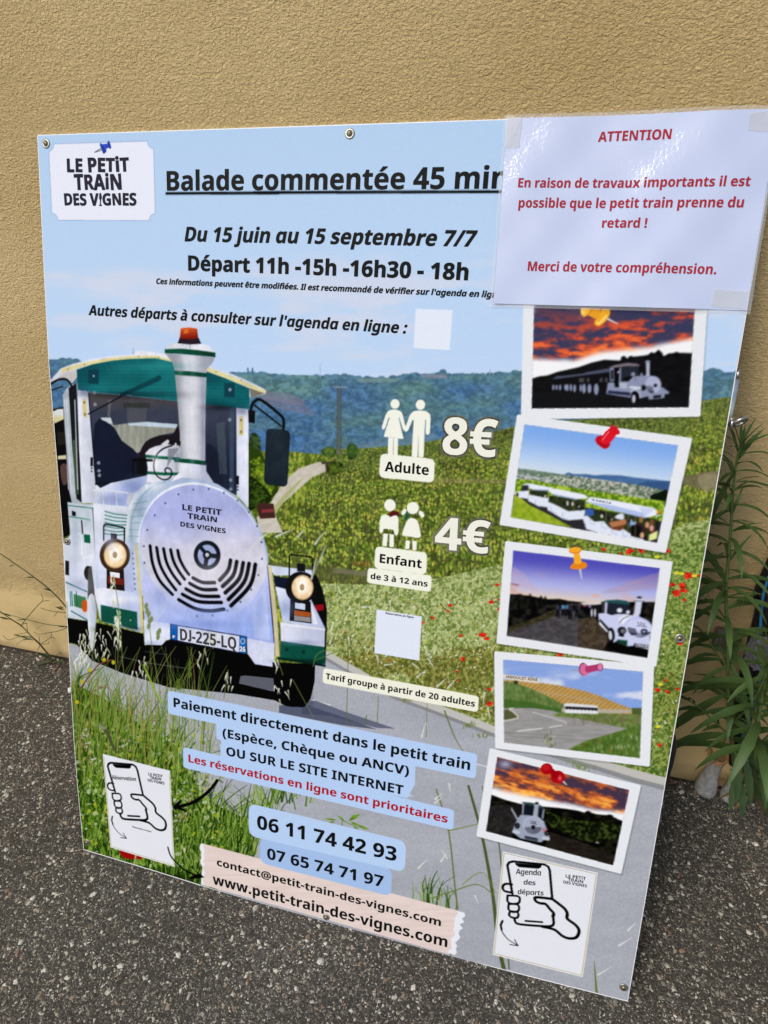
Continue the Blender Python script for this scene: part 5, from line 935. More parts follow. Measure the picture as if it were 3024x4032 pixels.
# price block
ICN = (236, 239, 228)
ell('F', 922, 412, 29, 31, ICN, ICON1); f_('F', [(880, 455), (905, 448), (945, 452), (968, 468), (985, 540), (1000, 580), (990, 592), (975, 580), (950, 500), (945, 500), (978, 640), (848, 625), (888, 500), (880, 500), (858, 570), (843, 580), (835, 566), (862, 480)], ICN, ICON1, round_=6)
for q in ([(878, 630), (912, 632), (908, 770), (876, 765)], [(914, 632), (942, 636), (938, 770), (912, 770)]): f_('F', q, ICN, ICON1)
ell('F', 1088, 417, 30, 33, ICN, ICON1); f_('F', [(1040, 460), (1070, 455), (1120, 458), (1148, 475), (1154, 500), (1148, 605), (1136, 615), (1122, 605), (1124, 515), (1118, 515), (1108, 760), (1075, 760), (1075, 605), (1068, 760), (1030, 755), (1044, 515), (1036, 515), (1008, 585), (992, 595), (985, 580), (1018, 485)], ICN, ICON1, round_=6)
ell('F', 889, 1072, 37, 39, ICN, ICON2); f_('F', [(835, 1138), (860, 1130), (888, 1145), (915, 1135), (938, 1142), (946, 1165), (942, 1262), (930, 1268), (918, 1260), (915, 1232), (848, 1222), (842, 1248), (828, 1254), (820, 1244), (825, 1160)], ICN, ICON2, round_=8)
for q in ([(845, 1256), (876, 1258), (868, 1340), (840, 1336)], [(886, 1258), (915, 1264), (914, 1345), (886, 1344)], [(992, 1300), (1020, 1302), (1014, 1358), (988, 1354)], [(1036, 1302), (1064, 1306), (1062, 1364), (1036, 1362)]): f_('F', q, ICN, ICON2, round_=4)
ell('F', 1038, 1090, 39, 39, ICN, ICON2); f_('F', [(1005, 1165), (1030, 1152), (1065, 1165), (1078, 1200), (1092, 1272), (1080, 1285), (970, 1270), (968, 1255), (988, 1200)], ICN, ICON2, round_=10); ell('F', 980, 1115, 13, 22, ICN, ICON2, .6); ell('F', 1095, 1130, 14, 24, ICN, ICON2, -.6)
f_('F', [(880, 1128), (905, 1105), (945, 1115), (950, 1135), (915, 1140), (888, 1150)], (92, 34, 40)); f_('F', [(985, 1145), (1000, 1100), (1012, 1150), (985, 1175)], (36, 84, 80))
label(50, px('F', (828, 733), (1182, 772), (1176, 925), (818, 890)), CREAM, 22); label(51, px('F', (795, 1338), (1132, 1380), (1125, 1525), (785, 1482)), CREAM, 20); label(51, px('F', (746, 1478), (1162, 1530), (1155, 1636), (738, 1576)), CREAM, 14)
label(52, px('G', (290, 638), (1304, 824), (1296, 928), (282, 736)), (234, 236, 220), 14)
E1 = px('E', (697, 1240))+px('G', (1294, 1200), (1281, 1362))+px('E', (697, 1378))
fill(px('E', (960, 1400), (1020, 1440), (1010, 1640), (960, 1640))+px('G', (880, 1480), (850, 1460), (885, 1400), (890, 1280)), BLUE, 53)
label(53, E1, BLUE, 16); label(53, px('E', (985, 1405))+px('G', (890, 1270), (880, 1410))+px('E', (985, 1530)), BLUE, 14); label(53, px('K', (1110, 130))+px('G', (850, 1360), (848, 1490))+px('K', (1110, 270)), BLUE, 14); label(53, px('K', (868, 158))+px('G', (1142, 1565))+px('L', (1467, 452))+px('K', (868, 292)), BLUE, 14)
label(55, px('L', (207, 498), (1068, 705), (1062, 885), (210, 665)), (160, 189, 230), 30); label(54, px('L', (133, 275), (1160, 525), (1152, 727), (135, 488)), (178, 205, 240), 34)
# tape strip with torn ends
def torn(a, b, n, amp):
    a, b = np.array(a), np.array(b); d = np.array([-(b-a)[1], (b-a)[0]]); d = d/np.hypot(*d); return [tuple(a+(b-a)*i/n+d*amp*RS.uniform(-1, 1)*(0 < i < n)) for i in range(n+1)]
tl, bl = px('K', (985, 785), (985, 1055)); trr, brr = px('L', (1540, 990), (1478, 1266))
tape = [tl]+torn(trr, brr, 14, 9)+torn(bl, tl, 14, 7); fill(tape, (226, 230, 240), TAPE)
t2 = px('K', (1003, 790))+torn(*px('L', (1500, 978), (1440, 1262)), 14, 8)+torn(*px('K', (1003, 1058), (1003, 790)), 14, 5)
fill(t2, lambda X, Y: lerp(C(212, 196, 190), C(228, 213, 208), fbm(X/120, Y/8, 3, 2)), TAPE)
label(55, px('L', (207, 498), (1068, 705), (1062, 885), (210, 665)), (160, 189, 230), 30); label(54, px('L', (133, 275), (1160, 525), (1152, 727), (135, 488)), (178, 205, 240), 34)
# plain tiles where the codes were, phone cards
f_('B', [(1057, 1302), (1297, 1310), (1278, 1570), (1043, 1557)], (222, 230, 246), QR1); f_('G', [(635, 257), (931, 303), (914, 592), (622, 541)], (220, 228, 244), QR2)
def phonecard(n, hn, k, q, gold, big):
    f_(k, q, (222, 226, 234), n); c = np.mean(q, 0); g = [tuple(c+(np.array(p)-c)*.972) for p in q]; s_(k, g+[g[0]], gold, (170, 152, 84), n)
phonecard(PHONE1, HAND1, 'K', [(343, 203), (782, 313), (812, 940), (393, 812)], 3, 0); phonecard(PHONE2, HAND2, 'J', [(465, 424), (1083, 565), (985, 1245), (398, 1098)], 4, 1)
f_('K', [(343, 203), (782, 313), (780, 330), (352, 222)], (222, 226, 234), PHONE1)
INK = (14, 16, 18)
def hand(k, T, w, idn):
    def P(*p): return [T(x, y) for x, y in p]
    s_(k, P((526, 700), (498, 540), (494, 515), (505, 497), (530, 490), (735, 510), (760, 525), (770, 550), (786, 735)), w, INK, idn)
    f_(k, P((542, 500), (718, 515), (712, 530), (695, 538), (570, 528), (550, 515)), INK, idn)
    s_(k, P((522, 640), (485, 636), (466, 648), (464, 668), (480, 685), (525, 694)), w*.85, INK, idn, sm=3)
    for q in (((495, 712), (560, 716), (575, 735), (566, 762), (520, 766), (494, 750)), ((503, 768), (556, 770), (570, 790), (562, 815), (525, 820), (500, 800)), ((512, 815), (555, 820), (566, 838), (556, 858), (525, 856), (504, 840))): s_(k, P(*q, q[0]), w*.9, INK, idn, sm=2)
    s_(k, P((540, 862), (546, 885), (575, 900), (720, 912), (775, 912), (795, 895), (790, 840)), w, INK, idn, sm=3)
    s_(k, P((786, 735), (690, 724), (672, 732), (682, 752), (712, 764), (742, 768), (770, 800), (796, 830), (790, 850)), w, INK, idn, sm=3)
    s_(k, P((786, 735), (830, 768), (868, 800), (884, 830), (884, 864), (930, 898), (958, 930), (958, 962), (938, 988), (895, 992), (850, 975), (800, 935), (720, 915)), w, INK, idn, sm=3)
    s_(k, P((612, 878), (720, 886)), w*.85, INK, idn)
    s_(k, P((462, 878), (450, 905), (460, 950), (500, 1000), (560, 1036)), w*.5, INK, idn, sm=3, w1=w*.3); s_(k, P((462, 878), (450, 905), (456, 935)), w*.7, INK, idn); s_(k, P((510, 1032), (564, 1040), (540, 1000)), w*.3, INK, idn)
hand('J', lambda x, y: (x, y), 17, HAND2)
# the left card is the same drawing, seen narrower: map card corner to card corner
_a = uvs(px('J', (465, 424), (1083, 565), (398, 1098))); _b = uvs(px('K', (343, 203), (782, 313), (393, 812)))
_AM = np.linalg.solve(np.c_[_a, np.ones(3)], _b)
def photo(uv_): q = HM @ np.array([uv_[0], uv_[1], 1]); return q[0]/q[2]+CX, q[1]/q[2]+CY
def left_card(x, y):
    b = np.r_[uvs(px('J', (x, y)))[0], 1] @ _AM; X, Y = photo(b); return (X-200)*1.659, (Y-2850)*1.659
hand('K', left_card, 12.5, HAND1)
# arrows
s_('K', [(1090, 375), (1050, 430), (1000, 475), (930, 520), (850, 545), (812, 553)], 15, INK, ARROW1, sm=4, w1=19); f_('K', [(796, 550), (850, 498), (858, 512), (835, 545), (893, 572), (888, 582)], INK, ARROW1)
s_('K', [(768, 812), (785, 865), (820, 910), (870, 955), (930, 985), (985, 1005)], 11, INK, ARROW2, sm=4, w1=14); f_('K', [(1008, 1008), (915, 940), (922, 935), (960, 985), (905, 1010), (912, 1022)], INK, ARROW2)
# underline of the heading, outlines of the prices
f_('A', [(920, 540), (1659, 536), (1659, 556), (920, 557)], INK, None); f_('B', [(0, 534), (1640, 530), (1640, 549), (0, 553)], INK, None)
FONT = r"""
 |260|
!|288|207,241 82,241 57,714 232,714;56,72 *56,117 *105,156 144,156 *182,156 *231,117 231,72 *231,28 *182,-13 144,-13 *105,-13 *56,28
'|270|85,456 65,714 205,714 185,456
(|343|40,274 *40,398 *112,624 187,714 313,714 *245,621 *174,394 174,275 *174,158 *245,-66 312,-158 187,-158 *112,-71 *40,151
)|343|303,274 *303,151 *230,-71 156,-158 31,-158 *98,-66 *169,158 169,275 *169,394 *98,621 30,714 156,714 *230,624 *303,398
,|294|220,116 227,105 *214,53 *169,-68 141,-129 30,-129 *45,-65 *71,63 79,116
-|322|29,205 29,331 293,331 293,205
.|287|56,72 *56,117 *105,156 144,156 *182,156 *231,116 231,72 *231,28 *182,-13 144,-13 *105,-13 *56,28
/|417|7,0 273,714 412,714 146,0
0|581|540,357 *540,270 *513,135 *454,40 *359,-10 290,-10 *204,-10 *93,78 *40,242 40,357 *40,473 *89,637 *199,724 290,724 *375,724 *486,637 *540,473;192,357 *192,276 *210,168 *252,113 290,113 *327,113 *370,167 *388,276 388,357 *388,438 *370,547 *327,601 290,601 *252,601 *210,547 *192,438
1|581|419,0 266,0 266,410 *266,427 *266,475 *268,527 269,550 *255,535 *232,513 218,501 139,435 60,533 284,714 419,714
2|581|537,0 37,0 37,106 216,287 *270,343 *336,417 *366,478 366,513 *366,555 *313,596 274,596 *233,596 *161,559 118,523 35,622 *66,649 *136,695 *227,724 288,724 *358,724 *461,675 *517,588 517,531 *517,471 *472,374 *384,278 321,219 232,133 232,128 537,128
3|581|512,554 *512,504 *471,433 *402,387 358,376 358,373 *444,363 *533,278 533,204 *533,144 *472,46 *345,-10 245,-10 *181,-10 *84,9 38,29 38,159 *85,135 *185,112 228,112 *309,112 *373,165 373,212 *373,244 *339,287 *265,308 202,308 149,308 149,426 203,426 *260,426 *330,450 *363,495 363,524 *363,562 *309,601 263,601 *229,601 *170,584 *124,560 106,549 40,651 *82,681 *196,724 281,724 *392,724 *512,631
4|581|564,147 475,147 475,0 326,0 326,147 19,147 19,263 331,716 475,716 475,266 564,266;326,404 *326,421 *327,459 *328,495 *330,523 330,530 326,530 *316,509 *298,475 286,457 154,266 326,266
5|581|305,456 *370,456 *472,404 *530,305 530,234 *530,156 *466,47 *342,-10 249,-10 *190,-10 *90,10 53,29 53,158 *90,139 *195,112 240,112 *282,112 *343,137 *376,189 376,227 *376,279 *307,337 234,337 *207,337 *148,326 127,320 67,353 94,714 481,714 481,585 223,585 211,447 *227,450 *270,456
6|581|42,303 *42,365 *60,486 *104,593 *184,676 *308,724 398,724 *419,724 *476,719 494,716 494,594 *475,599 *427,604 396,604 *336,604 *255,571 *208,511 *185,430 183,381 189,381 *202,405 *242,443 *301,465 341,465 *403,465 *494,412 *543,311 543,239 *543,161 *484,49 *376,-10 301,-10 *246,-10 *152,27 *82,105 *42,223;298,112 *342,112 *395,172 395,236 *395,288 *349,347 301,347 *268,347 *220,318 *194,273 194,249 *194,224 *207,176 *233,136 *272,112
7|581|115,0 379,585 40,585 40,714 541,714 541,618 275,0
8|581|291,724 *392,724 *520,637 520,551 *520,508 *486,444 *428,395 392,377 *430,357 *498,305 *542,236 542,188 *542,130 *485,40 *374,-10 291,-10 *206,-10 *94,38 *39,126 39,186 *39,235 *76,305 *138,354 176,373 *144,393 *92,444 *61,510 61,552 *61,609 *121,685 *225,724;181,190 *181,152 *236,102 289,102 *344,102 *400,150 400,189 *400,216 *370,259 *323,291 297,302 283,309 *252,295 *206,261 *181,218;290,612 *254,612 *205,574 205,540 *205,516 *228,480 *267,452 291,441 *313,451 *352,478 *375,514 375,540 *375,574 *327,612
9|581|540,404 *540,316 *503,165 *421,52 *284,-10 184,-10 *163,-10 *107,-7 88,-3 88,120 *108,115 *152,110 178,110 *242,110 *325,143 *374,203 *397,285 399,332 393,332 *379,309 *339,271 *281,249 239,249 *178,249 *88,302 *38,404 38,476 *38,554 *98,665 *207,724 282,724 *336,724 *429,686 *500,608 *540,487;285,601 *240,601 *186,541 186,477 *186,426 *234,367 282,367 *314,367 *361,396 *388,441 388,465 *388,489 *375,538 *350,578 *311,601
:|281|54,70 *54,117 *105,154 141,154 *176,154 *227,117 227,70 *227,27 *176,-13 141,-13 *105,-13 *54,27;54,473 *54,519 *105,556 141,556 *176,556 *227,519 227,473 *227,428 *176,389 141,389 *105,389 *54,428
@|898|851,364 *851,318 *828,228 *782,156 *715,112 670,112 *631,112 *571,151 557,181 551,181 *530,152 *464,112 418,112 *332,112 *243,218 243,305 *243,371 *298,475 *404,535 479,535 *526,535 *616,517 644,507 634,302 *634,292 *633,270 633,260 *633,226 *656,201 672,201 *695,201 *727,246 *745,321 745,365 *745,447 *681,564 *561,627 478,627 *399,627 *279,578 *198,487 *156,364 156,291 *156,205 *220,80 *345,13 437,13 *495,13 *620,39 674,58 674,-36 *625,-57 *507,-80 441,-80 *317,-80 *140,9 *47,176 47,291 *47,382 *107,539 *219,654 *378,719 477,719 *560,719 *697,670 *797,578 *851,447;357,305 *357,250 *399,201 434,201 *480,201 *520,273 524,344 529,439 *518,442 *494,445 480,445 *437,445 *382,405 *357,342
A|692|527,0 472,168 220,168 165,0 0,0 251,717 439,717 692,0;387,451 *383,466 *366,526 *350,589 345,609 *341,586 *326,526 *312,470 307,451 256,296 437,296
B|665|316,714 *463,714 *597,627 597,536 *597,491 *564,426 *509,386 476,379 476,374 *511,367 *575,331 *615,263 615,207 *615,142 *551,49 *434,0 352,0 85,0 85,714;324,428 *390,428 *440,476 440,515 *440,556 *381,595 317,595 238,595 238,428;238,313 238,121 335,121 *403,121 *456,176 456,219 *456,246 *433,288 *378,313 330,313
C|642|398,597 *355,597 *286,564 *238,501 *213,412 213,355 *213,280 *255,173 *340,117 404,117 *451,117 *538,139 582,156 582,26 *537,7 *444,-10 387,-10 *273,-10 *126,81 *55,247 55,356 *55,437 *100,572 *188,670 *316,724 400,724 *453,724 *562,701 611,677 561,555 *525,572 *444,597
D|732|678,369 *678,246 *586,82 *419,0 303,0 85,0 85,714 321,714 *434,714 *593,635 *678,481;518,363 *518,440 *473,540 *383,589 317,589 238,589 238,126 302,126 *412,126 *518,244
E|552|499,0 85,0 85,714 499,714 499,589 238,589 238,433 482,433 482,308 238,308 238,127 499,127
F|531|236,0 85,0 85,714 498,714 498,589 236,589 236,407 479,407 479,282 236,282
G|735|381,402 665,402 665,31 *609,12 *476,-10 399,-10 *293,-10 *139,74 *55,238 55,358 *55,470 *142,634 *308,724 428,724 *492,724 *607,700 652,680 601,558 *563,576 *475,597 427,597 *354,597 *259,534 *213,425 213,355 *213,282 *258,175 *348,117 417,117 *445,117 *501,124 519,129 519,280 381,280
I|401|364,0 36,0 36,87 123,116 123,599 36,627 36,714 364,714 364,627 277,599 277,116 364,87
J|350|150,714 298,714 298,190 *298,-10 125,-10 *70,-10 18,12 18,140 *60,118 96,118 *150,118 150,190
L|559|85,0 85,714 238,714 238,126 527,126 527,0
M|944|397,0 217,558 213,558 *215,538 *218,472 *221,395 221,358 221,0 85,0 85,714 293,714 470,177 474,177 651,714 859,714 859,0 716,0 716,362 *716,397 *718,470 *722,536 723,557 719,557 538,0
N|805|720,0 525,0 217,538 213,538 *215,515 *218,451 *221,383 221,352 221,0 85,0 85,714 279,714 586,181 590,181 *589,201 *585,264 *583,333 583,360 583,714 720,714
O|791|735,358 *735,275 *694,140 *611,42 *483,-10 395,-10 *308,-10 *179,42 *96,140 *55,275 55,359 *55,470 *128,634 *279,725 396,725 *512,725 *663,634 *735,469;216,358 *216,284 *253,176 *333,119 395,119 *459,119 *538,176 *574,284 574,358 *574,470 *492,598 396,598 *333,598 *253,540 *216,433
P|621|309,714 *447,714 *579,599 579,494 *579,447 *551,361 *486,292 *380,253 303,253 238,253 238,0 85,0 85,714;304,589 238,589 238,379 289,379 *331,379 *392,400 *425,449 425,489 *425,537 *366,589
Q|791|735,358 *735,279 *697,146 *621,49 560,22 733,-170 536,-170 409,-10 *406,-10 *398,-10 395,-10 *308,-10 *179,42 *96,140 *55,275 55,359 *55,470 *128,634 *279,725 396,725 *512,725 *663,634 *735,469;216,358 *216,284 *253,176 *333,119 395,119 *459,119 *538,176 *574,284 574,358 *574,470 *492,598 396,598 *333,598 *253,540 *216,433
R|656|304,714 *398,714 *522,667 *583,575 583,506 *583,458 *549,384 *491,332 454,315 657,0 482,0 323,274 238,274 238,0 85,0 85,714;301,595 238,595 238,392 301,392 *362,392 *428,442 428,499 *428,531 *401,573 *345,595
S|566|528,207 *528,147 *467,48 *348,-10 257,-10 *212,-10 *139,-1 *76,17 47,31 47,169 *96,145 *210,116 261,116 *300,116 *350,136 *375,171 375,193 *375,219 *347,253 *285,286 231,308 *174,332 *95,387 *53,467 53,526 *53,590 *117,678 *231,724 306,724 *372,724 *479,697 521,677 474,556 *432,575 *343,599 302,599 *269,599 *226,582 *205,551 205,531 *205,506 *233,472 *297,438 352,415 *408,392 *486,337 *528,263
T|577|365,0 212,0 212,587 19,587 19,714 558,714 558,587 365,587
U|747|667,272 *667,188 *602,61 *470,-10 371,-10 *228,-10 *80,139 80,270 80,714 233,714 233,278 *233,198 *304,119 374,119 *424,119 *486,155 *514,227 514,279 514,714 667,714
V|657|657,714 415,0 242,0 0,714 169,714 291,315 *298,291 *313,231 *326,173 329,151 *332,173 *344,231 *358,290 366,314 489,714
a|599|317,556 *420,556 *528,459 528,364 528,0 423,0 394,74 390,74 *367,45 *318,7 *254,-10 208,-10 *160,-10 *84,27 *40,103 40,161 *40,247 *164,333 287,338 378,341 378,358 *378,407 *334,446 294,446 *257,446 *179,422 141,405 97,508 *140,530 *251,556;321,250 *250,248 *194,206 194,168 *194,133 *233,100 266,100 *313,100 *378,156 378,208 378,253
b|632|224,583 *224,552 *221,496 218,475 224,475 *246,509 *320,556 379,556 *470,556 *584,413 584,274 *584,181 *532,54 *437,-10 375,-10 *315,-10 *246,33 224,59 214,59 189,0 73,0 73,760 224,760;330,436 *292,436 *245,404 *224,339 224,287 224,269 *224,192 *271,112 332,112 *381,112 *431,196 431,276 *431,355 *382,436
c|516|311,-10 *232,-10 *113,49 *47,174 47,270 *47,371 *119,497 *243,556 322,556 *370,556 *455,536 488,519 443,405 *413,418 *352,435 322,435 *283,435 *229,399 *201,326 201,271 *201,217 *229,147 *283,112 320,112 *363,112 *439,135 473,154 473,31 *442,12 *364,-10
d|632|252,-10 *162,-10 *47,133 47,272 *47,413 *163,556 257,556 *296,556 *353,535 *395,499 410,476 415,476 *412,494 *407,559 407,586 407,760 559,760 559,0 443,0 413,71 407,71 *393,48 *351,12 *292,-10;305,111 *367,111 *417,182 417,255 417,271 *417,350 *369,434 304,434 *255,434 *200,350 200,270 *200,190 *255,111
e|597|306,556 *382,556 *492,499 *551,388 551,308 551,235 200,235 *202,173 *274,102 341,102 *392,102 *476,122 520,142 520,29 *480,9 *391,-10 325,-10 *244,-10 *119,50 *47,175 47,269 *47,365 *112,492 *229,556;310,449 *265,449 *209,392 204,336 410,336 *410,369 *388,419 *343,449
f|386|376,433 251,433 251,0 100,0 100,433 19,433 19,506 103,546 103,564 *103,670 *192,765 285,765 *324,765 *388,753 418,742 384,640 *369,644 *332,652 311,652 *280,652 *251,612 251,569 251,546 376,546
g|632|255,556 *312,556 *388,513 413,477 417,477 431,546 559,546 559,-4 *559,-81 *499,-186 *378,-240 285,-240 *222,-240 *122,-225 78,-207 78,-79 *123,-99 *218,-121 280,-121 *343,-121 *408,-63 408,-12 408,3 *408,15 *411,55 413,70 408,70 *385,34 *310,-10 254,-10 *160,-10 *47,136 47,272 *47,408 *161,556;304,437 *271,437 *224,399 *201,325 201,270 *201,188 *254,108 307,108 *337,108 *379,126 *405,161 *418,215 418,252 418,274 *418,329 *396,401 *346,437
h|650|224,607 *224,563 *219,496 217,476 225,476 *243,505 *291,539 *350,556 383,556 *442,556 *530,514 *579,427 579,356 579,0 428,0 428,318 *428,377 *386,436 341,436 *297,436 *246,394 *224,314 224,256 224,0 73,0 73,760 224,760
i|299|225,546 225,0 74,0 74,546;150,761 *183,761 *232,730 232,687 *232,646 *183,614 150,614 *116,614 *68,646 68,687 *68,730 *116,761
j|298|40,-240 *17,-240 *-35,-233 -53,-228 -53,-109 *-37,-113 *-8,-119 9,-119 *36,-119 *73,-85 73,-35 73,546 224,546 224,-59 *224,-109 *188,-191 *107,-240;68,687 *68,730 *115,761 150,761 *182,761 *232,730 232,687 *232,646 *182,614 150,614 *115,614 *68,646
l|298|224,0 73,0 73,760 224,760
m|975|714,556 *808,556 *904,462 904,356 904,0 754,0 754,318 *754,381 *712,436 670,436 *612,436 *564,351 564,273 564,0 413,0 413,318 *413,359 *395,411 *359,436 331,436 *290,436 *243,394 *224,314 224,256 224,0 73,0 73,546 189,546 211,476 216,476 *232,501 *279,537 *341,556 379,556 *440,556 *521,514 544,474 549,474 *576,515 *662,556
n|650|385,556 *475,556 *579,462 579,356 579,0 429,0 429,318 *429,377 *387,436 341,436 *273,436 *224,343 224,256 224,0 73,0 73,546 189,546 210,473 216,473 *234,500 *285,537 *348,556
o|625|577,274 *577,206 *540,100 *471,28 *373,-10 311,-10 *253,-10 *157,28 *87,100 *47,206 47,274 *47,365 *111,491 *231,556 314,556 *391,556 *509,491 *577,365;201,274 *201,221 *224,145 *273,105 313,105 *352,105 *401,145 *423,221 423,274 *423,328 *400,402 *352,441 312,441 *254,441 *201,355
p|632|379,556 *474,556 *584,413 584,274 *584,182 *531,54 *437,-10 375,-10 *335,-10 *277,11 *238,42 224,59 218,59 *220,41 *224,-6 224,-31 224,-240 73,-240 73,546 196,546 217,475 224,475 *239,498 *280,534 *339,556;329,436 *291,436 *245,404 *225,340 224,291 224,275 *224,223 *243,150 *290,112 330,112 *364,112 *409,150 *431,223 431,276 *431,357 *380,436
q|632|408,-11 *408,8 *410,52 413,71 407,71 *387,37 *313,-10 253,-10 *161,-10 *47,133 47,272 *47,366 *100,492 *195,556 256,556 *316,556 *390,510 413,476 417,476 431,546 559,546 559,-240 408,-240;307,109 *347,109 *396,140 *417,205 417,253 417,274 *417,353 *370,438 304,438 *252,438 *201,350 201,270 *201,189 *253,109
r|447|375,556 *390,556 *425,553 435,550 420,409 *409,411 *379,415 358,415 *335,415 *288,401 *248,369 *224,317 224,277 224,0 73,0 73,546 188,546 210,454 217,454 *233,483 *281,529 *341,556
s|502|460,161 *460,109 *411,32 *311,-10 234,-10 *176,-10 *88,5 47,22 47,147 *91,126 *193,102 230,102 *276,102 *317,128 317,150 *317,165 *296,189 *243,215 194,234 *145,254 *79,297 *46,357 46,402 *46,477 *165,556 263,556 *316,556 *407,534 454,514 410,411 *372,428 *292,450 261,450 *227,450 *189,429 189,410 *189,396 *210,374 *263,350 311,331 *360,312 *427,269 *460,208
t|421|309,110 *332,110 *375,120 394,126 394,15 *370,4 *307,-10 264,-10 *215,-10 *138,22 *93,101 93,172 93,433 22,433 22,497 104,547 148,662 244,662 244,546 387,546 387,433 244,433 244,181 *244,145 *279,110
u|650|576,546 576,0 460,0 441,70 432,70 *415,42 *362,6 *299,-10 264,-10 *206,-10 *119,32 *70,120 70,190 70,546 222,546 222,228 *222,170 *263,111 308,111 *354,111 *405,152 *425,232 425,290 425,546
v|571|208,0 0,546 158,546 260,224 *264,213 *273,181 *281,147 282,134 286,134 *287,147 *295,180 *305,212 309,223 413,546 571,546 363,0
w|862|463,266 *457,292 *443,353 *434,407 431,422 428,422 *426,407 *415,352 *402,290 394,261 323,0 161,0 12,547 162,547 218,306 *224,281 *236,218 *246,156 247,132 250,132 *252,149 *260,195 *269,242 *278,282 281,293 349,547 515,547 580,291 *585,271 *597,214 *609,156 611,133 614,133 *616,156 *625,218 *637,281 644,306 703,547 850,547 699,0 535,0
x|591|194,279 19,546 190,546 296,373 401,546 572,546 395,279 581,0 409,0 296,186 181,0 10,0
É|552|499,0 85,0 85,714 499,714 499,589 238,589 238,433 482,433 482,308 238,308 238,127 499,127;499,924 *484,910 *438,869 *384,826 *333,787 314,774 214,774 214,787 *230,806 *273,857 *316,912 330,934 499,934
Î|401|364,0 36,0 36,87 123,116 123,599 36,627 36,714 364,714 364,627 277,599 277,116 364,87;277,934 *291,911 *336,856 *384,804 402,786 402,774 302,774 *276,789 *226,829 200,853 *173,829 *126,791 100,774 0,774 0,786 *19,805 *66,857 *110,911 125,934
à|599|317,556 *420,556 *528,459 528,364 528,0 423,0 394,74 390,74 *367,45 *318,7 *254,-10 208,-10 *160,-10 *84,27 *40,103 40,161 *40,247 *164,333 287,338 378,341 378,358 *378,407 *334,446 294,446 *257,446 *179,422 141,405 97,508 *140,530 *251,556;321,250 *250,248 *194,206 194,168 *194,133 *233,100 266,100 *313,100 *378,156 378,208 378,253;315,766 *330,744 *371,690 *415,638 431,619 431,606 330,606 *311,619 *260,658 *207,701 *161,742 146,756 146,766
è|597|306,556 *382,556 *492,499 *551,388 551,308 551,235 200,235 *202,173 *274,102 341,102 *392,102 *476,122 520,142 520,29 *480,9 *391,-10 325,-10 *244,-10 *119,50 *47,175 47,269 *47,365 *112,492 *229,556;310,449 *265,449 *209,392 204,336 410,336 *410,369 *388,419 *343,449;315,766 *330,744 *371,690 *415,638 430,619 430,606 330,606 *311,619 *260,658 *207,701 *160,742 146,756 146,766
é|597|306,556 *382,556 *492,499 *551,388 551,308 551,235 200,235 *202,173 *274,102 341,102 *392,102 *476,122 520,142 520,29 *480,9 *391,-10 325,-10 *244,-10 *119,50 *47,175 47,269 *47,365 *112,492 *229,556;310,449 *265,449 *209,392 204,336 410,336 *410,369 *388,419 *343,449;503,756 *489,742 *442,701 *389,658 *338,619 319,606 219,606 219,619 *235,638 *278,690 *320,744 334,766 503,766
ê|597|306,556 *382,556 *492,499 *551,388 551,308 551,235 200,235 *202,173 *274,102 341,102 *392,102 *476,122 520,142 520,29 *480,9 *391,-10 325,-10 *244,-10 *119,50 *47,175 47,269 *47,365 *112,492 *229,556;310,449 *265,449 *209,392 204,336 410,336 *410,369 *388,419 *343,449;376,766 *390,743 *435,688 *483,637 501,619 501,606 401,606 *375,621 *325,662 299,686 *272,662 *225,623 199,606 99,606 99,619 *118,638 *165,689 *210,743 224,766
€|581|395,724 *442,724 *530,703 569,683 519,566 *491,579 *429,597 395,597 *364,597 *315,580 *278,546 *254,496 249,464 445,464 445,378 242,378 *241,372 *241,358 241,350 *241,343 *241,328 242,321 414,321 414,235 252,235 *260,197 *299,144 *363,117 406,117 *444,117 *514,133 543,146 543,19 *515,5 *442,-10 396,-10 *317,-10 *197,46 *119,155 103,235 25,235 25,321 92,321 *91,328 *91,343 91,350 *91,358 *92,375 92,378 25,378 25,464 100,464 *115,544 *190,661 *312,724
"""
# ---------------------------------------------------------------- lettering: outlines of the bold grotesque used on the poster
def _load():
    G = {}
    for ln in FONT.strip('\n').split('\n'):
        ch, adv, rest = ln[0], ln[2:].split('|')[0], ln[2:].split('|')[1]
        cs = []
        for c in rest.split(';'):
            if not c: continue
            P = [(float(t.lstrip('*').split(',')[0]), float(t.split(',')[1]), t[0] != '*') for t in c.split(' ')]
            Q = []
            for i, p in enumerate(P):                 # implied on-curve points
                Q.append(p); n_ = P[(i+1) % len(P)]
                if not p[2] and not n_[2]: Q.append(((p[0]+n_[0])/2, (p[1]+n_[1])/2, True))
            while not Q[0][2]: Q = Q[1:]+Q[:1]
            out = []; i = 0
            while i < len(Q):
                p = Q[i]; n_ = Q[(i+1) % len(Q)]
                out.append(p[:2])
                if not n_[2]:
                    e = Q[(i+2) % len(Q)]
                    for k in (1, 2, 3):
                        t = k/4; out.append(((1-t)**2*p[0]+2*t*(1-t)*n_[0]+t*t*e[0], (1-t)**2*p[1]+2*t*(1-t)*n_[1]+t*t*e[1]))
                    i += 2
                else: i += 1
            cs.append(out)
        G[ch] = (float(adv), cs)
    return G
GL = _load()
GL['ɑ'] = (GL['d'][0], [[(x, min(y, 548)) for x, y in c] for c in GL['d'][1]])
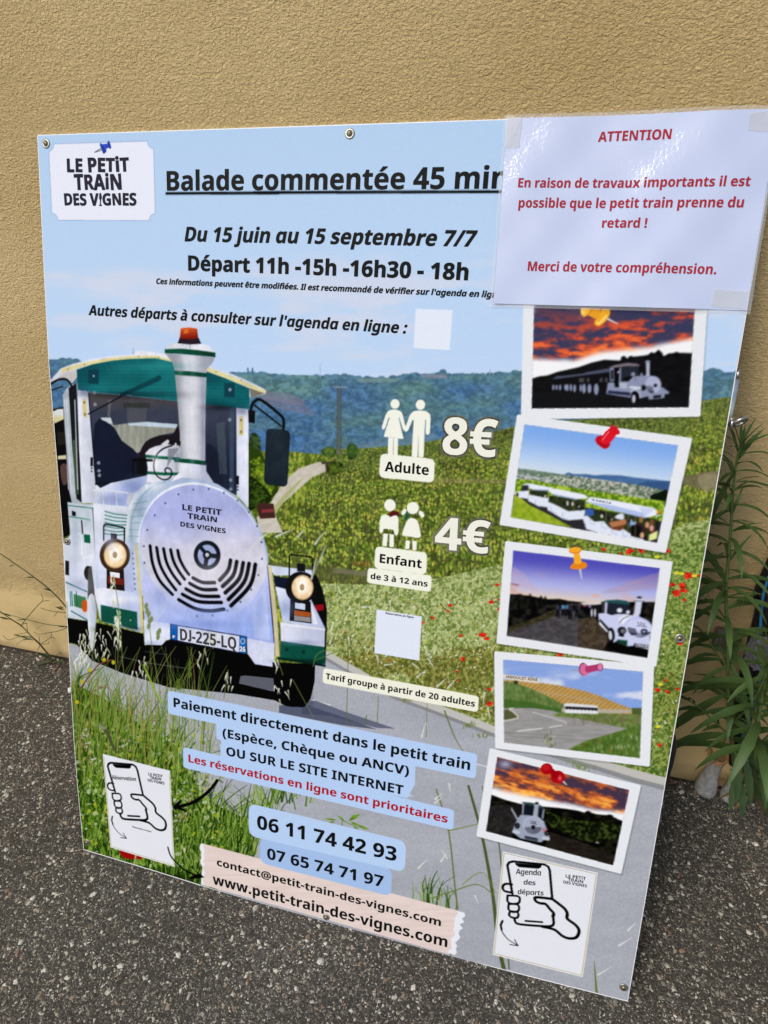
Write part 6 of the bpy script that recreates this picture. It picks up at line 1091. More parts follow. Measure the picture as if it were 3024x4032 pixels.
def layout(s, italic=False, jit=None, script=False):
    """contours of a line of text in font units, with ink limits"""
    out = []; x = 0
    for i, ch in enumerate(s):
        c_ = 'ɑ' if (italic and ch == 'a') else ch
        if ch == ' ': x += GL[' '][0]; continue
        if c_ == '¡':                                 # the wine glass that stands for the I
            cs = [[(60+q[0], q[1]) for q in ((70, 730), (40, 600), (20, 470), (40, 390), (80, 350), (88, 200), (88, 40), (20, 10), (20, -20), (190, -20), (190, 10), (120, 40), (120, 200), (128, 350), (172, 390), (195, 470), (172, 600), (142, 730))]]; adv = 290
        else: adv, cs = GL[c_]
        if jit:
            a = jit*rnd.uniform(-1, 1); ca, sa = math.cos(a), math.sin(a); sc = 1+.9*jit*rnd.uniform(-1, 1); dy = 260*jit*rnd.uniform(-1, 1)
            cs = [[((X-adv/2)*ca*sc-(Y-350)*sa*sc+adv/2, (X-adv/2)*sa*sc+(Y-350)*ca*sc+350+dy) for X, Y in c] for c in cs]
        out += [[(X+x, Y) for X, Y in c] for c in cs]; x += adv*(.93 if script else 1)
    if italic: out = [[(X+.2*Y, Y) for X, Y in c] for c in out]
    xs_ = [p[0] for c in out for p in c]
    return out, min(xs_), max(xs_)
class Line(list):                                     # contours on the board and the width by which the strokes are fattened
    def __init__(s, c, fat): super().__init__(c); s.fat = fat
def place(s, L, R, T, ref=None, hk=714, italic=False, jit=None, script=False, fat=7):
    st = rnd.getstate(); _, x0, x1 = layout(ref or s, italic, jit, script); rnd.setstate(st)
    cs, _, _ = layout(s, italic, jit, script)
    a, b, t = uvs([L, R, T]); e = (b-a)/(x1-x0); up = np.array([e[1], -e[0]]); up /= np.hypot(*up)
    sy = ((t-a)@up)/hk
    return Line([[a+e*(X-x0)+up*sy*Y for X, Y in c] for c in cs], fat*float(np.hypot(*e)))
TXT_Z = .0006
def text_mesh(name, lines, mat, parent, z=TXT_Z):
    V = []; F = []
    for cs in lines:
        vs_ = [[Vector((p[0], BOARD_H-p[1], z)) for p in c] for c in cs]
        # group outer contours with their holes by x/y overlap: scanfill per glyph cluster
        used = [False]*len(vs_)
        bb = [(min(p.x for p in c), max(p.x for p in c), min(p.y for p in c), max(p.y for p in c)) for c in vs_]
        order = sorted(range(len(vs_)), key=lambda i: -(bb[i][1]-bb[i][0])*(bb[i][3]-bb[i][2]))
        for i in order:
            if used[i]: continue
            grp = [i]; used[i] = True
            for j in order:
                if not used[j] and bb[j][0] >= bb[i][0]-1e-7 and bb[j][1] <= bb[i][1]+1e-7 and bb[j][2] >= bb[i][2]-1e-7 and bb[j][3] <= bb[i][3]+1e-7: grp.append(j); used[j] = True
            polys = [vs_[k] for k in grp]
            tri = geometry.tessellate_polygon(polys); k0 = len(V); V += [p for c in polys for p in c]
            F += [tuple(q+k0 for q in f) for f in tri]
    for cs in lines:
        for c in cs if getattr(cs, 'fat', 0) else ():
            P = np.array(c); m = len(P)
            for i in range(m):
                p, q = P[i], P[(i+1) % m]; L = np.hypot(*(q-p))
                if L < 1e-6: continue
                d = (q-p)/L*cs.fat; nr = np.array([-d[1], d[0]]); k0 = len(V); d = d*.5
                V += [Vector((x, BOARD_H-y, z-.00003-.000004*(i % 5))) for x, y in (p+nr-d, p-nr-d, q-nr+d, q+nr+d)]; F.append((k0, k0+1, k0+2, k0+3))
    me = link(name, V, F, mat, parent)
    bm = bmesh.new(); bm.from_mesh(me.data); bmesh.ops.recalc_face_normals(bm, faces=bm.faces)
    for f in bm.faces:
        if f.normal.z < 0: f.normal_flip()
    bm.to_mesh(me.data); bm.free()
    return me

# ---------------------------------------------------------------- the board
board = empty('poster_board', (0, 0, .003), (math.pi/2-LEAN, 0, 0))
board.rotation_euler = (math.pi/2-LEAN, 0, 0)
tag(board, 'large printed tourist train poster board leaning against the tan wall', 'poster board')
LEFT = uvs([(151.8, 543.7), (186, 1250), (196.5, 1440), (250, 2100), (265, 2400), (271.5, 2500), (293, 2900), (308, 3100), (332.5, 3347)])
BOT = uvs([(332.5, 3347), (622, 3434), (900, 3521), (1300, 3637), (1820, 3781), (1900, 3798), (2468.5, 3942.7)])
bot_v = lambda u: np.interp(u, BOT[:, 0], BOT[:, 1])
left_u = lambda v: np.interp(v, LEFT[:, 1], LEFT[:, 0])
# panel: thin white composite sheet, outline a hair wider than the print
out = [(u-.0012, v) for u, v in LEFT[:-1]]+[(LEFT[-1][0]-.0012, BOT[0][1]+.002)]+[(u, v+.0022) for u, v in BOT[1:-1]]+[(1.0012, BOT[-1][1]+.002), (1.0012, -.0012), (LEFT[0][0], -.0012)]
n = len(out); V = [(u, BOARD_H-v, 0) for u, v in out]+[(u, BOARD_H-v, -.004) for u, v in out]
F = [tuple(range(n)), tuple(range(n, 2*n))[::-1]]+[(i, i+n, (i+1) % n+n, (i+1) % n) for i in range(n)]
link('panel', V, F, varied('panel_white', c255(226, 228, 230), c255(236, 238, 240), 30, .4), board)
mp, nn, ll, pp = new_mat('print')
at = nn.new('ShaderNodeAttribute'); at.attribute_name = 'ink'; at.attribute_type = 'GEOMETRY'
tcn = nn.new('ShaderNodeTexCoord'); gn = nn.new('ShaderNodeTexNoise'); gn.inputs['Scale'].default_value = 900; gn.inputs['Detail'].default_value = 2
ll.new(tcn.outputs['Object'], gn.inputs['Vector'])
mr = nn.new('ShaderNodeMapRange'); mr.inputs['To Min'].default_value = .93; mr.inputs['To Max'].default_value = 1.07; ll.new(gn.outputs['Fac'], mr.inputs['Value'])
vm = nn.new('ShaderNodeVectorMath'); vm.operation = 'SCALE'; ll.new(at.outputs['Color'], vm.inputs[0]); ll.new(mr.outputs[0], vm.inputs['Scale'])
ll.new(vm.outputs[0], pp.inputs['Base Color']); pp.inputs['Roughness'].default_value = .55; pp.inputs['Specular IOR Level'].default_value = .04
PRINT = mp
GAIN = np.array(INK_GAIN, np.float32)
img = IMG.reshape(NH, SS, NW, SS, 3).mean((1, 3)); ids = IDS[::SS, ::SS]
def soft(a):                                          # the little photographs and the far landscape are softer than the lettering
    p = np.pad(a, ((1, 1), (1, 1), (0, 0)), 'edge'); h = .25*p[:, :-2]+.5*p[:, 1:-1]+.25*p[:, 2:]; return .25*h[:-2]+.5*h[1:-1]+.25*h[2:]
sm_ = soft(img); w_ = np.where((ids >= PIC) & (ids < PIN), 1., np.where(np.isin(ids, (HILL, VINE, SKY, LOCO, ROOF, BOIL, CHIM, GLASS)), .6, 0.))[..., None]; img = img*(1-w_)+sm_*w_
g = RS.randn(NH, NW, 1).astype(np.float32)*.006
img = img+g; img = img-.10*(1-np.clip(img, 0, 1))**3
img = np.clip(lin(np.clip(img, 0, 1))*GAIN, 0, .92).astype(np.float32)
cu = U0+(np.arange(NW)*SS+SS/2)/RES; cv_ = V0+(np.arange(NH)*SS+SS/2)/RES
UU, VV = np.meshgrid(cu, cv_)
u2 = np.clip(UU, left_u(VV), 1.0); v2 = np.clip(VV, 0, bot_v(np.clip(u2, 0, 1)))
GP = np.stack([u2, BOARD_H-v2, np.full_like(u2, .0003)], -1).reshape(-1, 3).astype(np.float32)
ii = np.arange(NW*NH).reshape(NH, NW)
quads = np.stack([ii[1:, :-1], ii[1:, 1:], ii[:-1, 1:], ii[:-1, :-1]], -1).reshape(-1, 4); qid = ids[:-1, :-1].ravel()
a = GP[quads]; area = (a[:, :, 0].max(1)-a[:, :, 0].min(1))*(a[:, :, 1].max(1)-a[:, :, 1].min(1))
ok = area > 2e-9; quads = quads[ok]; qid = qid[ok]; colr = img.reshape(-1, 3)
def print_part(name, idn, parent=None, label_=None):
    q = quads[np.isin(qid, idn if isinstance(idn, (list, tuple)) else [idn])]
    if not len(q): return None
    uq, inv = np.unique(q, return_inverse=True); inv = inv.reshape(-1)
    me = bpy.data.meshes.new(name); me.vertices.add(len(uq)); me.vertices.foreach_set('co', GP[uq].ravel())
    me.loops.add(len(inv)); me.loops.foreach_set('vertex_index', inv.astype(np.int32))
    me.polygons.add(len(q)); me.polygons.foreach_set('loop_start', np.arange(0, 4*len(q), 4, dtype=np.int32)); me.polygons.foreach_set('loop_total', np.full(len(q), 4, np.int32))
    ca = me.color_attributes.new('ink', 'FLOAT_COLOR', 'POINT'); ca.data.foreach_set('color', np.c_[colr[uq], np.ones(len(uq))].astype(np.float32).ravel())
    me.update(); me.validate(); me.materials.append(PRINT)
    o = bpy.data.objects.new(name, me); COL.objects.link(o); o.parent = parent or board
    if label_: o['label'] = label_
    return o
for nm, i, lb in (('sky_picture', [0, SKY], 'pale blue sky with thin clouds'), ('hill_picture', HILL, 'blue green wooded hills'), ('vineyard_picture', VINE, 'yellow green vineyard with stakes and path'), ('road_picture', ROAD, 'grey road with kerb and shadow'), ('meadow_picture', GRASS, 'green grass and red poppies')): print_part(nm, i, None, lb)
loco = print_part('locomotive_picture', LOCO, None, 'white and green road train locomotive')
for nm, i in (('roof', ROOF), ('chimney', CHIM), ('windscreen', GLASS), ('boiler', BOIL), ('headlight', LAMP1), ('headlight', LAMP2), ('mirror', MIRR), ('number_plate', PLATE), ('wheel', WHEEL), ('wheel', WHEEL2), ('beacon', BEACON)): print_part(nm, i, loco)
plc = ['white locomotive under a red sunset, yellow pin', 'white train of open coaches in green vines, red pin', 'white locomotive on a gravel track at dusk, orange pin', 'white train on a bend below a golden hill, pink pin', 'white locomotive seen head on under orange clouds, red pin']
cards = []
for k in range(5):
    o = print_part('pinned_photo', CARD+1+k, None, plc[k]); cards.append(o); print_part('picture', PIC+1+k, o); print_part('pushpin', PIN+1+k, o)
logo_o = print_part('logo_card', LOGO); print_part('pushpin', LOGOPIN, logo_o)
lab = {i: print_part('text_label', i) for i in (50, 51, 52, 53, 54, 55)}
print_part('couple_icon', ICON1); print_part('children_icon', ICON2)
tape_o = print_part('address_strip', TAPE)
print_part('blank_tile', QR1); qr2_o = print_part('blank_tile', QR2)
ph1 = print_part('phone_card', PHONE1); print_part('hand_drawing', HAND1, ph1); ph2 = print_part('phone_card', PHONE2); print_part('hand_drawing', HAND2, ph2)
print_part('arrow', ARROW1); print_part('arrow', ARROW2)

ink = plain('ink_black', (.005, .006, .006), .42, spec=.06); ink_soft = plain('ink_navy', (.014, .014, .030), .42, spec=.06)
ink_red = plain('ink_red', tuple(lin(np.array((172, 24, 34))/255)), .42, spec=.06); ink_cream = plain('ink_cream', tuple(lin(np.array((238, 240, 228))/255)*.95), .42, spec=.06)
ink_olive = plain('ink_olive', tuple(lin(np.array((112, 113, 96))/255)), .42, spec=.06); ink_plate = plain('ink_plate', (.03, .03, .04), .4); ink_grey = plain('ink_grey', (.08, .09, .12), .4); ink_brown = plain('ink_brown', (.16, .13, .10), .4); ink_teal = plain('ink_teal', (.02, .035, .035), .4)
P1_ = lambda k, x, y: px(k, (x, y))[0]
text_mesh('heading', [place('Balade commentée 45 minutes', P1_('A', 930, 530), P1_('B', 1240, 520), P1_('A', 930, 405), ref='Balade commentée 45', fat=11)], ink, board)
text_mesh('season_text', [place('Du 15 juin au 15 septembre 7/7', P1_('A', 1045, 860), P1_('B', 1452, 897), P1_('A', 1060, 768), italic=True, fat=17)], ink, board)
text_mesh('departure_text', [place('Départ 11h -15h -16h30 - 18h', P1_('A', 1069, 1050), P1_('B', 1395, 1115), P1_('A', 1071, 955), fat=19)], ink, board)
text_mesh('notice_text', [place("Ces informations peuvent être modifiées. Il est recommandé de vérifier sur l'agenda en ligne", P1_('A', 860, 1138), P1_('B', 1388, 1222), P1_('A', 865, 1103), ref="Ces informations peuvent être modifiées. Il est recommandé de vérifier sur l'agenda", italic=True, fat=26)], ink, board)
text_mesh('agenda_text', [place("Autres départs à consulter sur l'agenda en ligne :", P1_('A', 418, 1340), P1_('B', 999, 1463), P1_('A', 440, 1277), italic=True, fat=17)], ink, board)
text_mesh('lettering', [place('Adulte', P1_('F', 855, 850), P1_('F', 1140, 876), P1_('F', 872, 787))], ink, lab[50])
text_mesh('lettering', [place('Enfant', P1_('F', 822, 1445), P1_('F', 1094, 1482), P1_('F', 825, 1388)), place('de 3 à 12 ans', P1_('F', 763, 1550), P1_('F', 1133, 1603), P1_('F', 765, 1511), hk=760)], ink, lab[51])
text_mesh('lettering', [place('Tarif groupe à partir de 20 adultes', P1_('G', 305, 710), P1_('G', 1275, 893), P1_('G', 308, 672))], ink, lab[52])
text_mesh('lettering', [place('Paiement directement dans le petit train', P1_('E', 733, 1338), P1_('G', 1243, 1305), P1_('E', 740, 1285)),
    place('(Espèce, Chèque ou ANCV)', P1_('K', 1126, 92), P1_('G', 845, 1340), P1_('K', 1131, 37)),
    place('OU SUR LE SITE INTERNET', P1_('K', 1150, 212), P1_('G', 808, 1465), P1_('K', 1155, 157))], ink, lab[53])
text_mesh('red_lettering', [place('Les réservations en ligne sont prioritaires', P1_('K', 903, 255), P1_('L', 1428, 405), P1_('K', 905, 207))], ink_red, lab[53])
text_mesh('lettering', [place('06 11 74 42 93', P1_('L', 190, 440), P1_('L', 1095, 655), P1_('L', 195, 355))], ink, lab[54])
text_mesh('lettering', [place('07 65 74 71 97', P1_('L', 255, 637), P1_('L', 1010, 824), P1_('L', 258, 568))], ink, lab[55])
text_mesh('lettering', [place('contact@petit-train-des-vignes.com', P1_('K', 1088, 930), P1_('L', 1385, 1078), P1_('K', 1090, 895), hk=546),
    place('www.petit-train-des-vignes.com', P1_('K', 1062, 1050), P1_('L', 1427, 1215), P1_('K', 1047, 998), hk=546)], ink, tape_o)
for s, L, R, T in (('8€', (1232, 735), (1580, 757), (1240, 500)), ('4€', (1183, 1352), (1532, 1387), (1196, 1148))):
    cs = place(s, P1_('F', *L), P1_('F', *R), P1_('F', *T)); po = text_mesh('price', [cs], ink_cream, board, .0008)
    # dark rim: the same figures drawn larger underneath
    V = []; F = []
    for c in cs:
        P = np.array(c); m = len(P)
        for i in range(m):
            p, q = P[i], P[(i+1) % m]
            if np.hypot(*(q-p)) < 1e-6: continue
            d = (q-p)/np.hypot(*(q-p)); nrm = np.array([-d[1], d[0]])*.0036; k0 = len(V)
            V += [(x, BOARD_H-y, .00055) for x, y in (p+nrm, p-nrm, q-nrm, q+nrm)]; F.append((k0, k0+1, k0+2, k0+3)); k0 = len(V)
            V.append((p[0], BOARD_H-p[1], .00057)); V += [(p[0]+.0036*math.cos(t), BOARD_H-p[1]+.0036*math.sin(t), .00057) for t in np.linspace(0, 6.283, 10)]
            F += [(k0, k0+1+j, k0+2+j) for j in range(9)]
    link('price_rim', V, F, ink_olive, po)
def logo(k, l1, l2, l3, mat, parent, name='lettering', z=TXT_Z, fat=24):
    return text_mesh(name, [place(s, P1_(k, *q[0]), P1_(k, *q[1]), P1_(k, *q[2]), jit=.05, fat=fat) for s, q in (('LE PETiT', l1), ('TRAiN', l2), ('DES V¡GNES', l3))], mat, parent, z)
rnd.seed(4)
logo('A', ((280, 410), (680, 405), (283, 322)), ((328, 525), (633, 522), (326, 427)), ((262, 625), (729, 625), (262, 550)), ink_soft, logo_o)
logo('E', ((785, 170), (1016, 204), (787, 138)), ((815, 221), (990, 246), (816, 190)), ((773, 268), (1041, 312), (775, 240)), ink_soft, loco, 'logo_lettering', fat=10)
logo('J', ((873, 593), (1005, 612), (877, 573)), ((887, 615), (988, 632), (889, 597)), ((858, 632), (1011, 660), (862, 614)), ink_soft, ph2, fat=4)
logo('K', ((642, 343), (735, 358), (643, 325)), ((653, 366), (725, 377), (654, 348)), ((637, 382), (746, 403), (639, 365)), ink_soft, ph1, fat=4)
logo('R', ((1230, 728), (1304, 738), (1232, 717)), ((1240, 744), (1302, 752), (1242, 733)), ((1228, 756), (1316, 768), (1230, 745)), ink_grey, cards[2], fat=0)
logo('S', ((568, 802), (622, 812), (570, 794)), ((574, 813), (614, 820), (575, 805)), ((562, 820), (626, 832), (564, 812)), ink_grey, cards[4])
text_mesh('plate_lettering', [place('DJ-225-LQ', P1_('E', 772, 942), P1_('E', 1104, 998), P1_('E', 775, 875))], ink_plate, loco)
text_mesh('plate_country', [place('F', P1_('E', 728, 930), P1_('E', 742, 932), P1_('E', 729, 915))], ink_cream, loco)
text_mesh('plate_region', [place('26', P1_('E', 1125, 1008), P1_('E', 1158, 1012), P1_('E', 1126, 980))], ink_cream, loco)
text_mesh('plate_lettering', [place('DJ-225-L', P1_('R', 1222, 934), P1_('R', 1328, 946), P1_('R', 1224, 914))], ink_plate, cards[2])
text_mesh('plate_lettering', [place('DJ-225-LQ', P1_('S', 522, 957), P1_('S', 625, 978), P1_('S', 524, 941))], ink_grey, cards[4])
text_mesh('sign_lettering', [place('JABOULET AÎNÉ', P1_('I', 288, 866), P1_('I', 476, 886), P1_('I', 289, 850))], ink_brown, cards[3])
text_mesh('phone_lettering', [place('Tél. 06 60 85 31 59', P1_('Q', 735, 738), P1_('Q', 885, 766), P1_('Q', 737, 722))], ink_grey, cards[1])
text_mesh('caption', [place('Réservation en ligne', P1_('G', 695, 287), P1_('G', 877, 315), P1_('G', 697, 275))], ink, qr2_o)
text_mesh('caption', [place('Réservation en ligne', P1_('K', 537, 681), P1_('K', 661, 714), P1_('K', 538, 673))], ink, ph1)
text_mesh('script_lettering', [place('Réservation', P1_('K', 407, 367), P1_('K', 563, 380), P1_('K', 411, 342), italic=True, script=True, fat=0)], ink_teal, ph1)
text_mesh('script_lettering', [place('Agenda', P1_('J', 548, 572), P1_('J', 717, 582), P1_('J', 550, 537), italic=True, script=True, fat=0), place('des', P1_('J', 600, 640), P1_('J', 681, 646), P1_('J', 602, 606), hk=760, italic=True, script=True, fat=0), place('départs', P1_('J', 562, 702), P1_('J', 733, 712), P1_('J', 564, 668), hk=760, italic=True, script=True, fat=0)], ink_teal, ph2)

# screws with washers
steel = varied('zinc', (.30, .31, .28), (.42, .43, .40), 120, .38, .85); brass = varied('brass_screw', (.24, .20, .12), (.36, .30, .20), 200, .4, .9); chrome = varied('chrome', (.42, .43, .42), (.62, .63, .64), 60, .22, .95); dark = plain('screw_recess', (.02, .02, .02), .6)
def at(k, x, y): u, v = uvs(px(k, (x, y)))[0]; return Vector((u, BOARD_H-v, 0))
for i, (k, x, y, s) in enumerate((('A', 141, 224, 1), ('B', 628, 161, 1), ('T', 260, 1078, .95), ('I', 1320, 632, 1), ('J', 1252, 1310, 1), ('L', 640, 1017, .9), ('K', 243, 777, .95))):
    p = at(k, x, y); M = Matrix.Translation((p.x, p.y, .0004)); R_ = .0068*s
    b = MB(); b.lathe([(R_*.99, 0), (R_, .0006), (R_*.92, .0013), (R_*.60, .0014), (R_*.55, .0010)], 28, M); w = b.build('washer', steel, board)
    b = MB(); b.lathe([(R_*.58, .0008), (R_*.56, .0020), (R_*.44, .0031), (R_*.2, .0036)], 24, M); h = b.build('screw_head', brass, w)
    b = MB(); a = rnd.uniform(0, 1.5); Mr = M @ Matrix.Rotation(a, 4, 'Z')
    b.box((-R_*.26, -R_*.06, .0031), (R_*.26, R_*.06, .0038), Mr); b.box((-R_*.06, -R_*.26, .0032), (R_*.06, R_*.26, .0039), Mr); b.build('screw_recess', dark, w, False)
# right edge hardware: latch with ring above, key ring and snap hook below, black rubber strap behind
p = at('W', 855, 380); b = MB(); b.box((.996, p.y-.034, -.014), (1.0075, p.y+.022, -.0045), b=.002); b.tube([(1.004, p.y+.020, -.008), (1.005, p.y+.034, -.008)], .003); lt = b.build('edge_latch', chrome, board)
b = MB(); b.torus(.0085, .0022, Matrix.Translation((1.017, p.y-.030, -.008)) @ Matrix.Rotation(1.0, 4, 'X') @ Matrix.Rotation(.5, 4, 'Y')); b.torus(.0065, .0018, Matrix.Translation((1.008, p.y-.033, -.008)) @ Matrix.Rotation(1.3, 4, 'Y')); b.build('ring', chrome, lt)
p = at('X', 222, 1770); b = MB(); b.torus(.011, .0012, Matrix.Translation((.999, p.y-.004, -.010)) @ Matrix.Rotation(.9, 4, 'Y')); kr = b.build('key_ring', chrome, board)
b = MB(); q = at('X', 205, 1950); b.tube(smooth_path([(.992, q.y+.035, -.012), (1.001, q.y+.022, -.013), (1.003, q.y+.002, -.014), (.997, q.y-.014, -.014), (.988, q.y-.017, -.014)]), .0034); b.tube(smooth_path([(.994, q.y+.035, -.018), (.998, q.y+.02, -.020), (.997, q.y-.008, -.020)]), .0024); b.build('snap_hook', varied('dull_steel', (.35, .33, .30), (.55, .53, .5), 60, .3, .9), board)
p = at('X', 300, 1285); q = at('X', 235, 1720); b = MB(); b.tube(smooth_path([(.97, p.y+.012, -.03), (.996, p.y+.004, -.03), (1.004, p.y-.022, -.03), (1.001, p.y-.075, -.032), (.994, p.y-.14, -.034), (.992, q.y-.02, -.034), (.975, q.y-.05, -.034)]), [.006, .009, .010, .010, .008, .006, .004], 10); b.build('rubber_strap', plain('black_rubber', (.006, .006, .007), .6), board)
b = MB(); p = at('Y', 770, 1725); b.tube([(p.x-.001, p.y+.004, -.002), (p.x-.001, p.y-.004, -.002)], .0045, 10); b.build('edge_tab', plain('white_plastic', (.8, .8, .8), .4), board)

# ---------------------------------------------------------------- laminated notice taped over the board
notice = empty('laminated_notice', (0, 0, .003), (math.pi/2-LEAN, 0, 0))
tag(notice, 'pale laminated notice with red warning text taped over the top right poster corner', 'notice')
c4 = uvs([(1999.6, 482.7), (3062, 446), (2936.6, 1232), (1944, 1205)])
def nsheet(name, m_out, z0, mat, parent, wav, nx=60, ny=44):
    V = []; F = []
    for j in range(ny+1):
        for i in range(nx+1):
            s, t = -m_out+(1+2*m_out)*i/nx, -m_out*1.4+(1+2.8*m_out)*j/ny
            p = (c4[0]*(1-s)+c4[1]*s)*(1-t)+(c4[3]*(1-s)+c4[2]*s)*t
            z = z0+wav*(.0016*math.sin(9*s+2*t+.5)+.0012*math.sin(5*t-6*s)+.0007*math.sin(23*s+3)*math.sin(14*t))+.003*max(0, t-.8)*(1-s)+.004*max(0, s-.9)*2*t
            V.append((p[0], BOARD_H-p[1], z))
    for j in range(ny):
        for i in range(nx): a = j*(nx+1)+i; F.append((a+nx+1, a+nx+2, a+1, a))
    return link(name, V, F, mat, parent, True)
def nz_at(s, t): return .0042+(.0016*math.sin(9*s+2*t+.5)+.0012*math.sin(5*t-6*s)+.0007*math.sin(23*s+3)*math.sin(14*t))+.003*max(0, t-.8)*(1-s)+.004*max(0, s-.9)*2*t
pm, n_, l_, p_ = new_mat('laminate_paper')
p_.inputs['Base Color'].default_value = NOTICE_COL; p_.inputs['Roughness'].default_value = .5; p_.inputs['Specular IOR Level'].default_value = .3
p_.inputs['Coat Weight'].default_value = 1; p_.inputs['Coat Roughness'].default_value = .06; p_.inputs['Coat IOR'].default_value = 1.62
tc = n_.new('ShaderNodeTexCoord'); q1 = n_.new('ShaderNodeTexNoise'); q1.inputs['Scale'].default_value = 7; q1.inputs['Detail'].default_value = 2.5; l_.new(tc.outputs['Object'], q1.inputs['Vector'])
q2 = n_.new('ShaderNodeTexNoise'); q2.inputs['Scale'].default_value = 230; q2.inputs['Detail'].default_value = 3; l_.new(tc.outputs['Object'], q2.inputs['Vector'])
ad = n_.new('ShaderNodeMath'); ad.operation = 'MULTIPLY_ADD'; l_.new(q2.outputs['Fac'], ad.inputs[0]); ad.inputs[1].default_value = .045; l_.new(q1.outputs['Fac'], ad.inputs[2])
bp = n_.new('ShaderNodeBump'); bp.inputs['Strength'].default_value = .75; bp.inputs['Distance'].default_value = .011; l_.new(ad.outputs[0], bp.inputs['Height']); l_.new(bp.outputs[0], p_.inputs['Coat Normal'])
film, n_, l_, p_ = new_mat('laminate_film'); p_.inputs['Base Color'].default_value = (.8, .83, .88, 1); p_.inputs['Roughness'].default_value = .15; p_.inputs['Alpha'].default_value = .22
nsheet('paper', 0, .0042, pm, notice, 1); nsheet('film_margin', .014, .0036, film, notice, 1)
ink_notice = plain('ink_notice', tuple(lin(np.array((168, 46, 60))/255)), .4, spec=.06)
rr = [place(s, P1_('C', *L), P1_('C', *R), P1_('C', *T)) for s, L, R, T in (('ATTENTION', (668, 252), (1088, 240), (690, 195)), ('En raison de travaux importants il est', (208, 522), (1542, 514), (210, 469)), ('possible que le petit train prenne du', (210, 637), (1505, 635), (212, 583)), ('retard !', (690, 751), (948, 752), (692, 697)), ('Merci de votre compréhension.', (262, 1000), (1350, 1020), (265, 946)))]
nt = text_mesh('lettering', rr, ink_notice, notice, 0)
e1, e2 = c4[1]-c4[0], c4[3]-c4[0]; IM = np.linalg.inv(np.c_[e1, e2])
for v in nt.data.vertices:
    s, t = IM @ (np.array([v.co.x, BOARD_H-v.co.y])-c4[0]); v.co.z = nz_at(s, t)+.0005
tape_m, n_, l_, p_ = new_mat('sticky_tape'); p_.inputs['Base Color'].default_value = (.72, .74, .74, 1); p_.inputs['Roughness'].default_value = .3; p_.inputs['Alpha'].default_value = .45
for pts in ([(140, 115), (232, 118), (215, 292), (132, 296)], [(1540, 95), (1659, 80), (1659, 205), (1530, 195)], [(1340, 1105), (1538, 1118), (1522, 1222), (1322, 1205)]):
    c = uvs(px('C', *pts)); zz = []
    for q in c: s, t = IM @ (q-c4[0]); zz.append(nz_at(s, t)+.0009)
    link('tape', [(q[0], BOARD_H-q[1], z) for q, z in zip(c, zz)], [(3, 2, 1, 0)], tape_m, notice)
# ---------------------------------------------------------------- plants and clutter at the foot of the wall
def leaf_mat(name, a, b, scale=25):
    m = varied(name, a, b, scale, .5, 0, 0, 3, .35)
    return m
LEAF = leaf_mat('leaf_green', (.038, .078, .020), (.078, .140, .036), 14); LEAF2 = leaf_mat('leaf_dark', (.028, .058, .020), (.050, .092, .028)); STEM = leaf_mat('stem_green', (.07, .12, .03), (.10, .16, .045), 60); TWIG = leaf_mat('twig_green', (.09, .11, .045), (.13, .15, .065), 60)
def leaf(mb, base, d, length, width, droop, fold=.25, curl=0.):
    """lance-shaped leaf: two strips folded along the midrib, drooping towards the tip"""
    d = Vector(d).normalized(); side = d.cross(Vector((0, 0, 1)))
    if side.length < .05: side = Vector((1, 0, 0))
    side.normalize(); p = Vector(base); n = 9; V = []; F = []
    for i in range(n+1):
        t = i/n; w = width*.5*(math.sin(math.pi*min(1, t*.93+.05))**.85)*(1-.35*t) if t < 1 else 0.0002
        if 2 < i < n-1 and i % 2: w *= .86
        up = side.cross(d).normalized()
        V += [p-side*w+up*w*fold, p, p+side*w+up*w*fold]
        d = (d+Vector((0, 0, -droop/n))+side*(curl/n)).normalized(); p = p+d*(length/n)
    for i in range(n):
        a = 3*i; F += [(a, a+1, a+4, a+3), (a+1, a+2, a+5, a+4)]
    mb.add(V, F)
def clampwall(v): return Vector((v.x, min(v.y, .9), v.z))
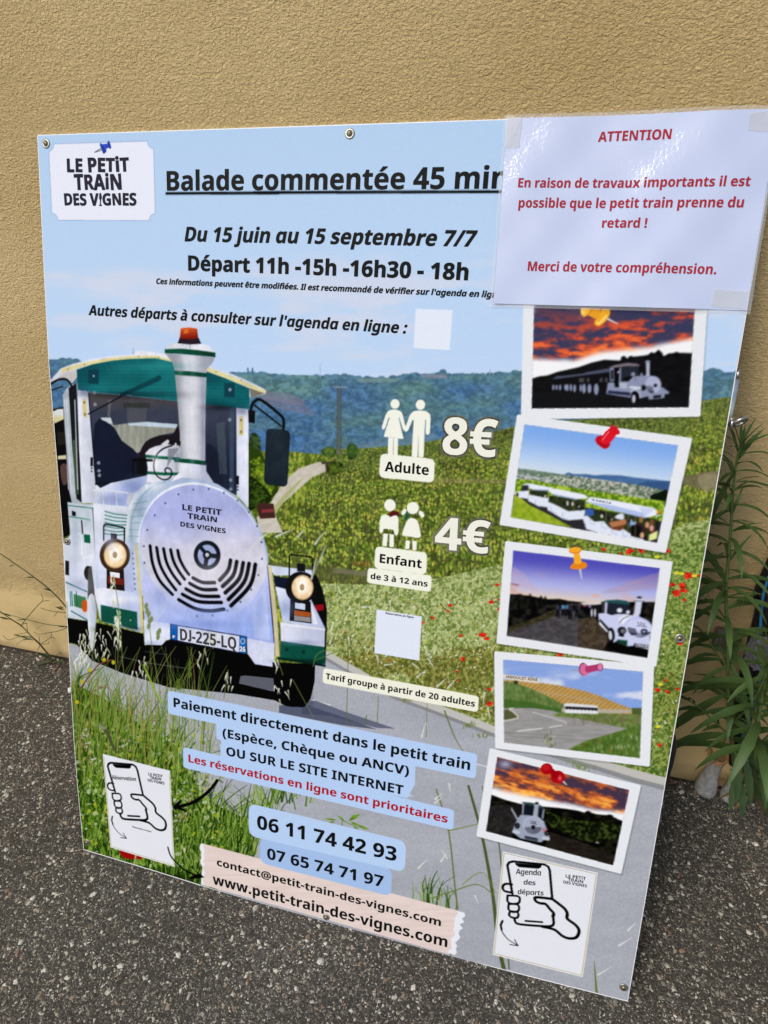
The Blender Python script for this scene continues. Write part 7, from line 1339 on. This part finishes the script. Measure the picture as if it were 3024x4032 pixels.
def tall_weed(path, n, L, rs, name, label, cat, spread=1., top=.25, extra=(), branches=()):
    root = empty(name, path[0]); b = Vector(path[0]); sp = smooth_path(path, 8); tag(root, label, cat)
    st = MB(); st.tube([p-b for p in sp], [.0042*(1-.72*i/(len(sp)-1)) for i in range(len(sp))], 8)
    lf = MB(); ang = rs.uniform(0, 6)
    def at_(t): f = t*(len(sp)-1); i = min(int(f), len(sp)-2); return sp[i].lerp(sp[i+1], f-i), (sp[i+1]-sp[i]).normalized()
    for i in range(n):
        t = .06+.94*(i/(n-1))**1.0; p, d = at_(t); ang += 2.4+rs.uniform(-.25, .25)
        az = Vector((math.cos(ang), .55*math.sin(ang)-.12, 0)); el = .35+.9*max(0, t-.75)*3+rs.uniform(-.1, .2)
        if t < .26 and az.x < .2: continue
        Lf = L*(1-.55*max(0, t-.6)/.4)*rs.uniform(.75, 1.15)*spread
        leaf(lf, p-b, az+Vector((0, 0, el)), Lf, Lf*rs.uniform(.12, .175), rs.uniform(.9, 1.9)*(1-.6*max(0, t-.8)/.2), curl=rs.uniform(-.3, .3))
        if rs.random() < .6: leaf(lf, p-b, az+Vector((rs.uniform(-.4, .4), rs.uniform(-.3, .2), el+.6)), Lf*.55, Lf*.07, .8)
    p, d = at_(1.0)
    for i in range(9): a = i*.9; leaf(lf, p-b, Vector((.45*math.cos(a), .35*math.sin(a), 1)), L*.42, L*.05, .3)
    for q in branches:
        qq = smooth_path(q, 6); st.tube([x-b for x in qq], [.0024*(1-.6*i/len(qq)) for i in range(len(qq))], 6)
        for i in range(4, len(qq), 4):
            for s_2 in ((-1,) if i % 8 else (1,)):
                dd = (qq[i]-qq[i-1]).normalized(); leaf(lf, qq[i]-b, dd*.8+Vector((s_2*.5, -.3, .35)), L*.7*rs.uniform(.6, 1), L*.11, 1.2)
        leaf(lf, qq[-1]-b, (qq[-1]-qq[-2]), L*.8, L*.12, 1.0)
    for (q, d, Lf, w, dr) in extra: leaf(lf, Vector(q)-b, d, Lf, w, dr)
    dl = MB()
    for i in range(7):
        p, d = at_(.05+.035*i); a = rs.uniform(0, 6); leaf(dl, p-b, (math.cos(a), -.5+.4*math.sin(a), -.3), L*rs.uniform(.5, .8), L*.07, 2.2, .5, rs.uniform(-1.5, 1.5))
    st.build('stem', STEM, root); lf.build('foliage', LEAF, root); dl.build('dry_leaves', varied('dry_leaf', c255(96, 78, 50), c255(136, 112, 74), 60, .8), root); return root
rs = random.Random(11)
yp = .345
base = on_z(2892, 3165); yb = min(base.y, .40)
W_ = lambda x, y, yy: on_y(*px('W', (x, y))[0], yy)
X_ = lambda x, y, yy: on_y(*px('X', (x, y))[0], yy)
sb = on_z(*px('X', (812, 1640))[0]); stem1 = [Vector((sb.x, min(sb.y, .42), 0)), X_(775, 1330, .395), X_(760, 1150, .38), X_(738, 850, .36), X_(735, 500, .355), X_(722, 100, .35), W_(800, 1950, .35), W_(832, 1550, .345), W_(852, 1200, .34), W_(880, 950, .335), W_(915, 790, .33)]
ex = [(W_(850, 1040, .345), (-.35, -.35, -1.0), .125, .013, .4), (X_(700, 140, .35), (-.8, -.35, -.25), .10, .012, 1.2), (X_(690, 400, .35), (-1, -.2, .15), .14, .014, 1.0), (X_(700, 600, .35), (-1, -.3, .35), .12, .013, 1.3), (X_(720, 870, .35), (-.75, -.3, -.55), .17, .022, .5), (X_(715, 830, .35), (-1, -.2, .25), .15, .015, 1.0), (X_(745, 1195, .35), (-1, -.25, .15), .15, .022, 1.3), (X_(760, 630, .35), (.35, -.4, -.5), .12, .017, .7)]
br = [[X_(745, 1190, .36), X_(640, 1100, .34), X_(540, 1000, .33), X_(440, 930, .33)], [X_(770, 1100, .36), X_(880, 990, .33), X_(960, 880, .32), X_(1040, 720, .31)], [X_(700, 640, .36), X_(640, 540, .345), X_(590, 450, .34)]]
tall_weed(stem1, 74, .096, rs, 'tall_weed', 'tall green weed with narrow drooping leaves rising beside the right edge of the poster board', 'weed', extra=ex, branches=br)
stem2 = [on_z(2960, 3150)+Vector((0, 0, 0)), on_y(2972, 3000, .33), on_y(2985, 2850, .325), on_y(3010, 2700, .32), on_y(3035, 2560, .31)]
stem2[0].z = 0
tall_weed(stem2, 44, .115, rs, 'leafy_weed', 'bushy dark green weed with broad toothed leaves sprawling at the right frame edge', 'weed', spread=1.1)
root = empty('ground_weed', on_z(2905, 3180)); b0 = root.location; tag(root, 'low clump of broad green leaves hanging over the second clay pot', 'weed'); lf = MB()
for (x, y, dx, dz, L, w) in ((810, 1340, .1, -1, .13, .018), (840, 1330, .8, -.5, .11, .018), (870, 1380, .2, -1, .12, .02), (900, 1440, .5, -1, .13, .02), (930, 1560, .45, -.8, .13, .02), (800, 1500, .0, -1, .10, .018), (850, 1580, .1, -1, .09, .016), (960, 1650, .6, -.6, .10, .018), (820, 1400, .9, .3, .13, .02), (960, 1480, 1, .1, .12, .02), (880, 1600, .7, -.3, .12, .02), (990, 1420, .2, -1, .12, .02)):
    p = X_(x, y, .30+.03*rs.random()); p.z = max(p.z, .012); leaf(lf, p-b0, (dx, -.35, max(dz, -.9)*.6), L*.72, w, .5)
st = MB()
for x, y in ((795, 1330), (870, 1380), (930, 1560), (760, 1470)): q = X_(x, y, .31); st.tube([Vector((0, .03, -b0.z)), (q-b0)*.5+Vector((0, .02, .02)), q-b0], [.003, .0025, .0018], 6)
lf.build('foliage', LEAF2, root); st.build('stem', STEM, root)

# thin branching weed, left, and twigs coming from behind the board
def Y_(x, y, yy): return on_y(*px('Y', (x, y))[0], yy)
def twiggy(name, label, paths, leaves, loc):
    root = empty(name, loc); b = Vector(loc); tag(root, label, 'weed'); st = MB(); lf = MB()
    for p, r in paths:
        q = smooth_path([Y_(x, y, .405+.012*math.sin(x)) if z is None else Vector(z) for (x, y, z) in p], 5); st.tube([v-b for v in q], [r*(1-.55*i/len(q)) for i in range(len(q))], 6)
    for (x, y, x2, y2, w) in leaves:
        p, q = Y_(x, y, .40), Y_(x2, y2, .395); d = q-p; leaf(lf, p-b, d, d.length, w, .25)
    st.build('stem', TWIG, root); lf.build('foliage', LEAF2, root)
n3 = lambda *p: [(x, y, None) for x, y in p]
g0 = on_z(*px('Y', (585, 1395))[0])
twiggy('wiry_weed', 'thin wiry weed growing from the foot of the wall at far left',
    [([(0, 0, (g0.x, min(g0.y, .42), 0))]+n3((440, 1215), (350, 1130), (235, 1010), (105, 925), (0, 850), (-120, 780)), .0022), (n3((235, 1000), (285, 930), (380, 820), (460, 735), (465, 700), (445, 655)), .0013), (n3((355, 1135), (280, 1120), (200, 1128), (95, 1158), (30, 1110)), .0011), (n3((440, 1215), (430, 1170), (425, 1120)), .0010), (n3((445, 1205), (550, 1130), (555, 1070)), .0011), (n3((295, 1080), (240, 1090), (150, 1105)), .0010), (n3((350, 1135), (250, 1160), (180, 1215)), .0010), (n3((105, 935), (40, 930), (-20, 900)), .0012), (n3((440, 1215), (400, 1280)), .001), (n3((300, 1075), (290, 980)), .001), (n3((450, 1205), (525, 1205), (525, 1180)), .0009)],
    [(445, 748, 540, 715, .004), (230, 1000, 295, 960, .006), (250, 1165, 350, 1135, .005), (150, 1105, 355, 1140, .006), (120, 905, -10, 850, .005), (100, 940, 0, 900, .005), (555, 1130, 600, 1135, .003), (540, 1360, 400, 1290, .012), (600, 1360, 655, 1275, .012), (560, 1390, 340, 1430, .012), (590, 1400, 700, 1380, .01), (440, 1210, 410, 1255, .004)], (g0.x, min(g0.y, .42), 0))
g1 = on_y(300, 2620, .40)
twiggy('wiry_weed', 'green twigs sticking out from behind the left edge of the poster board',
    [([(0, 0, (g1.x+.03, .41, 0))]+n3((790, 1000), (725, 815), (560, 630), (380, 485), (170, 335), (0, 220), (-60, 190)), .0019), (n3((800, 1050), (742, 1020), (620, 1005), (480, 985), (280, 935), (0, 860)), .0015), (n3((780, 850), (735, 860), (620, 855), (520, 838), (440, 812)), .0012), (n3((735, 1022), (640, 1062), (520, 1085), (420, 1098), (370, 1075)), .0011), (n3((620, 860), (600, 890), (580, 905)), .0009), (n3((740, 350), (700, 345), (645, 328)), .0010), (n3((780, 960), (735, 930), (705, 905)), .001)],
    [(155, 345, 90, 355, .005), (375, 485, 275, 470, .006), (560, 630, 480, 595, .007), (690, 835, 605, 795, .007), (695, 820, 640, 790, .006), (480, 990, 350, 1055, .005), (290, 940, 165, 935, .005), (700, 1020, 640, 1012, .004)], (g1.x+.03, .41, 0))

# clay pots
clay = varied('clay_glaze', c255(128, 132, 138), c255(186, 184, 176), 95, .45, bump=.3)
rimm = varied('bare_clay', c255(160, 118, 78), c255(188, 150, 108), 60, .8, bump=.3)
WD = .78
def cut(b, s):                                           # mouth cut at a slant, lower towards the street
    b.v = [(x, y, z+.55*y*min(1, max(0, (z/s-.040)/.040))) for x, y, z in b.v]; return b
def pot(loc, rot, label, s=1.):
    root = empty('clay_pot', loc, rot); tag(root, label, 'clay pot', 'clay pots at the foot of the wall'); M = Matrix.Diagonal((s*WD, s*WD, s, 1))
    b = MB(); b.lathe([(.012, 0), (.0185, .001), (.0208, .006), (.0204, .014), (.0178, .028), (.0142, .042), (.0132, .052), (.0142, .064), (.0172, .078)], 32, M); b.f.pop(); cut(b, s).build('body', clay, root)
    b = MB(); b.lathe([(.0173, .077), (.0180, .0835), (.0174, .086), (.0150, .0855), (.0138, .080), (.0112, .0682), (.010, .0681)], 32, M); b.f = b.f[:-2]; cut(b, s).build('rim', rimm, root)
    return root
p = on_z(*px('X', (548, 1640))[0]); pot((p.x, p.y, 0), (-.10, .06, 0), 'pale grey flared clay pot with bare tan rim standing clear of the leaves', 1.28)
p2 = on_z(*px('X', (735, 1690))[0]); pot((p2.x, p2.y, 0), (.05, .04, .8), 'grey clay pot half hidden by hanging leaves', 1.05)
# black cables with blue cord, grey clip and plastic wrap
blackm = varied('cable_black', (.005, .005, .006), (.014, .014, .015), 90, .45)
cab = empty('cable_bundle', X_(830, 1330, .40)); cb = Vector(cab.location); tag(cab, 'bundle of black cables tied with blue cord running down the wall behind the weeds', 'cables')
for k, dx in enumerate((0, 40, 85, 130, 170)):
    b = MB(); pts = [(1080+dx, -160), (1020+dx, 100), (965+dx*.9, 330), (905+dx*.8, 560), (850+dx*.7, 800), (805+dx*.5, 1050), (790+dx*.4, 1250), (780+dx*.4, 1420)]
    pp_ = [X_(x, y, .418-.006*(k % 2)) for x, y in pts]; pp_ = [Vector((pp_[0].x+.10, pp_[0].y, 3.2)), Vector((pp_[0].x+.06, pp_[0].y, 1.2))]+pp_
    b.tube([v-cb for v in smooth_path(pp_, 5)], .0085, 10); b.build('cable', blackm, cab)
b = MB(); b.tube([v-cb for v in smooth_path([X_(x, y, .400) for x, y in ((1060, -60), (1015, 90), (1000, 250), (985, 420), (955, 560), (965, 640), (1005, 720), (975, 850), (940, 960), (890, 1090), (830, 1280), (815, 1400))], 5)], .0022, 8); b.build('blue_cord', plain('blue_cord', (.02, .18, .36), .6), cab)
p = X_(705, 455, .42); b = MB(); w, h = .015, .020
b.box((p.x-w-cb.x, .418-cb.y, p.z-h-cb.z), (p.x+w+.006-cb.x, .436-cb.y, p.z+h-cb.z), b=.003)
for i in range(5): b.box((p.x-w+.006*i-cb.x, .415-cb.y, p.z-h*.95-cb.z), (p.x-w+.006*i+.003-cb.x, .4185-cb.y, p.z+h*.95-cb.z))
b.build('ribbed_clip', varied('grey_plastic', c255(96, 94, 84), c255(118, 115, 104), 40, .5), cab, False)
wrap, n_, l_, p_ = new_mat('plastic_wrap'); p_.inputs['Base Color'].default_value = (.30, .31, .32, 1); p_.inputs['Roughness'].default_value = .2; p_.inputs['Alpha'].default_value = .5
b = MB(); V = []; F = []; c = X_(945, 500, .40)
for j in range(13):
    for i in range(13): s, t = i/12, j/12; V.append((c.x-.012+.07*s+.006*rs.random()-cb.x, .398-.018*math.sin(math.pi*s)+.006*rs.random()-cb.y, c.z-.04+.075*t+.006*rs.random()-cb.z))
for j in range(12):
    for i in range(12): a = j*13+i; F.append((a, a+1, a+14, a+13))
b.add(V, F); b.build('plastic_wrap', wrap, cab)

# loose stone chips and soil crumbs lying on the asphalt
chips = [varied('chip_pale', c255(176, 170, 156), c255(222, 218, 208), 90, .8), varied('chip_brown', c255(112, 96, 82), c255(150, 124, 104), 90, .85), varied('chip_grey', c255(76, 74, 72), c255(116, 114, 110), 90, .85)]
V = []; F = []; MI = []
base8 = [(-1, -.6, -.35), (.2, -1, -.4), (1, -.2, -.4), (.5, .9, -.4), (-.7, .8, -.35), (-.55, -.25, .5), (.45, -.4, .55), (.3, .5, .45), (-.35, .45, .4)]
facs = [(0, 1, 6, 5), (1, 2, 6), (2, 7, 6), (2, 3, 7), (3, 4, 8, 7), (4, 0, 5, 8), (5, 6, 7, 8), (4, 3, 2, 1, 0)]
for i in range(5200):
    if i < 4300: x, y = rs.uniform(-.75, 1.75), rs.uniform(-.95, .43)
    else: x, y = rs.uniform(-.75, 1.75), .435-abs(rs.gauss(0, .018))
    r = .0012+.0048*rs.random()**3.2 if i < 4300 else .001+.004*rs.random()**2
    a = rs.uniform(0, 6.28); ca, sa = math.cos(a), math.sin(a); k = len(V); sx_, sy_ = rs.uniform(.7, 1.3), rs.uniform(.5, 1)
    if y > .43-r: y = .43-r
    for X0, Y0, Z0 in base8:
        X1, Y1 = X0*sx_+rs.uniform(-.2, .2), Y0*sy_+rs.uniform(-.2, .2); V.append((x+r*(X1*ca-Y1*sa), y+r*(X1*sa+Y1*ca), gz(x, y)+r*(.22+.62*Z0)))
    F += [tuple(q+k for q in f) for f in facs]; mi = rs.choices((0, 1, 2), (.42, .33, .25))[0] if i < 4300 else rs.choices((0, 1, 2), (.2, .4, .4))[0]; MI += [mi]*len(facs)
gr = link('stone_chips', V, F, None); [gr.data.materials.append(m) for m in chips]; gr.data.polygons.foreach_set('material_index', MI)
tag(gr, 'loose pale and brown stone chips scattered over the asphalt', 'gravel', kind='stuff')
# a few dead leaves and soil lumps at the wall foot
dead = varied('dead_leaf', c255(96, 74, 50), c255(150, 120, 80), 60, .9); lf = MB()
for i in range(46):
    x = rs.choice((rs.uniform(-.45, .1), rs.uniform(.95, 1.45))); y = .425-abs(rs.gauss(0, .016)); leaf(lf, (x, y, .004), (rs.uniform(-1, 1), rs.uniform(-1, .3), .15), rs.uniform(.01, .028), .005, .6)
tag(lf.build('dead_leaves', dead), 'dry brown leaf litter lying along the foot of the wall', 'leaf litter', kind='stuff')
